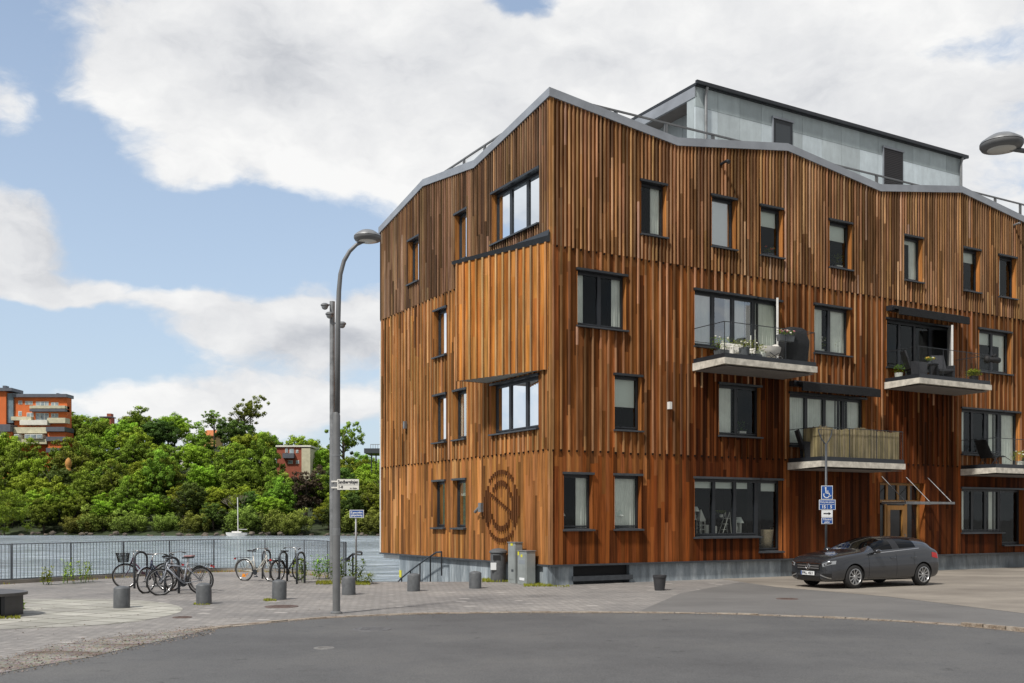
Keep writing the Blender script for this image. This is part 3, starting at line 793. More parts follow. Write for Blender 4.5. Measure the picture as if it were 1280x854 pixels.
if sum(p.normal.z for p in rd.data.polygons) < 0: rd.data.flip_normals()
tag(rd, kind='structure')
# flush kerb of pale setts along the road
def offset(pts, d):
    out = []
    for i, p in enumerate(pts):
        a = pts[max(0, i - 1)]; c = pts[min(len(pts) - 1, i + 1)]
        dx, dy = c[0] - a[0], c[1] - a[1]; L = math.hypot(dx, dy) or 1
        out.append((p[0] - dy / L * d, p[1] + dx / L * d))
    return out
m_kerb, nt, b = newmat('kerb_granite')
v = coords(nt, 'Object'); n1 = noise_n(nt, v, 3.5, 6, .75); n2 = noise_n(nt, v, 40, 3)
c = ramp(nt, n1, [(.32, (.14, .095, .06)), (.46, (.26, .215, .17)), (.6, (.38, .335, .28)), (.8, (.22, .19, .16))]); c = mixc(nt, c, ramp(nt, n2, [(.3, .75), (.7, 1.2)]))
nt.links.new(c, b.inputs['Base Color']); b.inputs['Roughness'].default_value = .9; bump(nt, b, n2, .4, .01)
KK = smooth_path(KERB[2:], 3); inn = offset(KK, -.02); out_ = offset(KK, .17)
mb = MB(); kr = random.Random(3)
acc = 0
# individual stones
def along(pts, step):
    out = [pts[0]]; rem = step
    for p, q in zip(pts, pts[1:]):
        L = math.hypot(q[0] - p[0], q[1] - p[1]); d = 0
        while L - d >= rem:
            d += rem; out.append((lerp(p[0], q[0], d / L), lerp(p[1], q[1], d / L))); rem = step
        rem -= L - d
    return out
AL = along([p for p in KK if p[1] > 17.6 or p[0] > 0], .42); AI = offset(AL, 0); AO = offset(AL, .13)
for k in range(min(len(AL) - 1, 150)):
    h = .016 + kr.uniform(-.008, .012) + (.05 if AL[k][0] > 8 else 0); g0 = .015
    a, b_, c_, d_ = [Vector((*p, 0)) for p in (AI[k], AI[k + 1], AO[k + 1], AO[k])]
    t = (b_ - a).normalized() * g0
    j = Vector((kr.uniform(-.015, .015), kr.uniform(-.02, .02), 0))
    q = [a + t + j, b_ - t + j, c_ - t + j, d_ + t + j]
    mb.hexa([(p.x, p.y, -.05) for p in q] + [(p.x, p.y, h) for p in q])
tag(mb.build('kerb', m_kerb), kind='structure')
# dirt, sand and gravel that gathers along the kerb
m_dirt, nt, b = newmat('kerb_dirt')
v = coords(nt, 'Object'); n1 = noise_n(nt, v, 1.6, 7, .7); n2 = noise_n(nt, v, 28, 4, .7)
c = ramp(nt, n1, [(.3, (.12, .082, .055)), (.5, (.24, .20, .165)), (.7, (.32, .29, .26))]); c = mixc(nt, c, ramp(nt, n2, [(.3, .55), (.7, 1.45)]))
nt.links.new(c, b.inputs['Base Color']); b.inputs['Roughness'].default_value = .95; bump(nt, b, n2, .7, .02)
def strip(name, pts, d0, d1, z, mat, jit=0, seed=1, fade=None):
    r = random.Random(seed); P = along(pts, .3)
    mb = MB(); A = offset(P, d0); B = offset(P, d1); n = len(P)
    ph = r.uniform(0, 9)
    def w(i): return jit * (math.sin(i * .37 + ph) + .6 * math.sin(i * .93 + ph * 2) + r.uniform(-.7, .7))
    ia = [mb.pt((a[0], a[1] + w(i), z)) for i, a in enumerate(A)]; ib = [mb.pt((a[0], a[1] + w(i), z)) for i, a in enumerate(B)]
    for k in range(n - 1): mb.face((ia[k], ia[k + 1], ib[k + 1], ib[k]))
    o = mb.build(name, mat, recalc=False)
    if o.data.polygons[0].normal.z < 0: o.data.flip_normals()
    return tag(o, kind='structure')
strip('kerb_dirt', smooth_path(KERB[2:18], 2), -.10, -.01, .008, m_dirt, .035, 4)
strip('kerb_dirt', smooth_path(KERB[2:18], 2), .15, .30, .006, m_dirt, .05, 8)
# gravel shoulder at the left
m_grav, nt, b = newmat('gravel_shoulder')
v = coords(nt, 'Object'); n1 = noise_n(nt, coords(nt, 'Object', (.7, 1.8, 1), (0, 0, R(-35))), .8, 6, .7); n2 = noise_n(nt, v, 32, 4, .75)
vv = N(nt, 'ShaderNodeTexVoronoi'); vv.inputs['Scale'].default_value = 22; nt.links.new(v, vv.inputs['Vector'])
c = ramp(nt, n1, [(.36, (.12, .07, .04)), (.45, (.20, .175, .155)), (.60, (.34, .32, .295)), (.8, (.22, .215, .205))]); c = mixc(nt, c, ramp(nt, n2, [(.3, .6), (.7, 1.35)]))
c = mixc(nt, c, vv.outputs['Color'], .28)
nt.links.new(c, b.inputs['Base Color']); b.inputs['Roughness'].default_value = .95; bump(nt, b, n2, .6, .02)
sheet('gravel_shoulder', [gp(-160, 860), gp(-60, 835), gp(0, 826), gp(75, 806), gp(155, 795), gp(205, 791), gp(262, 787.5), gp(240, 793), gp(180, 806), gp(113, 822), gp(60, 831), gp(0, 842), gp(-60, 856), gp(-130, 880)], .009, m_grav)
# tan concrete court and driveway
m_court, nt, b = newmat('court_asphalt')
v = coords(nt, 'Object'); n1 = noise_n(nt, coords(nt, 'Object', (.6, 1, 1), (0, 0, R(-25))), .4, 7, .65); n2 = noise_n(nt, v, 50, 3, .7)
c = ramp(nt, n1, [(.3, (.16, .14, .12)), (.5, (.235, .21, .18)), (.7, (.33, .295, .25))]); c = mixc(nt, c, ramp(nt, n2, [(.3, .8), (.7, 1.2)]))
nt.links.new(c, b.inputs['Base Color']); b.inputs['Roughness'].default_value = .9
pA = gp(866, 718.5); pB = FR(9.2, -.05, 0)
sheet('court', [pA, gp(905, 716.5), FR(6.9, .02, 0), FR(31, .02, 0), (60, 62), (90, 40), gp(1420, 800), gp(1280, 767), gp(1110, 746), gp(970, 734)], .004, m_court)
m_asph2, nt, b = newmat('pavement_asphalt')
v = coords(nt, 'Object'); n1 = noise_n(nt, coords(nt, 'Object', (.8, 1.1, 1), (0, 0, R(-10))), .4, 7, .65); n2 = noise_n(nt, v, 70, 3, .7)
c = ramp(nt, n1, [(.3, (.115, .112, .11)), (.7, (.175, .17, .165))]); c = mixc(nt, c, ramp(nt, n2, [(.3, .8), (.7, 1.2)]))
nt.links.new(c, b.inputs['Base Color']); b.inputs['Roughness'].default_value = .85
ko = offset(smooth_path(KERB[11:], 2), .17); kpts = [p for p in ko if p[0] > 3.4 and p[1] > -20]
sheet('pavement', [gp(800, 764), gp(850, 742), gp(925, 728), gp(970, 734.2), gp(1110, 746.2), gp(1280, 767.2), gp(1420, 800.3), (60, 10), (60, -20)] + [(p[0], p[1]) for p in kpts][::-1], .0035, m_asph2)

# pale slab oval
m_slab, nt, b = newmat('pale_slabs')
v = coords(nt, 'Object', (1, 1, 1), (0, 0, R(24)))
br = N(nt, 'ShaderNodeTexBrick'); nt.links.new(v, br.inputs['Vector']); br.offset = 0
br.inputs['Color1'].default_value = (.30, .29, .27, 1); br.inputs['Color2'].default_value = (.43, .42, .385, 1); br.inputs['Mortar'].default_value = (.17, .16, .14, 1)
br.inputs['Scale'].default_value = 1; br.inputs['Brick Width'].default_value = .9; br.inputs['Row Height'].default_value = .6; br.inputs['Mortar Size'].default_value = .03
n1 = noise_n(nt, coords(nt, 'Object'), 1.1, 6, .65); c = mixc(nt, br.outputs[0], ramp(nt, n1, [(.3, (.74, .75, .70)), (.7, (1.12, 1.12, 1.1))]))
nt.links.new(c, b.inputs['Base Color']); b.inputs['Roughness'].default_value = .85
ov = [gp(-260, 749), gp(0, 749), gp(100, 748.6), gp(150, 749), gp(185, 751.5), gp(210, 754.5), gp(224, 758), gp(229, 761.8), gp(225, 765.5), gp(214, 769), gp(196, 773), gp(172, 777), gp(140, 780.3), gp(95, 783.4), gp(0, 787), gp(-300, 796)]
sheet('slab_oval', ov, .0045, m_slab)

# manholes
def manhole(px, py, r, mat, label):
    mb = MB(); c = gp(px, py); mb.lathe([(0, .012), (r * .86, .012), (r * .88, .009), (r * .9, .013), (r, .013), (r + .01, .003)], 28, c)
    for k in range(5): mb.box(c[0] - r * .6, c[0] + r * .6, c[1] - r * .6 + k * r * .3 - .01, c[1] - r * .6 + k * r * .3 + .01, .012, .016)
    o = mb.build('manhole_cover', mat, origin=c); tag(o, label, 'manhole cover')
m_iron_l = M('worn_iron', (.20, .195, .19), .7, .2, 20, .3); m_iron_b = M('rusty_iron', (.12, .085, .075), .8, .1, 20, .3)
manhole(465, 787, .33, M('iron_grey', (.13, .13, .135), .7, .2, 20, .3), 'round grey manhole cover in the road below the street lamp')
manhole(405, 810.5, .15, m_iron_l, 'small pale round cap set in the asphalt road, left of the lamp post')
manhole(352, 758.5, .36, m_iron_b, 'rusty brown manhole cover in the paving before the middle bollard')
manhole(228, 772, .18, m_iron_b, 'small brown round cover beside the tip of the pale slab oval')
manhole(984, 749, .26, m_iron_b, 'rust brown manhole cover in the asphalt pavement in front of the parked car')

# water
m_water, nt, b = newmat('water')
b.inputs['Base Color'].default_value = (.31, .37, .43, 1); b.inputs['Roughness'].default_value = .15; b.inputs['IOR'].default_value = 1.33
v = coords(nt, 'Object', (1.0, 2.6, 1)); n1 = noise_n(nt, v, .9, 4, .6); v_ = coords(nt, 'Object', (1, 2.2, 1)); n2 = noise_n(nt, v_, .12, 3, .5); v3 = coords(nt, 'Object', (1, 1.5, 1)); n3 = noise_n(nt, v3, 3.2, 3, .6)
n4 = noise_n(nt, coords(nt, 'Object', (.35, 1.3, 1)), .55, 6, .72); n5 = noise_n(nt, coords(nt, 'Object', (.2, .6, 1)), .06, 3, .5)
c = ramp(nt, n4, [(.36, (.12, .15, .18)), (.5, (.33, .39, .45)), (.62, (.58, .65, .72))]); c = mixc(nt, c, ramp(nt, n5, [(.35, .75), (.65, 1.15)])); nt.links.new(c, b.inputs['Base Color'])  # sky sheen and ripple glints put into the base colour
ad = N(nt, 'ShaderNodeMath', operation='MULTIPLY_ADD'); nt.links.new(n2, ad.inputs[0]); ad.inputs[1].default_value = 2.2; nt.links.new(n1, ad.inputs[2])
ad2 = N(nt, 'ShaderNodeMath', operation='MULTIPLY_ADD'); nt.links.new(n3, ad2.inputs[0]); ad2.inputs[1].default_value = .3; nt.links.new(ad.outputs[0], ad2.inputs[2])
bump(nt, b, ad2.outputs[0], 1.0, .26)
b.inputs['Specular IOR Level'].default_value = .8
mb = MB(); mb.poly([(-1500, -100, -2.05), (1500, -100, -2.05), (1500, 300, -2.05), (-1500, 300, -2.05)]); wt = mb.build('water', m_water, recalc=False); tag(wt, kind='structure')

# far bank hill
def hill(x, y):
    u = (y - 238 - 5 * math.sin(x * .03) - 2.2 * math.sin(x * .11 + 1)) / 90.0
    if u < 0: return -2.6 + u * 4
    u = min(u, 2.2)
    H = interp([(-260, 23), (-150, 23), (-115, 26), (-95, 23), (-78, 18), (-60, 13), (-40, 12), (-20, 10), (0, 16), (200, 16)], x)
    s = min(1, u); s = s * s * (3 - 2 * s)
    return -2.2 + 1.4 * min(1, u * 9) + H * s + 1.5 * math.sin(x * .05) * s
mb = MB(); xs = [-700 + 20 * i for i in range(12)] + [-460 + 8 * i for i in range(88)] + [260 + 40 * i for i in range(15)]; ys = [225 + 6 * i for i in range(40)] + [480 + 60 * i for i in range(6)]
gi = {}
for i, x in enumerate(xs):
    for j, y in enumerate(ys): gi[i, j] = mb.pt((x, y, hill(x, y)))
for i in range(len(xs) - 1):
    for j in range(len(ys) - 1): mb.face((gi[i, j], gi[i + 1, j], gi[i + 1, j + 1], gi[i, j + 1]))
m_hill = M('hill_undergrowth', (.035, .05, .018), .95, 0, .25, .6, .4, detail=8)
tag(mb.build('hillside', m_hill, recalc=False, smooth=True), kind='structure')

# ------------------------------------------------------------------ foliage
def leafmat(name, c, lit=1.0):
    m, nt, b = newmat(name)
    at = N(nt, 'ShaderNodeAttribute'); at.attribute_name = 'tint'
    oi = N(nt, 'ShaderNodeObjectInfo'); hs = N(nt, 'ShaderNodeHueSaturation')
    m1 = N(nt, 'ShaderNodeMath', operation='MULTIPLY_ADD'); nt.links.new(oi.outputs['Random'], m1.inputs[0]); m1.inputs[1].default_value = .06; m1.inputs[2].default_value = .462
    m2 = N(nt, 'ShaderNodeMath', operation='MULTIPLY_ADD'); nt.links.new(oi.outputs['Random'], m2.inputs[0]); m2.inputs[1].default_value = .55; m2.inputs[2].default_value = .72
    nt.links.new(m1.outputs[0], hs.inputs['Hue']); nt.links.new(m2.outputs[0], hs.inputs['Value'])
    cc = mixc(nt, at.outputs['Color'], c); nt.links.new(cc, hs.inputs['Color']); nt.links.new(hs.outputs[0], b.inputs['Base Color'])
    b.inputs['Roughness'].default_value = .65; b.inputs['Specular IOR Level'].default_value = .25
    out = nt.nodes['Material Output']; tl = N(nt, 'ShaderNodeBsdfTranslucent'); mx = N(nt, 'ShaderNodeMixShader'); mx.inputs[0].default_value = .22
    nt.links.new(hs.outputs[0], tl.inputs[0]); nt.links.new(b.outputs[0], mx.inputs[1]); nt.links.new(tl.outputs[0], mx.inputs[2]); nt.links.new(mx.outputs[0], out.inputs[0])
    return m
L_BRIGHT = leafmat('foliage_bright', (.31, .45, .032)); L_MID = leafmat('foliage_mid', (.215, .34, .028)); L_DARK = leafmat('foliage_dark', (.10, .175, .025))
L_OLIVE = leafmat('foliage_olive', (.30, .38, .06)); L_BROWN = leafmat('foliage_copper', (.115, .085, .05)); L_NEAR = leafmat('foliage_near', (.27, .37, .02))
m_bark = M('bark', (.075, .06, .045), .95, 0, 8, .4, .5, stretch=(1, 1, .3))
m_bark_pale = M('bark_pale', (.32, .28, .24), .9, 0, 8, .3)

def crown_mesh(seed, rx, rz, blobs, leaves, size, base=.15, spread=1.0, flat=.7, lobes=5):
    """leaf faces clustered in clumps spread through an uneven crown"""
    r = random.Random(seed); mb = MB()
    lob = [(r.uniform(-.5, .5) * rx, r.uniform(-.5, .5) * rx, r.uniform(-.25, .55) * rz, r.uniform(.5, .72)) for _ in range(lobes)]
    lob.append((0, 0, 0, .8))
    for i in range(blobs):
        lx, ly, lz, lr = r.choice(lob)
        th = r.uniform(0, 2 * PI); cz = r.uniform(-.75, 1); k = r.uniform(.72, 1.0) if r.random() < .8 else r.uniform(.2, .7)
        sn = math.sqrt(max(0, 1 - cz * cz))
        bx, by, bz = lx + rx * lr * sn * math.cos(th) * k, ly + rx * lr * sn * math.sin(th) * k, lz + rz * lr * cz * k
        br_ = rx * r.uniform(.11, .22) * spread
        bt = r.uniform(.72, 1.18)
        for j in range(leaves):
            d = Vector((r.gauss(0, 1), r.gauss(0, 1), r.gauss(0, 1))); d.normalize(); q = r.uniform(.45, 1.05)
            p = Vector((bx, by, bz)) + Vector((d.x * br_ * q, d.y * br_ * q, d.z * br_ * q * flat))
            n = (d + Vector((r.uniform(-.7, .7), r.uniform(-.7, .7), r.uniform(-.2, .9)))).normalized()
            a = n.orthogonal().normalized(); a.rotate(Matrix.Rotation(r.uniform(0, 6.28), 3, n)); b_ = n.cross(a)
            s_ = size * r.uniform(.6, 1.25)
            tt = bt * (.50 + .62 * (d.z * .5 + .5)) * (.66 + .5 * max(-.45, bz / rz)) * r.uniform(.9, 1.1); mb.tint = (tt, tt, tt)  # crown self-shading put into the tint: darker low in crown and clump
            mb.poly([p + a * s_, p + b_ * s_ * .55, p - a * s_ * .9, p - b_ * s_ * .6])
    return mb
def tree_proto(name, seed, H, rx, rz, leafm, blobs, leaves, size, barkm=m_bark, base_h=None, **kw):
    root = empty(name, (0, 0, 0))
    r = random.Random(seed + 50); ch = base_h if base_h else H - rz
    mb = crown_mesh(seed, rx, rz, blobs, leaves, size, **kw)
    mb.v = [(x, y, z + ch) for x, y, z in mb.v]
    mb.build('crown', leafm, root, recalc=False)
    t = MB(); tr = .028 * H
    t.tube([(0, 0, -1.0), (.1 * tr, 0, ch * .4), (0, .5 * tr, ch), (0, 0, ch + rz * .5)], [tr, tr * .8, tr * .55, tr * .2], 8)
    for k in range(6):
        a = r.uniform(0, 2 * PI); z0 = ch * r.uniform(.55, 1.0)
        t.tube([(0, 0, z0), (rx * .3 * math.cos(a), rx * .3 * math.sin(a), z0 + rz * .3), (rx * .62 * math.cos(a), rx * .62 * math.sin(a), z0 + rz * .65)], [tr * .4, tr * .25, tr * .08], 6)
    t.build('trunk', barkm, root, smooth=True)
    return root
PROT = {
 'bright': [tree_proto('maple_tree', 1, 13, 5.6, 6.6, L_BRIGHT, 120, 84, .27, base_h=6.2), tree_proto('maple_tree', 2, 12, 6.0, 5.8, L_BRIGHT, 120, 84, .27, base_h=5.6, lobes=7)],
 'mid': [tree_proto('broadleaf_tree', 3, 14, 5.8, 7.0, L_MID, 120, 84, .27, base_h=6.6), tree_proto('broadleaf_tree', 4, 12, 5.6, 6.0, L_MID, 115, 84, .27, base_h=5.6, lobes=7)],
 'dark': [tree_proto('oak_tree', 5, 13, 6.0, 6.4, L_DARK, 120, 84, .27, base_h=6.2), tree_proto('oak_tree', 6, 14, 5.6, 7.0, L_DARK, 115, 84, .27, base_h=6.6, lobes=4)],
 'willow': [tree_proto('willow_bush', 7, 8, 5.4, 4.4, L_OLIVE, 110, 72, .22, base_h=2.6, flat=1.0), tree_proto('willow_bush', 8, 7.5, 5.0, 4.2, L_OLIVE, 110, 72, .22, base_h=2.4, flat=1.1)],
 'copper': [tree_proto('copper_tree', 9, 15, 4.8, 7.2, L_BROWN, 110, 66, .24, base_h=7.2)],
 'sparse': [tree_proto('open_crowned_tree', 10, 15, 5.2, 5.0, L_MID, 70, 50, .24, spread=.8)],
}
DESC = {'bright': ('bright yellow green maple on the wooded far bank', 'bright green maples on the far bank'), 'mid': ('mid green broadleaf tree on the wooded far bank', 'mid green trees on the far bank'),
        'dark': ('dark green oak on the wooded far bank', 'dark green oaks on the far bank'), 'willow': ('low olive green willow bush at the waterline of the far bank', 'willow bushes at the far waterline')}
used = set()
def put(kind, x, y, s, sz=1.0, label=None, group=None, rz=None, variant=None, z=None):
    v = tr_.randrange(len(PROT[kind])) if variant is None else variant
    p = PROT[kind][v]
    if (kind, v) in used: o = copy_tree(p)
    else: o = p; used.add((kind, v))
    o.location = (x, y, hill(x, y) if z is None else z); o.rotation_euler = (0, 0, tr_.uniform(0, 6.28) if rz is None else rz); o.scale = (s, s, s * sz)
    if label is None and kind in DESC: label, group = DESC[kind]
    for k in ('label', 'category', 'group'):
        if k in o: del o[k]
    tag(o, label, 'bush' if kind == 'willow' else 'tree', group); return o
tr_ = random.Random(21)
def X(px, Y): return (px - 640) / F * Y
# shoreline bushes
for px in (-90, -45, 48, 95, 128, 166, 205, 240, 262, 306, 352, 366, 412, 436, 470, 520, 560): 
    Y = 240 + tr_.uniform(-1, 4) + 5 * math.sin(X(px, 240) * .03)
    put('willow' if px not in (48, 262, 412) else 'dark', X(px, Y), Y + (3 if px in (48, 262, 412) else 1), tr_.uniform(.75, 1.1) * (.62 if px in (48, 262, 412) else 1), tr_.uniform(.85, 1.1), z=-1.6)
# rows up the slope, spacing in metres
rows = [(244, .62, 7), (248, .8, 7.5), (254, .9, 8), (261, 1.0, 8.5), (269, 1.0, 8.5), (278, 1.0, 9), (288, 1.0, 9), (299, 1.05, 9.5), (311, 1.05, 9.5), (325, 1.1, 10)]
SKIP = [(-12, 82, 282, 400), (196, 283, 294, 300), (335, 388, 268, 300), (246, 276, 302, 340), (76, 92, 255, 268)]
for (Y0, sc, sp) in rows:
    x = X(-110, Y0) + tr_.uniform(0, 5)
    while x < X(590, Y0):
        Y = Y0 + tr_.uniform(-4, 4); px = 640 + x / Y * F
        kind = tr_.choices(['bright', 'mid', 'dark', 'mid', 'bright'], [3, 3, 2, 2, 2])[0]
        skip = any(a < px < b and c < Y < d for a, b, c, d in SKIP)
        if abs(px - 382) < 14 and Y0 < 270: skip = True
        if not skip: put(kind, x, Y, sc * tr_.uniform(.82, 1.15), tr_.uniform(.9, 1.15))
        x += sp * tr_.uniform(.8, 1.2)
put('copper', X(383, 252), 252, 1.05, 1.0, 'brownish copper leaved tree rising behind the shore willows, below the brick house')
put('sparse', X(306, 318), 318, 1.25, 1.1, 'tall open crowned tree rising above the skyline left of the brick house', rz=1)
put('sparse', X(430, 300), 300, 1.3, 1.15, 'tall open crowned tree on the skyline beside the lamp post', rz=2)
put('sparse', X(268, 330), 330, .9, 1.0, 'smaller open crowned tree on the skyline above the orange roofed house', rz=3)
# bare tree by the sailboat
root = empty('bare_tree', (X(306, 246), 246, -1.2), 'leafless pale branched tree on the bank behind the sailboat', 'tree')
mb = MB(); r_ = random.Random(5)
def twig(p, d, L, rad, lev):
    q = p + d * L; mb.tube([p, q], [rad, rad * .6], 5, caps=False)
    if lev:
        for _ in range(3): twig(q, (d + Vector((r_.uniform(-.7, .7), r_.uniform(-.7, .7), r_.uniform(-.1, .5)))).normalized(), L * .7, rad * .55, lev - 1)
for k in range(4): twig(Vector(root.location) + Vector((k * 1.3 - 2, 0, 0)), Vector((r_.uniform(-.2, .2), 0, 1)).normalized(), 3.4, .14, 4)
mb.build('branches', m_bark_pale, root)
# rocks of the shore
m_rock = M('shore_rock', (.12, .10, .08), .95, 0, .6, .4, .5)
mb = MB(); r_ = random.Random(9)
for k in range(90):
    px = r_.uniform(-60, 560); Yb = 236.5 + 5 * math.sin(X(px, 240) * .03) + 2.2 * math.sin(X(px, 240) * .11 + 1)
    c = (X(px, Yb), Yb + r_.uniform(-1.5, 3), -1.9 + r_.uniform(-.3, .5)); rad = r_.uniform(.25, .8); n0 = len(mb.v)
    mb.ball(c, rad, 7, .6)
    for i in range(n0, len(mb.v)):
        p = Vector(mb.v[i]); mb.v[i] = tuple(p + Vector((r_.uniform(-.2, .2), r_.uniform(-.2, .2), r_.uniform(-.2, .2))) * rad)
tag(mb.build('shore_rocks', m_rock), 'grey brown boulders and earth along the far waterline', 'rocks', kind='stuff')

# ------------------------------------------------------------------ houses on the far bank
m_orange = M('orange_render', (.62, .15, .04), .85, 0, .4, .1); m_brick = M('red_brick', (.30, .085, .05), .9, 0, 1, .2)
m_cream = M('cream_panel', (.55, .52, .38), .8, 0, .8, .15); m_slate = M('grey_sheet_roof', (.11, .12, .145), .5, .1, 1, .15); m_off = M('white_render', (.70, .69, .63), .8, 0, .6, .1)
m_farpane = M('far_window_pane', (.28, .34, .38), .15, 0, .8, .5); m_oroof = M('orange_tiles', (.50, .17, .06), .85, 0, 2, .25); m_glassbay = M('glass_stair_bay', (.16, .22, .26), .12, 0, .4, .3)
def zz(py, Y): return CAMZ + (HZ - py) / F * Y
class Far:    # builds in picture columns at one distance: a front slab of depth D behind it
    def __init__(s, Y): s.Y = Y
    def box(s, mb, x0, x1, y0, y1, f=0, D=10):  # y0 top pixel, y1 bottom pixel, f metres in front of Y
        mb.box(X(x0, s.Y), X(x1, s.Y), s.Y - f, s.Y + D, zz(y1, s.Y), zz(y0, s.Y))
def fpart(name, far, m, parent, rects, f=0, D=10):
    mb = MB()
    for r in rects: far.box(mb, *r, f, D)
    return mb.build(name, m, parent)
fb = Far(300)
ob = empty('orange_apartment_block', (X(40, 300), 300, 15), 'tall orange apartment block with stacked cream balconies above the trees at far left', 'apartment building')
fpart('wall', fb, m_orange, ob, [(-60, 10, 490, 620)], 1.2, 4)
fpart('wall', fb, m_orange, ob, [(18, 84, 497, 620)], 0, 3)
fpart('stair_bay', fb, m_glassbay, ob, [(10.2, 17.8, 492, 529)], .6, 12)
rf = fpart('roof', fb, m_slate, ob, [(-62, 19, 486, 489.8)], 2.2, 5)
fpart('chimney', fb, m_slate, rf, [(-1, 3, 481, 486)], -2, 4)
rf = fpart('roof', fb, m_slate, ob, [(17, 85, 493, 497)], 1.1, 4)
fpart('chimney', fb, m_slate, rf, [(66.5, 69, 490.5, 493)], -2, 4)
def fwin(far, x0, x1, y0, y1, parent, n=2, f=.05, fm=m_off):
    w = fpart('window', far, fm, parent, [(x0, x1, y0, y1)], f + .05, .3)
    W = (x1 - x0) / n
    fpart('pane', far, m_farpane, w, [(x0 + W * k + .5, x0 + W * (k + 1) - .5, y0 + .7, y1 - .7) for k in range(n)], f + .12, .3)
for r in ((23, 28, 501, 505.5, 1), (31.5, 41, 501.5, 506, 2), (45, 61, 502, 511, 3), (64, 73, 503, 511, 2), (23, 27.5, 514, 520, 1), (33.5, 42, 516, 522, 2), (45, 61, 516.5, 526, 3), (64, 73, 517, 524, 2)):
    fwin(fb, *r[:4], ob, r[4])
def fbal(x0, x1, y0, y1, m=m_cream, f=1.6):
    fpart('balcony', fb, m, ob, [(x0, x1, y0, y1)], f, f)
fbal(40, 84, 507.8, 511.3); fbal(40, 84, 512, 515, m_slate)
fbal(17, 42, 521.5, 526); fbal(62, 84.5, 523, 529.5)
fpart('awning', fb, m_off, ob, [(29, 63, 526, 532)], 2.2, 2.2); fbal(22, 63, 535, 542.5, f=2.4); fbal(17, 32, 548, 555, f=3.0); fbal(32, 64, 550, 556, f=3.0)
fpart('lower_terrace', fb, m_orange, ob, [(64.5, 86.5, 541, 620)], 2.5, 3)
for y in (535, 547, 561): fpart('terrace_roof', fb, m_slate, ob, [(64, 87 + (y - 535) * .08, y, y + 5.5)], 3.4, 3)
fpart('side_wing', fb, m_orange, ob, [(-60, 21, 541, 620)], 3.4, 12); fpart('wing_roof', fb, m_slate, ob, [(-62, 21.5, 532, 541)], 4.2, 12)
for r in ((2, 15, 540.5, 547, 2), (6, 15, 549, 557, 1), (25, 31, 544, 548, 1), (38, 60, 544, 549.5, 3)): fwin(fb, *r[:4], ob, r[4], f=3.55)

f2 = Far(296)
wb = empty('white_house', (X(240, 296), 296, 12), 'white flat roofed house showing above the trees, with a small round vent', 'house')
fpart('wall', f2, m_off, wb, [(205, 275, 560.5, 600)], 0, 10); rf = fpart('roof', f2, m_slate, wb, [(204, 276, 558.5, 560.4)], .4, 11)
for x in (206, 222, 236, 258): fwin(f2, x, x + 6, 563.5, 568, wb, 1)
mb = MB(); mb.ball((X(247.5, 296), 298, zz(555.5, 296)), .95, 12, 1.2); mb.build('roof_vent', m_off, rf)
f3 = Far(335)
hb = empty('orange_roofed_house', (X(261, 335), 335, 18), 'small house with an orange tiled roof high among the trees', 'house')
fpart('wall', f3, M('yellow_render', (.5, .33, .12), .85), hb, [(252, 270, 545, 575)], 0, 8)
mb = MB(); Y = 335; x0, x1, zt, zb = X(251, Y), X(271, Y), zz(536.5, Y), zz(545.5, Y)
mb.hexa([(x0, Y - .5, zb), (x1, Y - .5, zb), (x1, Y + 8.5, zb), (x0, Y + 8.5, zb), (x0 + .8, Y + 3.9, zt), (x1 - .8, Y + 3.9, zt), (x1 - .8, Y + 4.1, zt), (x0 + .8, Y + 4.1, zt)])
rf = mb.build('roof', m_oroof, hb); fpart('chimney', f3, m_off, rf, [(268, 270.5, 534.5, 538.5)], -3, 4)
f4 = Far(288)
bb = empty('brick_apartment_house', (X(360, 288), 288, 10), 'red brick apartment house with balconies half hidden by trees, right of the skyline dip', 'apartment building')
fpart('wall', f4, m_brick, bb, [(346, 377, 559, 600)], 0, 10); fpart('side_wall', f4, m_cream, bb, [(377.2, 388, 560.5, 600)], .3, 9); rf = fpart('roof', f4, m_off, bb, [(345, 389, 556.8, 558.9)], .5, 11)
fpart('chimney', f4, m_off, rf, [(348, 351, 554.5, 556.8), (371, 375, 554.5, 556.8)], -3, 3)
for r in ((356.5, 360, 560.5, 566), (362, 367.5, 561, 567.5), (370, 373, 562.5, 566.5), (370, 374, 575.5, 580), (360, 366, 575.5, 580)): fwin(f4, *r, bb, 1)
fpart('balcony', f4, m_slate, bb, [(354.5, 368.5, 567, 573)], 1.4, 1.4)
f5 = Far(350)
cb = empty('brick_tower_house', (X(132, 350), 350, 22), 'narrow red brick house top on the skyline right of the orange block', 'house')
fpart('wall', f5, m_brick, cb, [(125, 139, 522, 560)], 0, 3); rf = fpart('roof', f5, m_slate, cb, [(124.5, 139.5, 520.7, 521.9)], .4, 4); fpart('chimney', f5, m_brick, rf, [(133.5, 139, 517, 520.7)], 0, 2); 
for x in (127, 131.5): fwin(f5, x, x + 3, 525, 529.5, cb, 1)
f6 = Far(345)
cb = empty('low_brick_house', (X(155, 345), 345, 20), 'low red roofed house peeping through the trees below the skyline', 'house')
fpart('wall', f6, m_off, cb, [(151, 160, 540, 560)], 0, 8); fpart('roof', f6, m_brick, cb, [(150, 161, 535.5, 539.9)], .5, 9)
# turret among the trees
mb = MB(); Y = 262; c = (X(85.5, Y), Y, zz(594, Y)); mb.lathe([(.7, 0), (.75, 1.0), (.6, 1.6), (.5, 2.0), (.8, 2.4), (.8, 3.4), (.55, 4.0), (.2, 4.4), (0, 4.5)], 14, c)
tag(mb.build('garden_turret', M('ochre_wood', (.45, .22, .06), .8, 0, 2, .3), origin=c, smooth=True), 'small ochre rounded turret poking out of the trees below the orange block', 'turret')
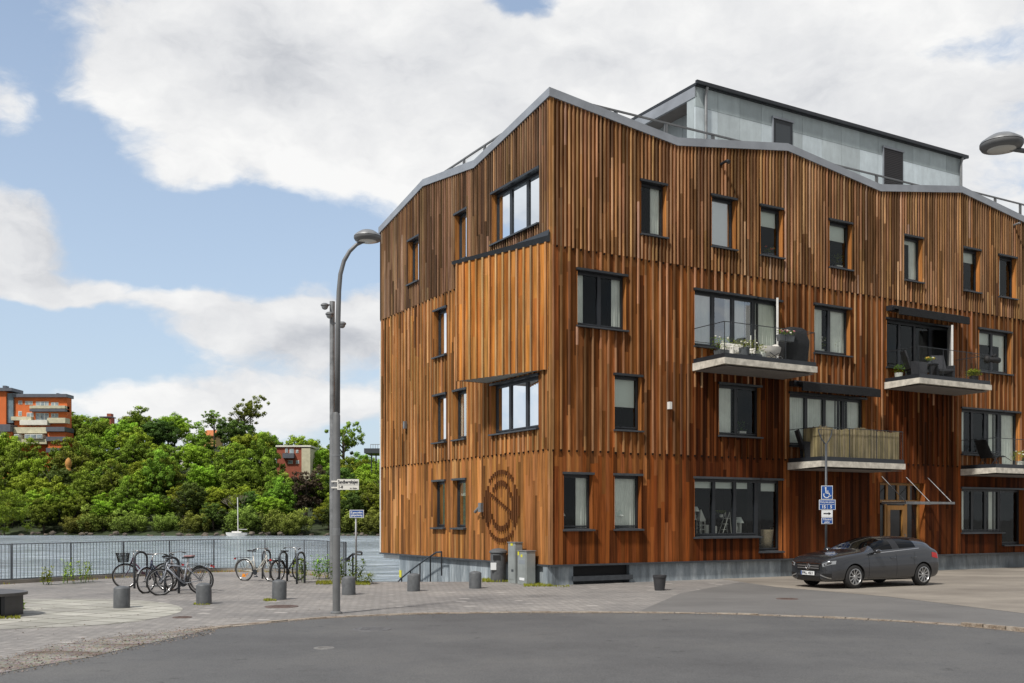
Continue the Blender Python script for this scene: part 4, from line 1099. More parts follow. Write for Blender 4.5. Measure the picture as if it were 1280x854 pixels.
# road bridge at the right edge of the water
br_ = empty('road_bridge', (X(480, 210), 210, 5), 'dark road bridge glimpsed past the left edge of the wooden building', 'bridge')
mb = MB(); Y = 272
def bx(px0, px1, y0, y1, d0, d1, m=mb): m.box(X(px0, Y), X(px1, Y), Y + d0, Y + d1, zz(y1, Y), zz(y0, Y))
bx(455, 760, 560.5, 566.5, 0, 12); br1 = mb.build('deck', m_darkgrey, br_)
mb = MB(); px = 463
for k in range(0, 100): mb.box(X(463 + 3 * k, Y), X(463.5 + 3 * k, Y), Y, Y + .08, zz(560.5, Y), zz(556, Y))
mb.box(X(463, Y), X(760, Y), Y, Y + .1, zz(556, Y), zz(555.3, Y)); mb.build('parapet_rail', m_steel, br1)
for j in (1, 10):
    mb = MB()
    P0 = [(463 + 297 * k / 20) for k in range(21)]
    for k in range(20):
        a, b_ = P0[k], P0[k + 1]; fa = 566.5 + 46 * (1 - math.sin(PI * min(1, (k) / 20))) ; fb_ = 566.5 + 46 * (1 - math.sin(PI * min(1, (k + 1) / 20)))
        mb.hexa([(X(a, Y), Y + j, zz(fa + 6, Y)), (X(b_, Y), Y + j, zz(fb_ + 6, Y)), (X(b_, Y), Y + j + 1, zz(fb_ + 6, Y)), (X(a, Y), Y + j + 1, zz(fa + 6, Y)), (X(a, Y), Y + j, zz(fa, Y)), (X(b_, Y), Y + j, zz(fb_, Y)), (X(b_, Y), Y + j + 1, zz(fb_, Y)), (X(a, Y), Y + j + 1, zz(fa, Y))])
        mb.box(X(a, Y), X(a, Y) + .3, Y + j, Y + j + .4, zz(fa, Y), zz(566.4, Y))
    mb.build('arch', m_dark, br_)
mb = MB(); mb.box(X(520, Y), X(535, Y), Y + .5, Y + 11.5, -3, zz(566.6, Y)); mb.build('abutment', m_dark, br_)
# sailboat
Y = 232; sb = empty('sailboat', (X(297, Y), Y, -2.05), 'small white sailboat moored bare masted under the far bank trees', 'sailboat')
mb = MB(lambda x, y, z: (X(297, Y) + x, Y + y, -2.05 + z))
st = [(-2.7, .0, .75, .55), (-2.4, .55, .78, .1), (-1.2, 1.0, .72, -.1), (.4, 1.1, .68, -.1), (1.8, .95, .7, 0), (2.3, .8, .72, .2)]; ring = []
for (x, w, t, bt_) in st: ring.append([mb.pt((x, -w, t)), mb.pt((x, -w * .75, bt_)), mb.pt((x, w * .75, bt_)), mb.pt((x, w, t))])
for A, B in zip(ring, ring[1:]):
    for k in range(3): mb.face((A[k], A[k + 1], B[k + 1], B[k]))
    mb.face((A[3], A[0], B[0], B[3]))
mb.face(ring[-1]); mb.build('hull', m_white, sb)
W_ = lambda x, y, z: (X(297, Y) + x, Y + y, -2.05 + z)
mb = MB(W_); mb.box(-1.2, .9, -.55, .55, .7, 1.05); mb.build('cabin', m_white, sb)
mb = MB(W_); mb.tube([(.1, 0, .7), (.0, 0, 8.8)], .11, 6); mb.build('mast', m_white, sb)
mb = MB(W_); mb.tube([(.1, 0, 1.5), (2.2, 0, 1.45)], .09, 6); mb.build('boom', M('sail_cover', (.5, .5, .48), .8), sb)

# ------------------------------------------------------------------ sky
w = bpy.data.worlds.new('World'); scene.world = w; w.use_nodes = True; nt = w.node_tree; bg = nt.nodes['Background']
SUN_EL, SUN_AZ = R(52), R(-142)     # azimuth measured from +Y towards +X
sky = N(nt, 'ShaderNodeTexSky'); sky.sky_type = 'NISHITA'; sky.sun_disc = False; sky.sun_elevation = SUN_EL; sky.sun_rotation = SUN_AZ; sky.dust_density = 1.5; sky.air_density = 1.0; sky.ozone_density = 1.2
tc = N(nt, 'ShaderNodeTexCoord'); D = tc.outputs['Generated']
sc_ = N(nt, 'ShaderNodeVectorMath', operation='SCALE'); nt.links.new(sky.outputs[0], sc_.inputs[0]); sc_.inputs['Scale'].default_value = SKY_K
def vm(op, a, b=None):
    n = N(nt, 'ShaderNodeVectorMath', operation=op)
    for i, q in enumerate((a, b)):
        if q is None: continue
        if isinstance(q, tuple): n.inputs[i].default_value = q
        else: nt.links.new(q, n.inputs[i])
    return n
def mm(op, a, b=None, c=None, clamp=False):
    n = N(nt, 'ShaderNodeMath', operation=op); n.use_clamp = clamp
    for i, q in enumerate((a, b, c)):
        if q is None: continue
        if isinstance(q, (int, float)): n.inputs[i].default_value = q
        else: nt.links.new(q, n.inputs[i])
    return n.outputs[0]
def mrange(v, a, b_, c, d, smooth=True):
    mr = N(nt, 'ShaderNodeMapRange'); mr.interpolation_type = 'SMOOTHSTEP' if smooth else 'LINEAR'
    nt.links.new(v, mr.inputs[0])
    for k, q in enumerate((a, b_, c, d)): mr.inputs[k + 1].default_value = q
    return mr.outputs[0]
def fbm(vec, scale, detail, rough, loc=(0, 0, 0), sz=1.8):
    mp = N(nt, 'ShaderNodeMapping'); mp.inputs['Scale'].default_value = (1, 1, sz); mp.inputs['Location'].default_value = loc; nt.links.new(vec, mp.inputs['Vector'])
    n = N(nt, 'ShaderNodeTexNoise'); n.inputs['Scale'].default_value = scale; n.inputs['Detail'].default_value = detail; n.inputs['Roughness'].default_value = rough; nt.links.new(mp.outputs[0], n.inputs['Vector'])
    return n
warp = fbm(D, 7, 4, .6)
wv = vm('SCALE', vm('SUBTRACT', warp.outputs['Color'], (.5, .5, .5)).outputs[0]); wv.inputs['Scale'].default_value = .07
Dw = vm('ADD', D, wv.outputs[0]).outputs[0]
na = fbm(Dw, 6.0, 11, .60).outputs['Fac']
nu = fbm(Dw, 6.0, 11, .60, (.0, 0, .055)).outputs['Fac']          # same field a little higher up
dens = mm('MULTIPLY_ADD', na, 2.0, -1.0)
def dirv(px, py):
    v = Vector(((px - 640) / F, 1, (HZ - py) / F)); v.normalize(); return v
big = None
for (px, py, hw, hh, am) in CLOUDS:       # (column, row, half width, half height, amount) of each bank, as directions
    d = dirv(px, py); s1 = vm('SUBTRACT', Dw, tuple(d)); s2 = vm('MULTIPLY', s1.outputs[0], (F / hw, 2.0, F / hh)); ln = vm('LENGTH', s2.outputs[0])
    g_ = mrange(ln.outputs['Value'], .1, 1.45, am, 0)
    big = g_ if big is None else mm('ADD', big, g_)
dens = mm('ADD', dens, big)
sep = N(nt, 'ShaderNodeSeparateXYZ'); nt.links.new(D, sep.inputs[0])
beh = mm('MULTIPLY_ADD', sep.outputs['Y'], -.5, .34)
dens = mm('ADD', dens, mm('MAXIMUM', beh, 0.0))
mk = mrange(dens, -.06, .36, 0, 1)
# lit tops, grey bellies
emb = mm('SUBTRACT', na, nu)
soft = fbm(Dw, 3.2, 4, .5, (4, 2, 1), 2.4).outputs['Fac']
lum = mm('MULTIPLY_ADD', emb, .9, .825); lum = mm('ADD', lum, mm('MULTIPLY', mm('SUBTRACT', .5, soft), .85)); lum = mm('SUBTRACT', lum, mm('MULTIPLY', mm('MAXIMUM', mm('SUBTRACT', dens, .45), 0), .18))
cr = N(nt, 'ShaderNodeValToRGB'); nt.links.new(lum, cr.inputs[0]); e = cr.color_ramp.elements
e[0].position = .45; e[0].color = (.46, .485, .535, 1); e[1].position = .93; e[1].color = (.95, .95, .945, 1); k_ = e.new(.70); k_.color = (.76, .77, .79, 1)
hz = mrange(sep.outputs['Z'], 0, .42, .75, .34, False)
hm = N(nt, 'ShaderNodeMix'); hm.data_type = 'RGBA'; nt.links.new(hz, hm.inputs[0]); nt.links.new(sc_.outputs[0], hm.inputs[6]); hm.inputs[7].default_value = (.58, .69, .82, 1)
fx = N(nt, 'ShaderNodeMix'); fx.data_type = 'RGBA'; nt.links.new(mk, fx.inputs[0]); nt.links.new(hm.outputs[2], fx.inputs[6]); nt.links.new(cr.outputs[0], fx.inputs[7])
dim = mrange(sep.outputs['Y'], -.5, .72, .50, 1.0)  # unseen sky behind the camera darkened to cut fill light
dm = vm('SCALE', fx.outputs[2]); nt.links.new(dim, dm.inputs['Scale'])
nt.links.new(dm.outputs[0], bg.inputs[0]); bg.inputs[1].default_value = 1.0
sd = bpy.data.lights.new('sun', 'SUN'); sd.energy = SUN_E; sd.angle = R(5); sd.color = (1, .95, .88); so = bpy.data.objects.new('sun', sd); col.objects.link(so)
dv = Vector((math.sin(SUN_AZ) * math.cos(SUN_EL), math.cos(SUN_AZ) * math.cos(SUN_EL), math.sin(SUN_EL)))
so.rotation_euler = dv.to_track_quat('Z', 'Y').to_euler(); so.location = (0, 0, 50)
scene.view_settings.view_transform = 'Standard'; scene.view_settings.look = 'None'; scene.view_settings.exposure = 0
# ================================================================== street things
# bollards
def bollard_mesh():
    mb = MB(); mb.lathe([(0, -.02), (.172, -.02), (.172, .42), (.166, .435), (.12, .465), (.05, .478), (0, .48)], 28); return mb
m_boll = M('bollard_grey', (.105, .112, .12), .6, .1, 9, .22, .15)
BO = [(152, 760, 'grey domed bollard standing on the pale slab oval'), (255, 755, 'grey domed bollard beside the rear wheel of the silver bicycle'), (349, 749.5, 'grey domed bollard in front of the black bicycle'),
      (436, 743.5, 'grey domed bollard just right of the tall lamp post'), (517, 739, 'grey domed bollard in front of the stair handrail on the wooden building'), (594, 735.5, 'grey domed bollard to the left of the litter bin')]
b0 = None
for (px, py, lb) in BO:
    if b0 is None: b0 = o = bollard_mesh().build('bollard', m_boll, origin=(0, 0, 0), smooth=True, autosmooth=40)
    else: o = b0.copy(); col.objects.link(o)
    o.location = gp(px, py); tag(o, lb, 'bollard', 'bollards along the pavement')
    o.rotation_euler = (.012 * math.sin(px), .02 * math.cos(px * 1.7), px)

# street lamps
def lamp_head(parent, c, r=.28):
    mb = MB(); mb.lathe([(0, -.03), (r * .55, -.045), (r * .92, -.02), (r, .02), (r, .045), (r * .97, .05)], 36, c); hd = mb.build('lamp_head', m_pole, parent, smooth=True, autosmooth=50)
    mb = MB(); mb.lathe([(r * 1.0, .055), (r * .96, .085), (r * .7, .14), (r * .5, .175), (r * .2, .2), (0, .205)], 36, c); mb.build('canopy', m_steel, hd, smooth=True, autosmooth=50)
    mb = MB(); mb.lathe([(0, -.056), (r * .5, -.056), (r * .64, -.046), (r * .66, -.036)], 32, c); mb.build('lens', M('lamp_lens', (.62, .62, .58), .25), hd, smooth=True)
LX, LY, _ = gp(420.5, 767)
lp = empty('street_lamp', (LX, LY, 0), 'tall grey street lamp with a curved neck, carrying a white street name sign', 'street lamp')
hx = X(459.5, LY); hz_ = 7.66
mb = MB(); mb.tube([(LX, LY, -.05), (LX, LY, 4.05), (LX, LY, 4.12)], [.078, .078, .062], 20); mb.lathe([(0, 0.0), (.12, 0), (.12, .03), (.085, .05)], 20, (LX, LY, 0)); mb.build('post', m_pole, lp, smooth=True, autosmooth=50)
mb = MB(); ptz = [(423, 4.1), (423.3, 6.0), (423.6, 6.6), (425.5, 6.95), (430, 7.22), (437, 7.42), (446, 7.56), (456, 7.63)]
mb.tube([(LX + .02, LY, 4.1), (LX + .03, LY, 5.9)] + [(X(px, LY), LY, z) for px, z in ptz[2:]], [.055, .052, .048, .045, .042, .04, .036, .03], 14); mb.build('curved_neck', m_pole, lp, smooth=True)
lamp_head(lp, (hx, LY, hz_))
mb = MB(); mb.tube([(LX, LY, 3.22), (LX, LY, 3.26)], .081, 20); mb.tube([(LX, LY, 1.6), (LX, LY, 1.75)], .080, 20); mb.build('collar_band', m_steel, lp)
# name sign
sx0, sx1 = X(422.5, LY), X(449.5, LY); sz0, sz1 = CAMZ + (HZ - 612.5) / F * LY, CAMZ + (HZ - 599.3) / F * LY; sy = LY - .10
mb = MB(); mb.box(sx0, sx1, sy, sy + .015, sz0, sz1); mb.box(LX - .09, LX + .09, sy + .016, sy + .19, sz1 - .06, sz1 - .03); mb.box(LX - .09, LX + .09, sy + .016, sy + .19, sz0 + .03, sz0 + .06)
sg = mb.build('name_sign', M('sign_white', (.74, .73, .68), .5), lp)
m_ink = M('sign_ink', (.02, .02, .03), .6); m_blue = M('sign_blue', (.012, .075, .30), .45); m_signw = M('sign_lettering', (.75, .78, .8), .5)
mb = MB(); cxs = (sx0 + sx1) / 2; hh = sz1 - sz0
add_text(mb, text_geo('Sandbergskajen', .1, .003), lambda x, y: (cxs + x, sy - .004, sz1 - hh * .27 + y * .95), (sx1 - sx0) * .92)
add_text(mb, text_geo('1-8', .075, .002), lambda x, y: (sx0 + .07 + x, sy - .004, sz0 + hh * .25 + y))
add_text(mb, text_geo('kv. Kajen', .04, .001), lambda x, y: (sx1 - .11 + x, sy - .004, sz0 + hh * .14 + y))
mb.box(sx0 + .01, sx1 - .01, sy - .004, sy - .002, sz0 + hh * .46, sz0 + hh * .475)
mb.build('sign_text', m_ink, sg, recalc=False)
# second lamp at the right, close by
lp2 = empty('street_lamp', (9.75, 15.0, 0), 'near street lamp showing only its round grey head at the right edge', 'street lamp')
hx2 = X(1252, 15.0); hz2 = CAMZ + (HZ - 184) / F * 15.0
mb = MB(); mb.tube([(9.75, 15, -.05), (9.75, 15, 4.1)], .078, 18); mb.build('post', m_pole, lp2, smooth=True, autosmooth=50)
mb = MB(); mb.tube([(9.75, 15, 4.1), (9.75, 15, 6.2), (9.6, 15, 6.75), (9.1, 15, hz2 - .32), (8.1, 15, hz2 - .13), (hx2 + .15, 15, hz2 - .03), (hx2, 15, hz2)], [.055, .05, .048, .045, .04, .034, .03], 14); mb.build('curved_neck', m_pole, lp2, smooth=True)
lamp_head(lp2, (hx2, 15.0, hz2), .30)
# camera pole behind
CPX, CPY, _ = gp(415.3, 725.5)
cp = empty('camera_pole', (CPX, CPY, 0), 'slim grey pole with dome cameras standing behind the street lamp', 'camera pole')
zt = CAMZ + (HZ - 377) / F * CPY
mb = MB(); mb.tube([(CPX, CPY, -.05), (CPX, CPY, zt)], .083, 16); mb.build('post', m_steel, cp, smooth=True, autosmooth=50)
for (px, py, s_) in ((406, 384.5, -1), (412, 395.5, -1), (427.5, 407.5, 1)):
    c = (X(px, CPY - .15), CPY - .15, CAMZ + (HZ - py) / F * CPY)
    mb = MB(); mb.ball(c, .105, 14, 1.0); mb.lathe([(.13, .02), (.13, .06), (.08, .10), (0, .11)], 16, c); cm = mb.build('dome_camera', m_steel, cp, smooth=True, autosmooth=40)
    mb = MB(); mb.tube([(c[0], c[1], c[2] + .07), (CPX, CPY - .02, c[2] + .07)], .025, 8); mb.build('bracket', m_steel, cm)
# blue sign by the fence end
Y = 31.9; bxp = X(445, Y)
bs = empty('blue_sign', (bxp, Y, 0), 'small blue information sign on a thin grey pole at the end of the fence', 'sign')
mb = MB(); zt = CAMZ + (HZ - 648) / F * Y; mb.tube([(bxp, Y, -.02), (bxp, Y, zt + .2)], .032, 12); mb.build('pole', m_steel, bs, smooth=True)
def plate(parent, name, x0, x1, y0, y1, Y, m, border=None, rad=0):
    z0, z1 = CAMZ + (HZ - y1) / F * Y, CAMZ + (HZ - y0) / F * Y; a, b_ = X(x0, Y), X(x1, Y)
    yb = Y - .05
    mb = MB(); mb.box(a, b_, yb, yb + .012, z0, z1)
    p = mb.build(name, m_signw if border else m, parent)
    if border:
        t = border; mb = MB(); mb.box(a + t, b_ - t, yb - .004, yb - .001, z0 + t, z1 - t); mb.build('face', m, p)
    return p, (a, b_, z0, z1, yb - .006)
p, (a, b_, z0, z1, yf) = plate(bs, 'sign_plate', 437.3, 455, 637.5, 647.3, Y, m_blue, .018)
mb = MB(); xm = (a + b_) / 2
add_text(mb, text_geo('Ej genomfart', .09, .002), lambda x, y: (xm + x, yf, lerp(z0, z1, .66) + y), (b_ - a) * .82)
add_text(mb, text_geo('gästparkering', .09, .002), lambda x, y: (xm + x, yf, lerp(z0, z1, .32) + y), (b_ - a) * .82)
mb.build('sign_text', m_signw, p, recalc=False)

# disabled parking sign post against the building
Y = 31.7; qx = X(1032.5, Y)
ps = empty('parking_sign_post', (qx, Y, 0), 'dark post with stacked blue disabled parking signs behind the bonnet of the car', 'sign post')
mb = MB(); ztop = CAMZ + (HZ - 555) / F * Y; mb.tube([(qx, Y, -.02), (qx, Y, ztop)], .038, 12); mb.build('pole', m_darkgrey, ps, smooth=True)
mb = MB(); zq = lambda py: CAMZ + (HZ - py) / F * Y
mb.tube([(qx, Y, zq(556)), (X(1027, Y), Y, zq(549)), (X(1024, Y), Y, zq(542)), (X(1023, Y), Y, zq(537)), (X(1040, Y), Y, zq(537.5)), (X(1039, Y), Y, zq(544)), (X(1036.5, Y), Y, zq(550)), (qx, Y, zq(556))], .022, 8); mb.build('lamp_frame', m_darkgrey, ps)
def face(y0, y1, x0, x1, m, border=.016): return plate(ps, 'sign_plate', x0, x1, y0, y1, Y, m, border)
p, (a, b_, z0, z1, yf) = face(607.3, 624.3, 1026, 1040.3, m_blue)
mb = MB(); W = b_ - a; H = z1 - z0
def sp_(u, v): return (a + W * u, yf, z0 + H * v)
mb.lathe([], 3) if False else None
def disc2(u, v, r, n=14): mb.poly([(a + W * u + r * math.cos(2 * PI * k / n), yf, z0 + H * v + r * math.sin(2 * PI * k / n)) for k in range(n)])
def bar2(p0, p1, w):
    (x0, y0, q0), (x1, y1, q1) = sp_(*p0), sp_(*p1); dx, dz = x1 - x0, q1 - q0; L = math.hypot(dx, dz); nx, nz_ = -dz / L * w / 2, dx / L * w / 2
    mb.poly([(x0 + nx, yf, q0 + nz_), (x1 + nx, yf, q1 + nz_), (x1 - nx, yf, q1 - nz_), (x0 - nx, yf, q0 - nz_)])
disc2(.38, .83, .026); bar2((.38, .76), (.42, .44), .032); bar2((.40, .60), (.62, .60), .024); bar2((.42, .46), (.66, .46), .03); bar2((.65, .47), (.76, .22), .03); bar2((.74, .22), (.86, .27), .024)
for k in range(9, 23): bar2((.46 + .25 * math.cos(k * 2 * PI / 24 + .3), .33 + .21 * math.sin(k * 2 * PI / 24 + .3)), (.46 + .25 * math.cos((k + 1) * 2 * PI / 24 + .3), .33 + .21 * math.sin((k + 1) * 2 * PI / 24 + .3)), .026)
mb.build('wheelchair_symbol', m_signw, p, recalc=False)
p, (a, b_, z0, z1, yf) = face(624.8, 637.3, 1023.2, 1043.8, m_blue)
mb = MB(); xm = (a + b_) / 2
add_text(mb, text_geo('Förhyrda platser', .08, .001), lambda x, y: (xm + x, yf, lerp(z0, z1, .76) + y), (b_ - a) * .86)
add_text(mb, text_geo('15', .13, .004), lambda x, y: (lerp(a, b_, .28) + x, yf, lerp(z0, z1, .27) + y)); add_text(mb, text_geo('5', .13, .004), lambda x, y: (lerp(a, b_, .73) + x, yf, lerp(z0, z1, .27) + y))
mb.poly([(a + .02, yf, lerp(z0, z1, .52)), (b_ - .02, yf, lerp(z0, z1, .52)), (b_ - .02, yf, lerp(z0, z1, .55)), (a + .02, yf, lerp(z0, z1, .55))]); mb.poly([(xm - .004, yf, z0 + .02), (xm + .004, yf, z0 + .02), (xm + .004, yf, lerp(z0, z1, .52)), (xm - .004, yf, lerp(z0, z1, .52))])
mb.build('sign_text', m_signw, p, recalc=False)
p, (a, b_, z0, z1, yf) = face(637.8, 646.4, 1026.3, 1040.2, m_signw, None)
mb = MB(); zm = (z0 + z1) / 2; mb.poly([(a + .06, yf + .003, zm - .018), (b_ - .1, yf + .003, zm - .018), (b_ - .1, yf + .003, zm + .018), (a + .06, yf + .003, zm + .018)]); mb.poly([(b_ - .13, yf + .003, zm - .05), (b_ - .05, yf + .003, zm), (b_ - .13, yf + .003, zm + .05)])
mb.build('arrow', m_ink, p, recalc=False)
p, (a, b_, z0, z1, yf) = face(646.9, 655, 1026.3, 1040.2, m_blue)
mb = MB(); xm = (a + b_) / 2
add_text(mb, text_geo('Tillstånd', .08, .001), lambda x, y: (xm + x, yf, lerp(z0, z1, .68) + y), (b_ - a) * .78)
add_text(mb, text_geo('gäller', .08, .001), lambda x, y: (xm + x, yf, lerp(z0, z1, .28) + y), (b_ - a) * .5)
mb.build('sign_text', m_signw, p, recalc=False)

# repaired strip and seams in the road
m_seam = M('tar_seam', (.028, .028, .029), .6, 0, 6, .3)
def seam(pts, w, name='tar_seam', mat=None):
    P_ = smooth_path([gp(*p) for p in pts], 2); r2 = random.Random(int(pts[0][0])); mb = MB(); pr = None
    for i, p in enumerate(P_):
        a = P_[max(0, i - 1)]; c_ = P_[min(len(P_) - 1, i + 1)]; dx, dy = c_[0] - a[0], c_[1] - a[1]; L = math.hypot(dx, dy) or 1; ww = w * r2.uniform(.6, 1.3)
        q = [mb.pt((p[0] - dy / L * k, p[1] + dx / L * k, .0075)) for k in (-ww, ww)]
        if pr: mb.face((pr[0], pr[1], q[1], q[0]))
        pr = q
    o = mb.build(name, mat or m_seam, recalc=False)
    if o.data.polygons[0].normal.z < 0: o.data.flip_normals()
    tag(o, kind='structure')
m_patch = M('asphalt_repair', (.075, .075, .077), .85, 0, 30, .3, .3)
# loose grit and stones along the kerb and on the shoulder
r3 = random.Random(77); mb = MB()
def grit(px, py, s_):
    c = Vector(gp(px, py, .01)); tt = r3.uniform(.5, 1.4); mb.tint = (tt, tt * r3.uniform(.85, 1), tt * r3.uniform(.7, 1)); q = [Vector((r3.uniform(-1, 1), r3.uniform(-1, 1), r3.uniform(-.2, 1))) * s_ for _ in range(4)]
    ids = [mb.pt(c + v_) for v_ in q]
    for f in ((0, 1, 2), (0, 2, 3), (0, 3, 1), (1, 3, 2)): mb.face([ids[k] for k in f])
for _ in range(2600):
    u = r3.random(); px = lerp(-60, 270, u); lo = interp([(-60, 835), (0, 826), (75, 806), (155, 795), (205, 791), (270, 786)], px); hi = interp([(-60, 858), (0, 843), (60, 832), (113, 823), (180, 807), (270, 789)], px)
    grit(px, lerp(lo - 4, hi + 3, r3.random()), r3.uniform(.006, .022))
for _ in range(1500):
    px = r3.uniform(250, 1280); ky = interp([(250, 786.5), (320, 781), (420, 771.5), (520, 768), (600, 767), (800, 767), (970, 769), (1138, 777.7), (1251, 786), (1280, 790)], px); grit(px, ky + r3.gauss(0, 1.6), r3.uniform(.005, .014))
m_grit, nt, b = newmat('grit'); at = N(nt, 'ShaderNodeAttribute'); at.attribute_name = 'tint'; nt.links.new(mixc(nt, at.outputs['Color'], (.24, .21, .18)), b.inputs['Base Color'])
tag(mb.build('loose_grit', m_grit, recalc=False), 'loose grit and small stones along the kerb and the dirty shoulder', 'grit', kind='stuff')
# litter bin, cabinets
c = FL(sL(623, .36), .36, 0)
bn = empty('litter_bin', c, 'dark grey round litter bin with a domed lid against the wooden wall', 'litter bin')
h = .88
mb = MB(); mb.lathe([(0, 0), (.235, 0), (.24, .02), (.25, h * .72), (.25, h)], 28, c); mb.build('body', m_boll, bn, smooth=True, autosmooth=40)
mb = MB(); mb.lathe([(.27, h), (.285, h + .02), (.27, h + .07), (.16, h + .13), (0, h + .155)], 28, c); mb.build('lid', m_boll, bn, smooth=True, autosmooth=40)
mb = MB(); mb.box(c[0] - .16, c[0] + .06, c[1] - .262, c[1] - .17, h - .20, h - .06); mb.build('opening', m_black, bn)
mb = MB(); mb.box(c[0] - .235, c[0] - .06, c[1] - .262, c[1] - .19, h * .42, h * .67); mb.build('sticker', m_signw, bn)
def cabinet(px0, px1, py, top, label, sticker, depth=.3):
    g = FL(sL((px0 + px1) / 2, .30), .30, 0); Y = g[1]; x0, x1 = X(px0, Y), X(px1, Y); h = CAMZ + (HZ - top) / F * Y; g = ((x0 + x1) / 2, Y, 0)
    e = empty('utility_cabinet', (g[0], Y, 0), label, 'utility cabinet'); cx = (x0 + x1) / 2; w = (x1 - x0)
    # faces follow the wall: local axes of the left facade
    def FC(a, o, z): return (cx - DY * a - DX * o, Y + DX * a - DY * o, z)
    m_cab = M('cabinet_grey', (.30, .33, .33), .5, .2, 3, .15)
    wl = w * .52; wd = w * .62
    mb = MB(FC); mb.box(-wl, wl, -wd * .5, wd * .5, 0, h - .03); b = mb.build('body', m_cab, e, bevel=.008)
    mb = MB(FC); mb.box(-wl - .02, wl + .02, -wd * .5 - .02, wd * .5 + .02, h - .028, h); mb.build('top', m_steel, e, bevel=.006)
    mb = MB(FC); mb.box(-wl + .04, wl - .04, wd * .5 + .001, wd * .5 + .008, .12, h - .12); mb.build('door', m_cab, e)
    for (a0, a1, z0, z1, m) in sticker:
        mb = MB(FC); mb.box(-wl + a0 * 2 * wl, -wl + a1 * 2 * wl, wd * .5 + .009, wd * .5 + .012, h * z0, h * z1); mb.build('sticker', m, b)
m_yel = M('warning_yellow', (.65, .62, .04), .5)
cabinet(635.5, 652.5, 727, 677.5, 'tall slim galvanised utility cabinet between the litter bin and the lower cabinet', [(.3, .6, .91, .965, m_yel), (.2, .5, .28, .34, m_darkgrey)])
cabinet(647.5, 668.5, 730.5, 688, 'lower wider galvanised utility cabinet nearest the corner of the wooden building', [(.78, .95, .85, .96, m_yel), (.42, .6, .80, .88, m_yel), (.15, .85, .6, .72, M('label_grey', (.24, .27, .3), .5)), (.2, .75, .12, .2, m_signw)])
# black plant tub on the pavement
c = gp(824.5, 738)
mb = MB(); s_ = c[1] / F
mb.lathe([(0, 0), (6.2 * s_, 0), (8.1 * s_, 16 * s_), (8.7 * s_, 16.2 * s_), (8.7 * s_, 19 * s_), (7.9 * s_, 19 * s_), (7.6 * s_, 17 * s_), (0, 16.5 * s_)], 24, c)
tag(mb.build('plant_tub', M('tub_charcoal', (.035, .036, .04), .6, 0, 8, .2), origin=c, smooth=True, autosmooth=35), 'empty dark grey plant tub standing alone on the pavement before the wall', 'plant tub')

# round bench at the left edge
Yb = 20.4; xr = X(32, 20.4); bc_ = Vector((xr - 1.75, 20.35, 0))
be = empty('round_bench', bc_, 'dark curved street bench on a black metal base at the left edge', 'bench')
mb = MB(); n = 40
def ringpoly(r0, r1, z0, z1, a0=0, a1=2 * PI):
    ids = []
    for k in range(n + 1):
        a = lerp(a0, a1, k / n); cs, sn = math.cos(a), math.sin(a)
        ids.append([mb.pt((bc_.x + r * cs, bc_.y + r * sn * .62, z)) for (r, z) in ((r0, z0), (r1, z0), (r1, z1), (r0, z1))])
    for A, B in zip(ids, ids[1:]):
        for j in range(4): mb.face((A[j], A[(j + 1) % 4], B[(j + 1) % 4], B[j]))
ringpoly(.95, 1.75, .42, .475); mb.build('seat', M('bench_seat', (.075, .07, .066), .5, 0, 3, .25), be)
mb = MB(); ringpoly(1.0, 1.5, .0, .42); mb.build('base', m_dark, be)
mb = MB(); mb.box(bc_.x + 1.48, bc_.x + 1.56, bc_.y - .4, bc_.y + .35, 0, .42); mb.build('side_plate', m_dark, be)

# fence along the quay (curved) with low kerb
FEN = smooth_path(QUAY[3:], 2); FEN = [p for p in FEN if p[1] > 22.5]
FO = offset(FEN, -.12)
fe = empty('quay_fence', (-10.4, 37.4, 0), 'long grey metal railing of thin upright bars curving along the water edge', 'fence')
m_fence = M('fence_steel', (.15, .17, .195), .5, .3, 3, .15)
BR = along(FO, .118)
mb = MB()
for k, p in enumerate(BR): mb.box(p[0] - .0065, p[0] + .0065, p[1] - .0065, p[1] + .0065, .12, 1.17)
mb.build('bars', m_fence, fe)
mb = MB(); mb.tube([(p[0], p[1], 1.18) for p in FO], .016, 8); mb.build('top_rail', m_fence, fe)
mb = MB(); mb.tube([(p[0], p[1], .13) for p in FO], .018, 8); mb.build('bottom_rail', m_fence, fe)
PO = along(FO, 1.95)
for p in PO + [FO[-1]]:
    mb = MB(); mb.box(p[0] - .02, p[0] + .02, p[1] - .02, p[1] + .02, 0, 1.2); mb.build('post', m_fence, fe)
kp = offset(FEN, -.02); kq = offset(FEN, -.26); mb = MB()
ia = [(mb.pt((p[0], p[1], -.05)), mb.pt((p[0], p[1], .11)), mb.pt((q[0], q[1], .11)), mb.pt((q[0], q[1], -.05))) for p, q in zip(kp, kq)]
for A, B in zip(ia, ia[1:]):
    for j in range(3): mb.face((A[j], A[j + 1], B[j + 1], B[j]))
tag(mb.build('quay_curb', m_quay), kind='structure')
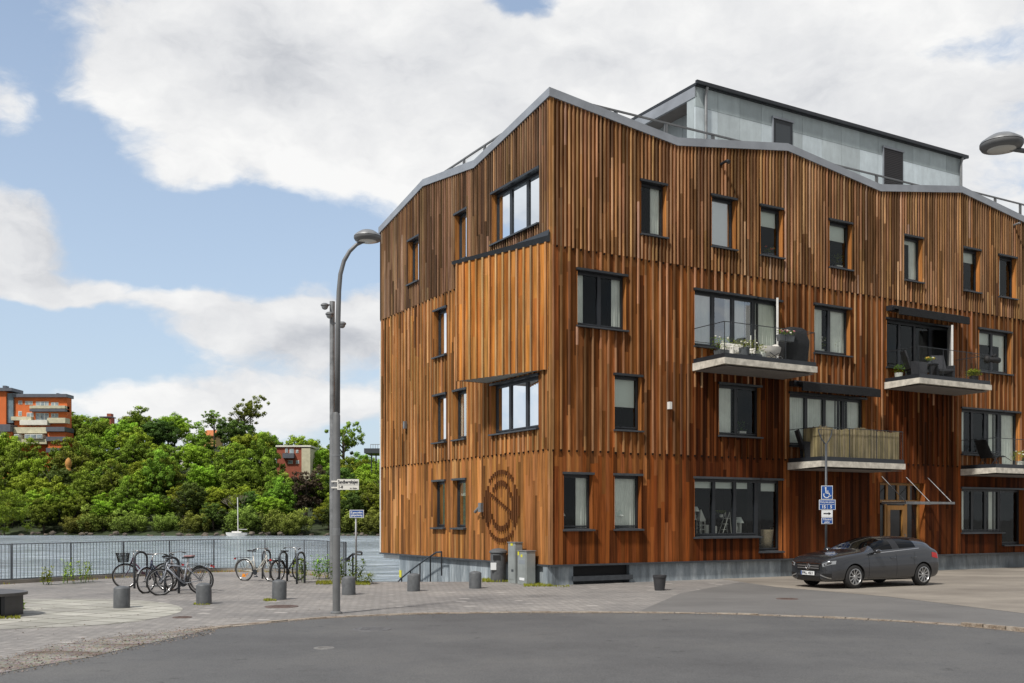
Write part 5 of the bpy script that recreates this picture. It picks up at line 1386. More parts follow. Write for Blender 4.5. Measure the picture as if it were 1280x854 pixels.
# stair with handrails between fence and building
SX0, SX1 = -4.9, FL(5.2, .5, 0)[0]
dirE = Vector((-DY, DX, 0))
mb = MB()
for k in range(9):
    y0 = STAIR_Y + k * .42; z = -.16 * (k + 1)
    sh_ = -DY / DX * (k * .42)
    mb.hexa([(SX0 + sh_, y0, z - .6), (-.35 + sh_, y0, z - .6), (-.35 + sh_ - .25, y0 + .44, z - .6), (SX0 + sh_ - .25, y0 + .44, z - .6), (SX0 + sh_, y0, z), (-.35 + sh_, y0, z), (-.35 + sh_ - .25, y0 + .44, z), (SX0 + sh_ - .25, y0 + .44, z)])
tag(mb.build('quay_steps', m_quay), kind='structure')
hr = empty('stair_handrail', FL(5.5, .25, 0), 'dark sloping handrail descending along the zinc plinth of the wooden building', 'handrail')
def hp(px, o=.3): return sL(px, o)
mb = MB(FL)
sA, sB, sC, sD = hp(552), hp(538), hp(525), hp(503)
zA = zL(552, 690, .3)
mb.tube([(sA, .3, zA), (hp(545.5), .3, zL(545.5, 690.5, .3)), (hp(538), .3, zL(538, 695.5, .3)), (hp(525), .3, zL(525, 704.5, .3)), (hp(513), .3, zL(513, 713.5, .3)), (hp(502), .3, zL(502, 722.5, .3)), (hp(498), .3, zL(498, 727, .3))], .03, 8); rl = mb.build('rail', m_dark, hr)
for (px, py) in ((552, 690), (538, 695.5), (525, 704.5), (513, 713.5), (502, 722.5)):
    mb = MB(FL); s_ = hp(px); mb.tube([(s_, .3, -1.6 if px < 540 else -.02), (s_, .3, zL(px, py, .3))], .028, 8); mb.build('post', m_dark, hr)
hr2 = empty('stair_handrail', (-5.1, 32.5, 0), 'short dark handrail sloping down beside the end post of the quay fence', 'handrail')
Y = 32.4; mb = MB(); zc = lambda py: CAMZ + (HZ - py) / F * Y
mb.tube([(X(452, Y), Y, zc(690)), (X(452, Y), Y, zc(693.5)), (X(441, Y), Y, zc(692.5)), (X(434, Y + .4), Y + .5, zc(699)), (X(424, Y + 1), Y + 1.2, zc(703))], .035, 8); mb.tube([(X(452, Y), Y, zc(690)), (X(446, Y), Y, zc(690))], .03, 8); mb.tube([(X(441, Y), Y, 0), (X(441, Y), Y, zc(692.5))], .03, 8)
mb.build('rail', m_dark, hr2)
mb = MB(); mb.box(X(431, Y), X(435, Y), Y + .3, Y + .45, zc(703), zc(698)); mb.build('junction_box', m_dark, hr2)
mb = MB(FL); s_ = sL(500.5, -.02); mb.box(s_ - .03, s_ + .16, -.055, -.04, zL(500, 722), zL(500, 713)); tag(mb.build('yellow_marker', m_yel, origin=FL(10.8, 0, .3)), 'small yellow reflective marker on the far end of the plinth', 'marker')

# ------------------------------------------------------------------ bicycle stands and bicycles
def stand(px, py, top, wpx, label, ang):
    c = gp(px, py); h = (py - top) / F * c[1]; w = .5
    dx, dy = math.cos(ang) * w / 2, math.sin(ang) * w / 2
    mb = MB(); pts = [(c[0] - dx, c[1] - dy, -.02), (c[0] - dx, c[1] - dy, h - .18)]
    for k in range(1, 8): a = PI * k / 8; pts.append((c[0] - dx * math.cos(a), c[1] - dy * math.cos(a), h - .18 + .18 * math.sin(a)))
    pts += [(c[0] + dx, c[1] + dy, h - .18), (c[0] + dx, c[1] + dy, -.02)]
    mb.tube(pts, .032, 10); tag(mb.build('bicycle_stand', m_darkgrey, origin=c, smooth=True), label, 'bicycle stand', 'bicycle stands')
stand(176, 735, 690, 6, 'grey hoop stand holding the bicycle with the front basket', 1.2)
stand(215, 742.5, 697, 6, 'grey hoop stand beside the silver and blue bicycle', 1.15)
stand(333, 723, 687.5, 5, 'grey hoop stand through the frame of the white bicycle', 1.3)
stand(354, 727, 690, 5, 'grey hoop stand with the black bicycle locked against it', 1.3)
stand(376, 729.5, 690.5, 7, 'overgrown grey hoop stand at the right end of the bicycle row', 1.3)

m_tyre = M('tyre_rubber', (.018, .018, .019), .85); m_chrome = M('chrome', (.5, .5, .5), .25, .9)
def bicycle(label, rear, front, colr, basket=False, mud=None, handle='city', saddlec=None, lean=0, child=False, group='bicycles parked at the stands', rack=True):
    """x forward, origin between the wheels"""
    d = Vector((front[0] - rear[0], front[1] - rear[1], 0)); ang = math.atan2(d.y, d.x); mid = ((front[0] + rear[0]) / 2, (front[1] + rear[1]) / 2, 0)
    e = empty('bicycle', (0, 0, 0), label, 'bicycle', group)
    wb = .53; Rw = .335; mt = M('paint_' + label.split()[0], colr, .35, .1)
    for s in (-1, 1):
        cx = wb * s
        mb = MB(); mb.tube([(cx + Rw * math.cos(2 * PI * k / 36), 0, Rw + Rw * math.sin(2 * PI * k / 36)) for k in range(36)], .019, 8, closed=True); wh = mb.build('wheel', m_tyre, e, smooth=True)
        mb = MB(); r2 = Rw - .03; mb.tube([(cx + r2 * math.cos(2 * PI * k / 36), 0, Rw + r2 * math.sin(2 * PI * k / 36)) for k in range(36)], .012, 6, closed=True); mb.build('rim', m_chrome, wh, smooth=True)
        mb = MB()
        for k in range(20):
            a = 2 * PI * k / 20; y = .025 if k % 2 else -.025; mb.tube([(cx, y, Rw), (cx + r2 * math.cos(a + .15), 0, Rw + r2 * math.sin(a + .15))], .0022, 3, caps=False)
        mb.tube([(cx, -.05, Rw), (cx, .05, Rw)], .018, 8); mb.build('spokes', m_chrome, wh)
    hb = (.34, 0, .86); seat_t = (-.18, 0, .82); bb = (-.08, 0, .28); rh = (-wb, 0, Rw); fh = (wb, 0, Rw)
    mb = MB()
    if handle == 'mtb':
        mb.tube([(-.14, 0, .70), (.33, 0, .76)], .018, 8); mb.tube([(.34, 0, .68), bb], .021, 8)
    else:
        mb.tube([(.35, 0, .78), (.12, 0, .50), bb], .019, 8); mb.tube([(.36, 0, .70), (.16, 0, .42), (-.1, 0, .34)], .016, 8)
    mb.tube([bb, (-.17, 0, .78)], .017, 8); mb.tube([(.33, 0, .84), (.385, 0, .66)], .02, 8)
    for y in (-.05, .05):
        mb.tube([(bb[0], y * .6, bb[2]), (rh[0], y, rh[2])], .009, 6); mb.tube([(-.155, y * .4, .68), (rh[0], y, rh[2])], .008, 6)
    mb.build('frame', mt, e, smooth=True)
    mb = MB(); 
    for y in (-.05, .05): mb.tube([(.39, y, .66), (.43, y, .5), (fh[0], y, fh[2])], .011, 6)
    mb.build('fork', mt, e, smooth=True)
    mb = MB()
    if handle == 'mtb': mb.tube([(.33, 0, .84), (.31, 0, .92), (.37, 0, .94)], .014, 8); mb.tube([(.33, -.29, .95), (.37, -.1, .94), (.37, .1, .94), (.33, .29, .95)], .012, 8)
    else: mb.tube([(.33, 0, .84), (.30, 0, 1.0)], .013, 8); mb.tube([(.10, -.27, 1.0), (.24, -.25, 1.04), (.34, -.1, 1.02), (.34, .1, 1.02), (.24, .25, 1.04), (.10, .27, 1.0)], .012, 8)
    hn = mb.build('handlebar', m_chrome if handle == 'city' else m_dark, e, smooth=True)
    mb = MB()
    for s in (-1, 1):
        if handle == 'mtb': mb.tube([(.335, s * .20, .948), (.325, s * .31, .95)], .018, 8)
        else: mb.tube([(.19, s * .265, 1.02), (.08, s * .275, .995)], .018, 8)
    mb.build('grip', m_black, hn)
    mb = MB(); mb.tube([(-.17, 0, .76), (-.195, 0, .92)], .012, 8); mb.build('seat_post', m_chrome, e)
    mb = MB(); mb.hexa([(-.34, -.08, .92), (-.34, .08, .92), (-.04, .02, .915), (-.04, -.02, .915), (-.345, -.085, .965), (-.345, .085, .965), (-.04, .02, .95), (-.04, -.02, .95)]); mb.build('saddle', saddlec or m_black, e, bevel=.015)
    if mud:
        mb = MB()
        for s, a0, a1 in ((-1, 10, 190), (1, 30, 150)):
            pr = None
            for k in range(15):
                a = R(lerp(a0, a1, k / 14)); r_ = Rw + .04; c = [mb.pt((wb * s + r_ * math.cos(a), y, Rw + r_ * math.sin(a))) for y in (-.028, .028)]
                if pr: mb.face((pr[0], pr[1], c[1], c[0]))
                pr = c
        mb.build('mudguards', mud, e, recalc=False)
    if rack:
        mb = MB(); 
        for y in (-.06, .06): mb.tube([(-.2, y, .72), (-.86, y, .74)], .006, 6); mb.tube([(-.75, y, .73), (-wb, y, Rw)], .006, 6)
        for x in (-.4, -.6, -.85): mb.tube([(x, -.06, .735), (x, .06, .735)], .005, 6)
        mb.build('rear_rack', m_dark, e)
        mb = MB(); mb.box(-.90, -.875, -.035, .035, .66, .71); mb.build('rear_reflector', M('red_reflector', (.45, .02, .02), .3), e)
    mb = MB(); mb.tube([(bb[0], -.05, bb[2]), (bb[0], .05, bb[2])], .02, 8)
    mb.lathe([(0, 0), (.09, 0), (.09, .006), (0, .006)], 20); 
    n0 = len(mb.v) - 40 - 2
    mb2 = MB(lambda x, y, z: (bb[0] + x, -.045 + z, bb[2] + y)); mb2.lathe([(0.0, 0), (.09, 0), (.09, .008), (0, .008)], 20)
    mb2.tube([(0, 0, -.01), (.1, -.12, -.03)], .009, 6); mb2.tube([(0, 0, .1), (-.1, .12, .12)], .009, 6); mb2.box(.06, .15, -.14, -.115, -.12, -.03); mb2.box(-.15, -.06, .115, .14, .12, .21)
    mb2.build('crankset', m_dark, e)
    if basket:
        mb = MB(); z0, z1 = .72, .98
        for k in range(26):
            a = 2 * PI * k / 26; x, y = math.cos(a), math.sin(a); mb.tube([(.58 + .13 * x, .14 * y, z0), (.60 + .18 * x, .19 * y, z1)], .009, 4)
        for zz_, q in ((z0, 0), (z0 + .09, .33), (z0 + .17, .66), (z1, 1)): mb.tube([(.58 + .02 * q + (.13 + .05 * q) * math.cos(2 * PI * k / 20), (.14 + .05 * q) * math.sin(2 * PI * k / 20), zz_) for k in range(20)], .006, 5, closed=True)
        mb.box(.47, .69, -.12, .12, z0, z0 + .006); mb.build('basket', m_black, e)
    e.location = mid; e.rotation_euler = (lean, 0, ang)
    return e
bicycle('purple bicycle with a black wire basket on its handlebar', (-9.85, 28.95), (-10.85, 28.55), (.07, .02, .05), basket=True, lean=.04, mud=m_black)
bicycle('navy city bicycle between the basket bicycle and the silver and blue one', (-9.15, 27.45), (-9.52, 26.5), (.02, .03, .07), mud=m_chrome, lean=-.05, saddlec=m_black)
bicycle('silver and blue mountain bicycle nearest the road in the left bicycle group', (-8.05, 26.45), (-8.92, 25.75), (.30, .33, .38), handle='mtb', lean=.05)
bicycle('grey bicycle half hidden behind the silver and blue mountain bicycle', (-8.35, 27.3), (-9.35, 27.6), (.2, .17, .17), lean=-.06, saddlec=M('saddle_pink', (.3, .16, .16), .7), mud=m_chrome)
bicycle('white bicycle with orange wheel reflector, first in the right bicycle group', (-8.35, 31.85), (-7.42, 31.4), (.55, .53, .48), mud=m_whitepot, lean=.04)
bicycle('black bicycle with rear rack in front of the overgrown stand', (-7.2, 31.25), (-6.75, 32.2), (.012, .012, .014), mud=m_black, lean=.05)
# orange spoke reflector of the white bicycle
# (kept on the rear wheel)
wb_ = [o for o in bpy.data.objects if o.get('label', '').startswith('white bicycle')][0]
mb = MB(); mb.poly([(-.53 + .14, -.03, .20), (-.53 + .19, -.03, .26), (-.53 + .05, -.03, .16), (-.53 - .05, -.03, .13)]); mb.poly([(-.62, -.03, .12), (-.45, -.03, .12), (-.50, -.03, .22), (-.58, -.03, .22)])
o = mb.build('wheel_reflector', M('orange_reflector', (.8, .28, .02), .4), None, recalc=False); o.parent = wb_

# ------------------------------------------------------------------ weeds and grass
def weed(name, loc, h, w, n, mat, label, group=None, seed=0, leaf=.05, stems=4, cat='plant'):
    r = random.Random(seed + int(loc[0] * 100)); e = empty(name, loc, label, cat, group); st = MB(); lf = MB()
    L = Vector(loc)
    for s in range(stems):
        a = r.uniform(0, 6.28); hh_ = h * r.uniform(.55, 1); bx_, by_ = r.uniform(-w, w) * .5, r.uniform(-w, w) * .3
        tip = Vector((bx_ + math.cos(a) * w * .3, by_ + math.sin(a) * w * .3, hh_)); b0_ = Vector((bx_, by_, 0))
        st.tube([L + b0_, L + (b0_ + tip) / 2 + Vector((r.uniform(-.03, .03), 0, 0)), L + tip], [.008, .006, .003], 5)
        for k in range(n // stems):
            t = r.uniform(.15, 1); p = L + b0_.lerp(tip, t); d = Vector((r.gauss(0, 1), r.gauss(0, 1), r.uniform(-.3, .7))).normalized()
            sd_ = d.cross(Vector((0, 0, 1))).normalized(); q = leaf * r.uniform(.6, 1.4) * 1.3; tt = r.uniform(.6, 1.3); lf.tint = (tt, tt, tt)
            p = p + d * r.uniform(0, w * .12)
            lf.poly([p, p + d * q + sd_ * q * .45, p + d * q * 2, p + d * q - sd_ * q * .45])
    st.build('stem', m_green, e); lf.build('leaves', mat, e, recalc=False); return e
WL = [(62, 731, .55, .35, 'leafy weeds at the foot of the fence, left of three clumps'), (86, 729.5, .85, .5, 'tallest leafy weed clump growing against the fence at the left'), (108, 728, .78, .4, 'leafy weed clump at the fence, right of three near the bench')]
for i, (px, py, h, w, lb) in enumerate(WL): weed('weed_clump', gp(px, py), h, w, 260, L_BRIGHT, lb, 'weeds along the fence', i, leaf=.035, stems=7)
weed('weed_clump', gp(378, 728), .75, .35, 300, L_MID, 'green weeds climbing the right hand bicycle stand', 'weeds along the fence', 3, leaf=.04, stems=8)
weed('weed_clump', gp(404, 724), .80, .7, 360, L_MID, 'weed bush at the fence left of the lamp post', 'weeds along the fence', 4, leaf=.045, stems=9)
weed('weed_clump', gp(435, 729), .75, .8, 360, L_DARK, 'dark leafy weeds at the fence end behind the bollard', 'weeds along the fence', 5, leaf=.045, stems=9)
weed('weed_clump', gp(452, 730), .40, .7, 240, L_MID, 'low weeds around the foot of the blue sign', 'weeds along the fence', 6, leaf=.04, stems=7)
weed('weed_clump', gp(28, 762), .30, .2, 70, L_MID, 'small weed beside the metal bench base', None, 7, leaf=.03)
# grass and moss in the joints
r_ = random.Random(4); gr = MB()
def tufts(px0, px1, py0, py1, n, h):
    for _ in range(n):
        px, py = r_.uniform(px0, px1), r_.uniform(py0, py1); c = Vector(gp(px, py))
        for k in range(5):
            d = Vector((r_.gauss(0, .5), r_.gauss(0, .5), 1)).normalized() * h * r_.uniform(.4, 1); s = Vector((r_.uniform(-1, 1), r_.uniform(-1, 1), 0)).normalized() * .012
            tt = r_.uniform(.6, 1.4); gr.tint = (tt, tt * r_.uniform(.8, 1.05), tt * .8); gr.poly([c + s, c - s, c + d])
tufts(603, 650, 724.5, 728, 500, .10); tufts(655, 690, 730, 733.5, 260, .09); tufts(690, 715, 731.5, 734, 60, .04); tufts(855, 870, 718.5, 721, 50, .05)
tufts(330, 346, 749, 752, 90, .05); tufts(395, 425, 727, 731, 260, .09); tufts(440, 462, 728, 731.5, 200, .1); tufts(-40, 25, 771, 774, 160, .07); tufts(242, 262, 754, 756.5, 60, .05)
for (px, Yy) in [(p, 0) for p in range(40, 330, 9)]:
    pass
for _ in range(150):
    k = r_.randrange(len(FEN) - 1); p = FEN[k]; off_ = offset(FEN, -.34)[k]
    if off_[0] > -20:
        for q in range(5):
            c = Vector((off_[0] + r_.uniform(-.3, .3), off_[1] + r_.uniform(-.06, .06), 0))
            d = Vector((r_.gauss(0, .5), r_.gauss(0, .5), 1)).normalized() * .11 * r_.uniform(.4, 1); s = Vector((1, 0, 0)) * .012
            br2 = r_.random() < .5; tt = r_.uniform(.6, 1.2); gr.tint = (tt * 1.5, tt * .75, tt * .8) if br2 else (tt, tt, tt); gr.poly([c + s, c - s, c + d])
tag(gr.build('grass_tufts', L_OLIVE, recalc=False), 'short grass and moss in the paving joints and along the wall foot', 'grass', kind='stuff')
# dead leaves on the ground
lv = MB()
for _ in range(420):
    px = r_.uniform(10, 560); py = r_.uniform(727, 775) if px > 200 else r_.uniform(738, 800); c = Vector(gp(px, py, .012)); a = r_.uniform(0, 6.28); s = r_.uniform(.010, .028)
    u = Vector((math.cos(a), math.sin(a), r_.uniform(0, .3))) * s; v_ = Vector((-math.sin(a), math.cos(a), 0)) * s * .6
    tt = r_.uniform(.5, 1.5); lv.tint = (tt, tt * .9, tt * .8); lv.poly([c - u, c - v_, c + u, c + v_])
m_dead, nt, b = newmat('dead_leaf'); at = N(nt, 'ShaderNodeAttribute'); at.attribute_name = 'tint'; nt.links.new(mixc(nt, at.outputs['Color'], (.10, .075, .05)), b.inputs['Base Color'])
tag(lv.build('fallen_leaves', m_dead, recalc=False), 'small dry leaves and crumbs scattered over the paving', 'leaves', kind='stuff')

# near tree at the left edge
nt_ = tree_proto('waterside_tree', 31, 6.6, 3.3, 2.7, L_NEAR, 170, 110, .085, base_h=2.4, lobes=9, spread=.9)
nt_.location = (X(-34, 44), 44, .75); nt_.scale = (.62, .62, .62); tag(nt_, 'leafy green tree reaching in at the left edge above the water', 'tree')

# ------------------------------------------------------------------ balcony and window things
def at_bal(k, a, o): a0, a1, z = BALC[k]; return FR(a, o, z)
def thing(name, a, o, z, label, cat, group=None):
    e = empty(name, FR(a, o, z), label, cat, group)
    def XF(x, y, zz_): p = FR(a + x, o + y, z + zz_); return p
    return e, XF
z1_ = BALC[0][2] + .001
# first balcony: barbecue under a cover
e, XF = thing('covered_barbecue', 8.75, .95, z1_, 'barbecue under a black fabric cover on the upper left balcony', 'barbecue')
mb = MB(XF); prof = [(.0, .42, .30), (.25, .45, .32), (.6, .50, .34), (.78, .50, .34), (.95, .42, .30), (1.12, .40, .27), (1.2, .30, .18)]
rg = []
for (z, w, d) in prof:
    ring = []
    for k in range(24):
        a = 2 * PI * k / 24; c_, s_ = math.cos(a), math.sin(a); p = .6; f_ = 1 + .03 * math.sin(k * 3.1 + z * 5)
        ring.append(mb.pt((w * math.copysign(abs(c_) ** p, c_) * f_, d * math.copysign(abs(s_) ** p, s_) * f_, z + .06)))
    rg.append(ring)
for A, B in zip(rg, rg[1:]):
    for k in range(24): mb.face((A[k], A[(k + 1) % 24], B[(k + 1) % 24], B[k]))
mb.face(rg[-1]); mb.build('cover', m_blackcloth, e, smooth=True)
mb = MB(XF)
for s in (-.35, .35): mb.tube([(s, 0, 0), (s, 0, .08)], .04, 8)
mb.build('wheels', m_black, e)
# white sofa and pram
m_cush = M('white_cushion', (.70, .68, .64), .9, 0, 5, .1)
def puffy(XF, name, e, x0, x1, y0, y1, z0, z1, m, bev=.06):
    mb = MB(XF); mb.box(x0, x1, y0, y1, z0, z1); return mb.build(name, m, e, bevel=bev)
e, XF = thing('white_sofa', 6.6, .75, z1_, 'white cushioned lounge seat behind the glass of the upper left balcony', 'sofa')
puffy(XF, 'seat', e, -.42, .42, -.3, .2, .2, .36, m_cush); puffy(XF, 'backrest', e, -.45, .45, -.44, -.3, .25, .66, m_cush)
for s in (-1, 1): puffy(XF, 'armrest', e, .46 * s - .05, .46 * s + .05, -.3, .22, .16, .48, m_cush)
for s in (-1, 1): mb = MB(XF); mb.box(s * .4 - .03, s * .4 + .03, -.25, .18, 0, .2); mb.build('leg', m_dark, e)
e, XF = thing('doll_pram', 7.65, 1.0, z1_, 'white wicker pram with small wheels on the upper left balcony', 'pram')
mb = MB(XF); rg = []
for (z, w, d) in ((.22, .2, .12), (.3, .34, .18), (.45, .42, .22), (.55, .44, .23)):
    rg.append([mb.pt((w * math.cos(2 * PI * k / 20), d * math.sin(2 * PI * k / 20), z)) for k in range(20)])
for A, B in zip(rg, rg[1:]):
    for k in range(20): mb.face((A[k], A[(k + 1) % 20], B[(k + 1) % 20], B[k]))
mb.face(rg[0]); mb.build('basket', m_cush, e, smooth=True)
mb = MB(XF); mb.ball((.24, 0, .5), .17, 14, .9); mb.build('hood', m_cush, e, smooth=True)
for sx in (-.25, .25): mb = MB(XF); mb.tube([(sx + .12 * math.cos(2 * PI * k / 16), .2, .12 + .12 * math.sin(2 * PI * k / 16)) for k in range(16)], .012, 6, closed=True); mb.build('wheel', m_steel, e)
mb = MB(XF); mb.tube([(-.25, .2, .12), (.2, .2, .35)], .01, 6); mb.tube([(.25, .2, .12), (-.2, .2, .35)], .01, 6); mb.tube([(-.4, 0, .5), (-.62, 0, .85)], .012, 6); mb.build('frame', m_dark, e)
e, XF = thing('globe_lamp', 7.0, 1.25, z1_, 'white globe lamp standing on the floor of the upper left balcony', 'lamp'); mb = MB(XF); mb.ball((0, 0, .2), .17, 16); mb.build('globe', m_whitepot, e, smooth=True); mb = MB(XF); mb.lathe([(0, 0), (.1, 0), (.08, .05), (0, .05)], 16); mb.build('base', m_steel, e)
for k, (a, h) in enumerate(((7.35, .98), (7.55, 1.18))):
    e, XF = thing('tall_candle', a, .45, z1_, 'shorter thin white candle on the upper left balcony' if k == 0 else 'taller thin white candle on the upper left balcony', 'candle'); mb = MB(XF); mb.tube([(0, 0, .04), (0, 0, h)], .018, 8); mb.build('candle', m_whitepot, e); mb = MB(XF); mb.lathe([(0, 0), (.1, 0), (.09, .03), (.02, .05), (0, .05)], 14); mb.build('foot', m_dark, e)
def planter(a, o, z, w, d, h, label, pot, leafm, n, lh, spread, flowers=None, seed=0, leaf=.03, round_=False):
    e, XF = thing('planter', a, o, z, label, 'planter'); mb = MB(XF)
    if round_: mb.lathe([(0, 0), (w * .38, 0), (w * .5, h), (w * .44, h), (w * .42, h - .03), (0, h - .04)], 18)
    else: mb.hexa([(-w / 2 * .9, -d / 2 * .9, 0), (w / 2 * .9, -d / 2 * .9, 0), (w / 2 * .9, d / 2 * .9, 0), (-w / 2 * .9, d / 2 * .9, 0), (-w / 2, -d / 2, h), (w / 2, -d / 2, h), (w / 2, d / 2, h), (-w / 2, d / 2, h)])
    mb.build('pot', pot, e); r = random.Random(seed); mb = MB(XF)
    for _ in range(n):
        x, y = r.uniform(-.5, .5) * w * spread, r.uniform(-.5, .5) * d * spread; zz_ = h + r.random() ** .7 * lh; dx, dy, dz = r.gauss(0, 1), r.gauss(0, 1), r.uniform(-.2, 1); q = leaf * r.uniform(.7, 1.4); tt = r.uniform(.6, 1.4); mb.tint = (tt, tt, tt)
        L = math.sqrt(dx * dx + dy * dy + dz * dz); dx, dy, dz = dx / L * q * 2, dy / L * q * 2, dz / L * q * 2
        mb.poly([(x, y, zz_), (x + dx / 2 - dy * .3, y + dy / 2 + dx * .3, zz_ + dz / 2), (x + dx, y + dy, zz_ + dz), (x + dx / 2 + dy * .3, y + dy / 2 - dx * .3, zz_ + dz / 2)])
    mb.build('plant', leafm, e, recalc=False)
    if flowers:
        for (m, cnt) in flowers:
            mb = MB(XF)
            for _ in range(cnt): mb.ball((r.uniform(-.5, .5) * w * spread, r.uniform(-.3, .5) * d * spread, h + lh * r.uniform(.6, 1.15)), r.uniform(.025, .045), 8, .7)
            mb.build('flowers', m, e)
planter(8.05, 1.28, z1_ + .72, .62, .2, .2, 'dark flower box with pink and white blooms hung on the upper left balcony rail', m_pot, L_MID, 160, .14, 1.0, [(m_pink, 9), (m_petal, 8)], 3)
planter(6.35, 1.22, z1_, .34, .34, .38, 'dark blue grey pot with a trailing plant at the left of the upper left balcony', m_pot, L_OLIVE, 240, .22, 1.7, [(m_petal, 3)], 4, round_=True)
planter(5.9, .7, z1_, .4, .3, .35, 'low planter with white blossom by the window of the upper left balcony', m_pot, L_MID, 240, .38, 1.6, [(m_petal, 5)], 5)
planter(6.75, 1.3, z1_, .5, .2, .2, 'long low box of trailing greenery at the glass of the upper left balcony', m_pot, L_OLIVE, 300, .3, 1.4, [(m_petal, 4)], 14)
# third balcony (upper right)
z3 = BALC[2][2] + .001
m_wick = M('dark_wicker', (.028, .03, .036), .8, 0, 30, .4, .4)
def wicker_chair(a, o, z, rz, label, m=m_wick):
    def build(XF, e):
        mb = MB(XF); mb.hexa([(-.28, -.26, .36), (.28, -.26, .36), (.28, .28, .40), (-.28, .28, .40), (-.28, -.26, .44), (.28, -.26, .44), (.28, .28, .47), (-.28, .28, .47)]); mb.build('seat', m, e)
        mb = MB(XF); mb.hexa([(-.27, -.30, .42), (.27, -.30, .42), (.27, -.22, .42), (-.27, -.22, .42), (-.24, -.50, 1.05), (.24, -.50, 1.05), (.24, -.45, 1.07), (-.24, -.45, 1.07)]); mb.build('backrest', m, e)
        for s in (-1, 1):
            mb = MB(XF); mb.hexa([(s * .28, -.28, .1), (s * .33, -.28, .1), (s * .33, .26, .1), (s * .28, .26, .1), (s * .28, -.3, .66), (s * .33, -.3, .66), (s * .33, .28, .60), (s * .28, .28, .60)]); mb.build('armrest', m, e)
            for y in (-.24, .24): mb = MB(XF); mb.tube([(s * .27, y, 0), (s * .27, y, .37)], .02, 6); mb.build('leg', m, e)
    e, XF0 = thing('wicker_chair', a, o, z, label, 'chair'); c_, s_ = math.cos(rz), math.sin(rz)
    build(lambda x, y, zz_: XF0(x * c_ - y * s_, x * s_ + y * c_, zz_), e); return e
wicker_chair(14.95, .78, z3, -1.0, 'dark wicker armchair at the left end of the upper right balcony')
wicker_chair(16.3, .85, z3, .5, 'dark wicker armchair right of the small table on the upper right balcony')
e, XF = thing('balcony_table', 15.6, .85, z3, 'small dark table with a flower pot on the upper right balcony', 'table')
mb = MB(XF); mb.lathe([(0, .60), (.3, .60), (.3, .63), (0, .63)], 20); mb.build('top', m_dark, e); mb = MB(XF); mb.tube([(0, 0, 0), (0, 0, .6)], .03, 8); mb.lathe([(0, 0), (.2, 0), (.18, .03), (0, .03)], 16); mb.build('leg', m_dark, e)
planter(15.6, .85, z3 + .632, .2, .2, .12, 'small pot of yellow green plants with one white bloom on the balcony table', m_pot, L_BRIGHT, 90, .1, 1.6, [(m_petal, 1), (M('petal_yellow', (.6, .4, .05), .7), 6)], 8, round_=True)
planter(17.55, 1.22, z3, .32, .32, .28, 'black pot of bright green grass at the right end of the upper right balcony', m_black, L_BRIGHT, 300, .2, 1.2, None, 9, leaf=.05, round_=True)
e, XF = thing('wall_dish_heater', 17.95, 1.38, z3 + .85, 'black round grill attached outside the right end of the upper right balcony', 'grill')
mb = MB(XF); mb.ball((0.0, .1, .05), .12, 12, 1.2); mb.build('knob_end', m_black, e, smooth=True); mb = MB(XF); mb.tube([(0, .1, .05), (.6, .15, .05)], [.08, .11], 14); mb.build('body', m_black, e, smooth=True); mb = MB(XF); mb.tube([(.3, .1, .17), (.5, .1, .24)], .05, 8); mb.tube([(-.9, .02, .22), (0, .05, .05)], .01, 5); mb.build('arm', m_black, e)
planter(14.55, .35, z3, .3, .3, .3, 'white potted plant at the window of the upper right balcony', m_whitepot, L_MID, 140, .3, 1.2, None, 10, round_=True)
# fourth balcony (lower right)
z4 = BALC[3][2] + .001
e, XF = thing('sun_recliner', 19.2, .7, z4, 'black folding recliner chair on the lower right balcony', 'recliner')
mb = MB(XF); mb.hexa([(-.55, -.25, 1.05), (-.5, -.25, 1.0), (-.1, -.25, .4), (-.16, -.25, .38), (-.55, .25, 1.05), (-.5, .25, 1.0), (-.1, .25, .4), (-.16, .25, .38)]); mb.build('backrest', m_blackcloth, e)
mb = MB(XF); mb.hexa([(-.16, -.25, .38), (.5, -.25, .45), (.5, .25, .45), (-.16, .25, .38), (-.16, -.25, .42), (.5, -.25, .49), (.5, .25, .49), (-.16, .25, .42)]); mb.build('seat', m_blackcloth, e)
mb = MB(XF)
for y in (-.27, .27): mb.tube([(-.4, y, 0), (.3, y, .6)], .013, 6); mb.tube([(.35, y, 0), (-.3, y, .62)], .013, 6); mb.tube([(-.3, y, .62), (.3, y, .6)], .015, 6); mb.tube([(.5, y, .47), (.95, y, .3)], .012, 6)
mb.build('frame', m_dark, e)
planter(20.35, 1.2, z4, .3, .3, .28, 'white pot with fresh green leaves and white blossom on the lower right balcony', m_whitepot, L_BRIGHT, 320, .36, 1.9, [(m_petal, 10)], 11, round_=True)
e, XF = thing('kettle_grill', 20.95, 1.1, z4, 'small black kettle grill beside the white pot on the lower right balcony', 'grill')
mb = MB(XF); mb.ball((0, 0, .3), .22, 16, .8); mb.build('bowl', m_black, e, smooth=True); mb = MB(XF)
for k in range(3): mb.tube([(.1 * math.cos(2.1 * k), .1 * math.sin(2.1 * k), .2), (.2 * math.cos(2.1 * k), .2 * math.sin(2.1 * k), 0)], .012, 6)
mb.tube([(-.05, 0, .48), (.05, 0, .48)], .02, 6); mb.build('legs', m_black, e)
e, XF = thing('wire_chair', 21.6, .9, z4, 'thin black wire chair at the right of the lower right balcony', 'chair')
mb = MB(XF); mb.tube([(.3 * math.cos(2 * PI * k / 24), .12 + .3 * math.sin(2 * PI * k / 24) * .3, .65 + .33 * math.sin(2 * PI * k / 24)) for k in range(24)], .012, 6, closed=True); mb.build('backrest', m_dark, e)
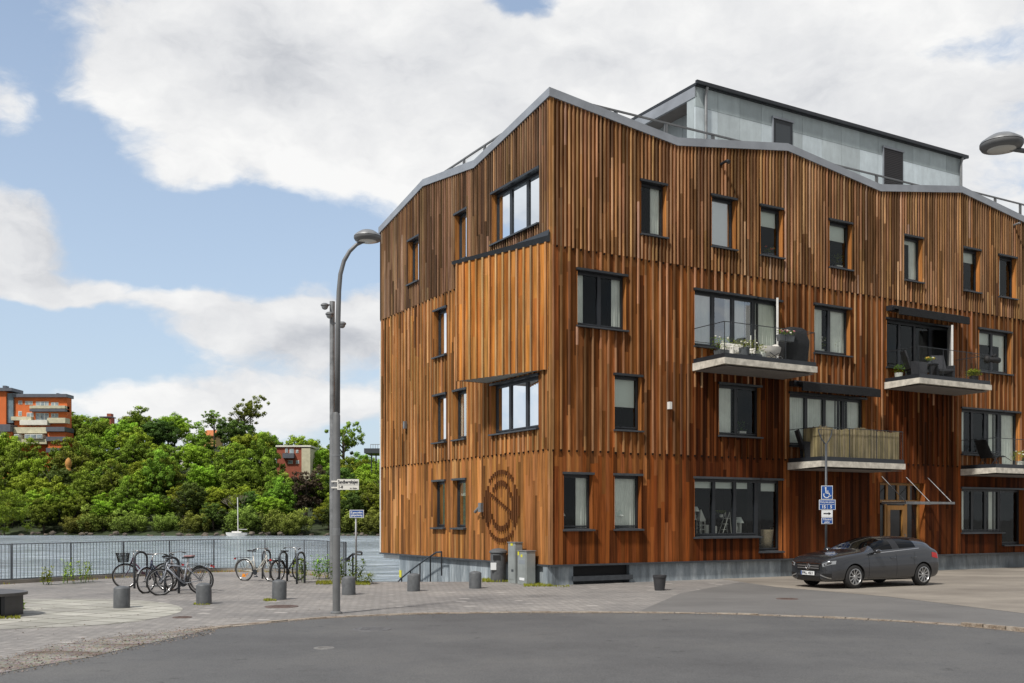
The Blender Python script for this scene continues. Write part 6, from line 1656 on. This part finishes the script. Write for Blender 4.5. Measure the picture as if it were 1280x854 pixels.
mb = MB(XF); mb.tube([(.27 * math.cos(2 * PI * k / 20), .1 + .27 * math.sin(2 * PI * k / 20), .42) for k in range(20)], .012, 6, closed=True)
for k in range(-3, 4): mb.tube([(k * .07, -.14, .42), (k * .07, .34, .42)], .005, 4)
mb.build('seat', m_dark, e)
for sx in (-.2, .2):
    for sy_ in (-.1, .3): mb = MB(XF); mb.tube([(sx, sy_, .42), (sx * 1.25, sy_, 0)], .01, 6); mb.build('leg', m_dark, e)
planter(22.15, 1.25, z4, .26, .26, .16, 'low pot with pale flowers at the right end of the lower right balcony', m_pot, L_OLIVE, 120, .16, 1.5, [(m_petal, 6)], 12, round_=True)
# second balcony
wicker_chair(9.95, .55, BALC[1][2] + .001, -1.0, 'dark armchair behind the reed screen of the first floor balcony')
# things in the ground floor windows
def table_lamp(a, z, label, s=1.0, o=-.45, FF_=FR):
    e = empty('table_lamp', FF_(a, o, z), label, 'table lamp'); XF = lambda x, y, zz_: FF_(a + x, o + y, z + zz_)
    mb = MB(XF); mb.lathe([(.16 * s, .30 * s), (.155 * s, .31 * s), (.075 * s, .47 * s), (.07 * s, .47 * s)], 20); mb.build('lamp_shade', m_blind, e, recalc=False, smooth=True)
    mb = MB(XF); mb.lathe([(0, 0), (.06 * s, 0), (.06 * s, .02 * s), (.02 * s, .04 * s), (.03 * s, .15 * s), (.015 * s, .2 * s), (.012 * s, .36 * s), (0, .36 * s)], 14); mb.build('base', m_whitepot, e, smooth=True)
table_lamp(tR(710.5), 1.72, 'small white table lamp in the ground floor window nearest the corner', 1.0)
table_lamp(tR(776, -.2), 1.72, 'white table lamp before the curtain of the second ground floor window', 1.0, -.30)
table_lamp(tR(927, -.3), 1.45, 'white table lamp at the right of the wide ground floor window', 1.15)
table_lamp(tR(865.5, -.45) + .12, 1.9, 'white table lamp shade at the left end of the wide ground floor window', .9)
def whit(name, label, cat, px, z, prof, o=-.42, n=14, rooted=None):
    a = tR(px, o); c = FR(a, o, z); mb = MB(); mb.lathe(prof, n, c); return tag(mb.build(name, m_whitepot, origin=c, smooth=True, autosmooth=35), label, cat)
e, XF = thing('candle_lantern', tR(876, -.42), -.42, 1.44, 'white house shaped lantern at the left of the wide ground floor window', 'lantern')
mb = MB(XF)
for x in (-.1, .1):
    for y in (-.08, .08): mb.box(x - .012, x + .012, y - .012, y + .012, 0, .42)
for z in (0, .14, .28, .41): mb.box(-.11, .11, -.09, .09, z, z + .02)
mb.build('frame', m_whitepot, e); mb = MB(XF); mb.hexa([(-.13, -.1, .432), (.13, -.1, .432), (.13, .1, .432), (-.13, .1, .432), (-.01, -.01, .8), (.01, -.01, .8), (.01, .01, .8), (-.01, .01, .8)]); mb.build('roof', m_whitepot, e)
whit('candle', 'thick white candle left of the first mullion in the wide ground floor window', 'candle', 883.5, 1.44, [(0, 0), (.07, 0), (.07, .30), (0, .30)])
whit('candle', 'thick white candle right of the first mullion in the wide ground floor window', 'candle', 893.5, 1.44, [(0, 0), (.075, 0), (.075, .26), (0, .26)])
whit('vase', 'slim white vase left of the lamp in the wide ground floor window', 'vase', 919.5, 1.44, [(0, 0), (.05, 0), (.075, .15), (.05, .36), (.07, .45), (0, .45)])
whit('vase', 'slim white vase right beneath the lamp in the wide ground floor window', 'vase', 925, 1.44, [(0, 0), (.05, 0), (.06, .15), (.06, .40), (.05, .44), (0, .44)])
e, XF = thing('plant_ladder', tR(906, -.42), -.42, 1.44, 'small white step ladder shelf with a plant in the wide ground floor window', 'ladder shelf')
mb = MB(XF)
for y in (-.1, .1): mb.tube([(-.18, y, 0), (.12, y, .72)], .013, 6); mb.tube([(.20, y, 0), (.12, y, .72)], .013, 6)
mb.build('frame', m_whitepot, e)
for q in (.2, .45, .7): mb = MB(XF); x = -.18 + .3 * q; mb.box(x - .05, x + .1, -.1, .1, .72 * q - .01, .72 * q + .01); mb.build('step', m_whitepot, e)
planter(tR(901.5, -.42), -.42, 1.98, .14, .14, .1, 'small potted plant on the white ladder shelf', m_whitepot, L_MID, 140, .12, 2.2, None, 21, leaf=.025, round_=True)
e, XF = thing('wicker_basket', tR(956, -.5), -.5, .95, 'tall beige woven basket behind the ground floor glass door', 'basket')
mb = MB(XF); mb.lathe([(0, 0), (.22, 0), (.25, .25), (.29, .55), (.30, .62), (.27, .62), (.24, .3), (0, .1)], 20); mb.build('body', M('woven_beige', (.48, .40, .27), .9, 0, 30, .3, .4), e, smooth=True)
mb = MB(XF)
for s in (-1, 1): mb.tube([(s * .3, -.07, .6), (s * .34, -.07, .68), (s * .34, .07, .68), (s * .3, .07, .6)], .018, 6)
mb.build('handles', M('rope_beige', (.4, .32, .2), .9), e)
planter(tR(1055, -.3), -.35, SILLS[3] + .13, .3, .2, .12, 'green house plant in the fourth upper floor window of the long wall', m_whitepot, L_MID, 160, .3, 1.4, None, 22) if False else None
planter(tR(1048, -.3), -.33, SILLS[3] + .13, .3, .2, .12, 'bushy green house plant in an upper window above the second balcony', m_whitepot, L_MID, 200, .34, 1.5, None, 22)
planter(tR(962, -.3), -.33, SILLS[3] + .13, .3, .2, .12, 'house plant with small red fruit in the upper window third from the corner', m_pot, L_MID, 120, .2, 1.3, [(M('fruit_red', (.5, .08, .03), .5), 6)], 23)
planter(tR(1028, -.3), -.33, SILLS[2] + .13, .2, .2, .12, 'white orchid pot in the left pane of the window beside the barbecue balcony', m_whitepot, L_MID, 60, .4, 1.2, [(m_petal, 8)], 24, round_=True)
planter(tR(1044, -.3), -.33, SILLS[2] + .13, .2, .2, .12, 'white orchid pot in the right pane of the window beside the barbecue balcony', m_whitepot, L_MID, 60, .32, 1.2, [(m_petal, 8)], 25, round_=True)
planter(tR(927, -.3), -.33, SILLS[1] + .13, .3, .2, .12, 'dim house plant in the window under the upper left balcony', m_whitepot, L_DARK, 160, .3, 1.4, None, 26)
planter(FR(0,0,0)[0] * 0 + 2.6, -1.6, 13.8, .5, .4, .3, 'potted terrace shrub peeking over the parapet near the corner', m_pot, L_OLIVE, 160, .45, 1.4, None, 27)
e = [o for o in bpy.data.objects if o.get('label', '').startswith('potted terrace shrub')][0]
e.location = FL(2.55, -1.0, 13.75)

# ------------------------------------------------------------------ the car
def make_car():
    car = empty('parked_car', (0, 0, 0), 'dark grey metallic five door hatchback parked in front of the entrance', 'car')
    m_paint, nt, b = newmat('car_paint'); b.inputs['Base Color'].default_value = (.055, .059, .068, 1); b.inputs['Metallic'].default_value = .6; b.inputs['Roughness'].default_value = .2
    b.inputs['Coat Weight'].default_value = 1.0; b.inputs['Coat Roughness'].default_value = .04
    m_cg = M('car_glass', (.002, .0022, .0026), .02, 0, spec=.16); m_trim = M('black_trim', (.012, .012, .013), .45); m_chr = M('bright_chrome', (.62, .62, .63), .15, 1.0); m_arch = M('arch_lining', (.006, .006, .006), .9)
    m_alloy = M('alloy_silver', (.50, .51, .52), .3, .8)
    ST = [  # x, w, zb, zs, wg, zg, wt, z7, zt
        (2.14, .58, .30, .66, .50, .72, .30, .745, .755), (2.11, .72, .21, .72, .64, .775, .38, .81, .82), (2.0, .81, .18, .77, .72, .84, .43, .88, .892), (1.75, .865, .18, .82, .76, .905, .47, .945, .96),
        (1.30, .885, .18, .88, .79, .96, .51, 1.005, 1.022), (.95, .89, .18, .915, .80, .995, .57, 1.04, 1.06), (.80, .89, .18, .925, .81, 1.0, .63, 1.06, 1.085),
        (.42, .89, .18, .935, .81, 1.0, .645, 1.225, 1.27), (.30, .89, .18, .94, .81, 1.005, .635, 1.275, 1.32), (-.02, .89, .18, .95, .81, 1.01, .60, 1.375, 1.425),
        (-.32, .89, .18, .955, .81, 1.02, .59, 1.395, 1.452), (-.40, .89, .18, .955, .81, 1.025, .59, 1.397, 1.455), (-.50, .89, .18, .96, .81, 1.03, .59, 1.397, 1.455), (-.95, .89, .18, .98, .80, 1.06, .58, 1.39, 1.455),
        (-1.28, .885, .18, .995, .79, 1.09, .57, 1.37, 1.44), (-1.36, .885, .18, 1.0, .785, 1.10, .565, 1.365, 1.436), (-1.62, .880, .19, 1.02, .78, 1.13, .56, 1.345, 1.42), (-1.80, .875, .20, 1.03, .77, 1.12, .55, 1.325, 1.40), (-1.84, .87, .20, 1.03, .765, 1.10, .545, 1.30, 1.36),
        (-2.0, .865, .21, 1.02, .76, 1.06, .54, 1.09, 1.11), (-2.06, .86, .22, 1.0, .75, 1.02, .53, 1.03, 1.04), (-2.10, .855, .24, .96, .74, .98, .52, .99, .995), (-2.13, .83, .28, .90, .70, .92, .48, .93, .93)]
    mb = MB(); rings = []
    for (x, w, zb, zs, wg, zg, wt, z7, zt) in ST:
        half = [(w * .80, zb), (w * .96, zb + .07), (w * 1.0, zb + (zs - zb) * .38), (w * .99, zb + (zs - zb) * .74), (w * .945, zs), (wg, zg), (wt, z7)]
        pts = [(0, zb)] + half + [(0, zt)] + [(-y, z) for y, z in half[::-1]]
        rings.append([mb.pt((x, y, z)) for y, z in pts])
    n = len(rings[0])
    for i in range(len(rings) - 1):
        A, B = rings[i], rings[i + 1]; xa, xb = ST[i][0], ST[i + 1][0]
        for j in range(n):
            seg = j if j < 8 else n - 1 - j     # 0..7 mirrored
            mb.mi = 0
            if seg == 6 and -1.30 < xb and xa < .41: mb.mi = 1
            if seg == 6 and xa in (-.32, -.40) : mb.mi = 2
            pass
            if seg == 7 and xa <= .80 and xb >= -.02 : mb.mi = 1
            if seg == 7 and xa == -1.84: mb.mi = 1
            if seg == 6 and xa == .42: mb.mi = 1
            if seg in (0,) : mb.mi = 2
            mb.face((A[j], A[(j + 1) % n], B[(j + 1) % n], B[j]))
    mb.mi = 0; mb.face(rings[0][::-1]); mb.face(rings[-1])
    o = mb.build('shell', [m_paint, m_cg, m_trim, m_arch], None); o.data.polygons.foreach_set('use_smooth', [True] * len(o.data.polygons))
    sm = o.modifiers.new('s', 'SUBSURF'); sm.levels = 2; sm.render_levels = 2
    cut = MB()
    for x in (1.25, -1.45):
        for s in (-1, 1): cut.tube([(x, s * .60, .325), (x, s * 1.1, .325)], .372, 40)
    co = cut.build('cut', [m_arch], None); bo = o.modifiers.new('b', 'BOOLEAN'); bo.object = co; bo.operation = 'DIFFERENCE'; bo.solver = 'EXACT'; bo.material_mode = 'TRANSFER' if hasattr(bo, 'material_mode') else bo.material_mode
    dg = bpy.context.evaluated_depsgraph_get(); me = bpy.data.meshes.new_from_object(o.evaluated_get(dg))
    names = [m.name if m else '' for m in me.materials]
    def split(pred, name, mat, parent):
        vs = {}; V = []; Fc = []
        for p in me.polygons:
            if pred(p):
                f = []
                for v in p.vertices:
                    if v not in vs: vs[v] = len(V); V.append(tuple(me.vertices[v].co))
                    f.append(vs[v])
                Fc.append(f)
        m2 = bpy.data.meshes.new(name); m2.from_pydata(V, [], Fc); m2.materials.append(mat); m2.polygons.foreach_set('use_smooth', [True] * len(Fc))
        m2.set_sharp_from_angle(angle=R(40))
        ob = bpy.data.objects.new(name, m2); col.objects.link(ob); ob.parent = parent; return ob
    nm = lambda p: names[p.material_index]
    body = split(lambda p: nm(p).startswith('car_paint'), 'body', m_paint, car)
    split(lambda p: nm(p).startswith('car_glass') and p.center.x > -.05 and abs(p.center.y) < .66 and p.normal.x > .25, 'windscreen', m_cg, car)
    split(lambda p: nm(p).startswith('car_glass') and not (p.center.x > -.05 and abs(p.center.y) < .66 and p.normal.x > .25) and p.center.x > -1.6, 'side_windows', m_cg, car)
    split(lambda p: nm(p).startswith('car_glass') and p.center.x <= -1.6, 'rear_window', m_cg, car)
    split(lambda p: nm(p).startswith('black_trim'), 'underbody', m_trim, car)
    for sx in (-1, 1):
        for sy_ in (-1, 1): split(lambda p: nm(p).startswith('arch_lining') and p.center.x * sx > 0 and p.center.y * sy_ > 0, 'wheel_arch', m_arch, car)
    bpy.data.objects.remove(o); bpy.data.objects.remove(co)
    # surface sampler for details: largest y / x of the shell near a point
    from mathutils.bvhtree import BVHTree
    bv = BVHTree.FromPolygons([v.co for v in me.vertices], [tuple(p.vertices) for p in me.polygons])
    def side(x, z, s, lift=.004):
        h = bv.ray_cast(Vector((x, s * 2, z)), Vector((0, -s, 0)))[0]; return Vector((x, (h.y if h else s * .88) + s * lift, z))
    def front(y, z, lift=.006):
        h = bv.ray_cast(Vector((4, y, z)), Vector((-1, 0, 0)))[0]; return Vector(((h.x if h else 2.0) + lift, y, z))
    def rear(y, z, lift=.006):
        h = bv.ray_cast(Vector((-4, y, z)), Vector((1, 0, 0)))[0]; return Vector(((h.x if h else -2.1) - lift, y, z))
    def patch(name, corners, fn, mat, parent, n=8, m_=5):
        """bilinear patch in two parameters laid on the shell"""
        (p0, p1, p2, p3) = corners; q = MB(); g = {}
        for i in range(n + 1):
            for j in range(m_ + 1):
                u, v = i / n, j / m_; a = tuple(lerp(lerp(p0[k], p1[k], u), lerp(p3[k], p2[k], u), v) for k in (0, 1)); g[i, j] = q.pt(fn(*a))
        for i in range(n):
            for j in range(m_): q.face((g[i, j], g[i + 1, j], g[i + 1, j + 1], g[i, j + 1]))
        return q.build(name, mat, parent, smooth=True)
    # wheels
    for x in (1.25, -1.45):
        for s in (-1, 1):
            XW = lambda a, b_, c_, x=x, s=s: (x + a, s * (.775 + c_), .325 + b_)
            q = MB(XW); q.lathe([(.21, -.10), (.29, -.105), (.318, -.08), (.325, -.03), (.325, .03), (.318, .08), (.29, .105), (.215, .10)], 40); w = q.build('wheel', m_tyre, car, smooth=True)
            q = MB(XW); q.lathe([(.222, .09), (.228, .104), (.212, .108), (.200, .085), (.195, -.02)], 40)
            for k in range(10):
                a = 2 * PI * k / 10; a2 = a + .10; da = .085
                q.hexa([(.05 * math.cos(a - .3), .05 * math.sin(a - .3), .05), (.05 * math.cos(a + .3), .05 * math.sin(a + .3), .05), (.20 * math.cos(a2 + da), .20 * math.sin(a2 + da), .045), (.20 * math.cos(a2 - da), .20 * math.sin(a2 - da), .045),
                        (.05 * math.cos(a - .3), .05 * math.sin(a - .3), .09), (.05 * math.cos(a + .3), .05 * math.sin(a + .3), .09), (.205 * math.cos(a2 + da), .205 * math.sin(a2 + da), .098), (.205 * math.cos(a2 - da), .205 * math.sin(a2 - da), .098)])
            q.lathe([(0, .10), (.045, .098), (.055, .085)], 20); q.build('rim', m_alloy, w, smooth=True, autosmooth=30)
            q = MB(XW); q.lathe([(0, -.02), (.195, -.02)], 24); q.build('brake_disc', m_arch, w)
    # front
    gr_ = patch('grille', [(-.46, .69), (.46, .69), (.41, .50), (-.41, .50)], lambda y, z: front(y, z, .008), m_trim, car, 12, 4)
    for z in (.56, .625): patch('grille_bar', [(-.41, z + .012), (.41, z + .012), (.41, z - .010), (-.41, z - .010)], lambda y, z: front(y, z, .022), m_alloy, gr_, 12, 1)
    patch('grille_surround', [(-.47, .705), (.47, .705), (.47, .69), (-.47, .69)], lambda y, z: front(y, z, .016), m_chr, gr_, 12, 1)
    c = front(0, .595, .03); q = MB(); q.tube([(c.x, c.y + .078 * math.cos(2 * PI * k / 24), c.z + .078 * math.sin(2 * PI * k / 24)) for k in range(24)], .010, 8, closed=True)
    for k in range(3): a = PI / 2 + 2 * PI * k / 3; q.tube([(c.x, c.y, c.z), (c.x, c.y + .075 * math.cos(a), c.z + .075 * math.sin(a))], [.012, .004], 6)
    q.build('star_badge', m_chr, gr_)
    pl = patch('number_plate', [(-.26, .475), (.26, .475), (.26, .365), (-.26, .365)], lambda y, z: (front(0, .42, .035).x, y, z), m_signw, car, 2, 1)
    patch('plate_band', [(.26, .405), (.222, .405), (.222, .295), (.26, .295)], lambda y, z: (front(0, .35, .035).x + .002, y, z), m_blue, pl, 1, 1) if False else None
    q = MB(); xq = front(0, .42, .035).x + .003
    add_text(q, text_geo('FRL 421', .095, .003), lambda x, y: (xq, x, .418 + y), .40); q.build('plate_text', m_ink, pl, recalc=False)
    q = MB(); q.poly([(xq, -.258, .367), (xq, -.222, .367), (xq, -.222, .473), (xq, -.258, .473)]); q.build('plate_band', m_blue, pl, recalc=False)
    ai = patch('lower_intake', [(-.44, .345), (.44, .345), (.38, .235), (-.38, .235)], lambda y, z: front(y, z, .008), m_trim, car, 10, 2)
    for s in (-1, 1):
        patch('side_intake', [(s * .52, .42), (s * .78, .43), (s * .76, .28), (s * .54, .29)], lambda y, z: front(y, z, .008), m_trim, car, 5, 3)
        patch('bumper_blade', [(s * .46, .40), (s * .80, .29), (s * .80, .262), (s * .46, .365)], lambda y, z: front(y, z, .016), m_alloy, car, 6, 1)
        hl = patch('headlight', [(s * .52, .69), (s * .79, .78), (s * .805, .69), (s * .545, .60)], lambda y, z: front(y, z, .010), M('headlight_lens', (.34, .36, .38), .08, .3), car, 8, 4)
        patch('headlight_inner', [(s * .575, .685), (s * .755, .745), (s * .755, .69), (s * .595, .635)], lambda y, z: front(y, z, .014), m_trim, hl, 6, 3)
        patch('projector', [(s * .62, .69), (s * .68, .71), (s * .68, .675), (s * .62, .66)], lambda y, z: front(y, z, .018), m_chr, hl, 3, 2)
        # side
        patch('window_trim', [(.62, .962), (-1.34, 1.095), (-1.34, 1.078), (.62, .946)], lambda x, z: side(x, z, s, .006), m_chr, car, 16, 1)
        for (x0, x1) in ((.34, -.36), (-.46, -1.30)):
            pass
        for x in (-.36, .72):
            patch('door_seam', [(x - .004, .94), (x + .004, .94), (x + .004, .30), (x - .004, .30)], lambda x, z: side(x, z, s, .002), m_arch, car, 1, 12)
        patch('door_seam', [(-1.12, .98), (-1.112, .98), (-1.05, .62), (-1.058, .62)], lambda x, z: side(x, z, s, .002), m_arch, car, 1, 8)
        patch('door_seam', [(.75, .275), (-1.06, .275), (-1.06, .267), (.75, .267)], lambda x, z: side(x, z, s, .002), m_arch, car, 10, 1)
        for x in (-.22, -1.05):
            p = side(x, .83, s, .02); q = MB(); q.tube([(x - .09, p.y - s * .01, .835), (x - .06, p.y + s * .014, .838), (x + .06, p.y + s * .014, .83), (x + .09, p.y - s * .01, .826)], .014, 8); q.build('door_handle', m_paint, car, smooth=True)
        p = side(.52, .98, s, 0); q = MB(); rgs = []
        for (dx, sc2) in ((-.10, .5), (-.07, .9), (0, 1), (.06, .85), (.09, .4)):
            rgs.append([q.pt((.50 + dx, p.y + s * (.13 + .11 * sc2 * math.cos(2 * PI * k / 14)), 1.03 + .065 * sc2 * math.sin(2 * PI * k / 14))) for k in range(14)])
        for A, B in zip(rgs, rgs[1:]):
            for k in range(14): q.face((A[k], A[(k + 1) % 14], B[(k + 1) % 14], B[k]))
        q.face(rgs[0]); q.face(rgs[-1][::-1]); mr = q.build('wing_mirror', m_paint, car, smooth=True, autosmooth=50)
        q = MB(); q.tube([(.5, p.y - s * .02, .975), (.5, p.y + s * .08, 1.0)], .02, 8); q.build('mirror_stalk', m_trim, mr)
        patch('tail_light', [(-1.82, .97), (-2.04, .94), (-2.06, .78), (-1.80, .83)], lambda x, z: side(x, z, s, .006), M('tail_red', (.45, .015, .015), .15), car, 5, 4)
        patch('tail_light', [(s * .44, .90), (s * .76, .93), (s * .76, .78), (s * .44, .80)], lambda y, z: rear(y, z, .006), M('tail_red', (.45, .015, .015), .15), car, 5, 4)
        patch('sill_trim', [(.85, .23), (-1.04, .23), (-1.04, .185), (.85, .185)], lambda x, z: side(x, z, s, .006), m_trim, car, 8, 1)
        patch('crease', [(.9, .70), (-1.7, .80), (-1.7, .792), (.9, .692)], lambda x, z: side(x, z, s, .004), m_paint, car, 16, 1)
    q = MB(); q.tube([(.74, .5, 1.085), (.60, -.05, 1.18)], .008, 6); q.tube([(.74, .0, 1.11), (.60, -.5, 1.16)], .008, 6); q.build('wipers', m_trim, car)
    bpy.data.meshes.remove(me)
    return car
car = make_car()
# front near wheel at (9.53, 28.2); heading left and slightly towards the camera
fw = Vector((9.45, 28.25, 0)); rw = Vector((11.85, 29.5, 0)); hd = (fw - rw).normalized(); ang = math.atan2(hd.y, hd.x)
side_ = Vector((-hd.y, hd.x, 0))          # left of the heading faces the camera
ctr = fw - hd * 1.25 - side_ * .775
car.location = (ctr.x, ctr.y, .004); car.rotation_euler = (0, 0, ang)
bld['label'] = 'timber clad corner apartment building with a zigzag roofline and four projecting balconies'
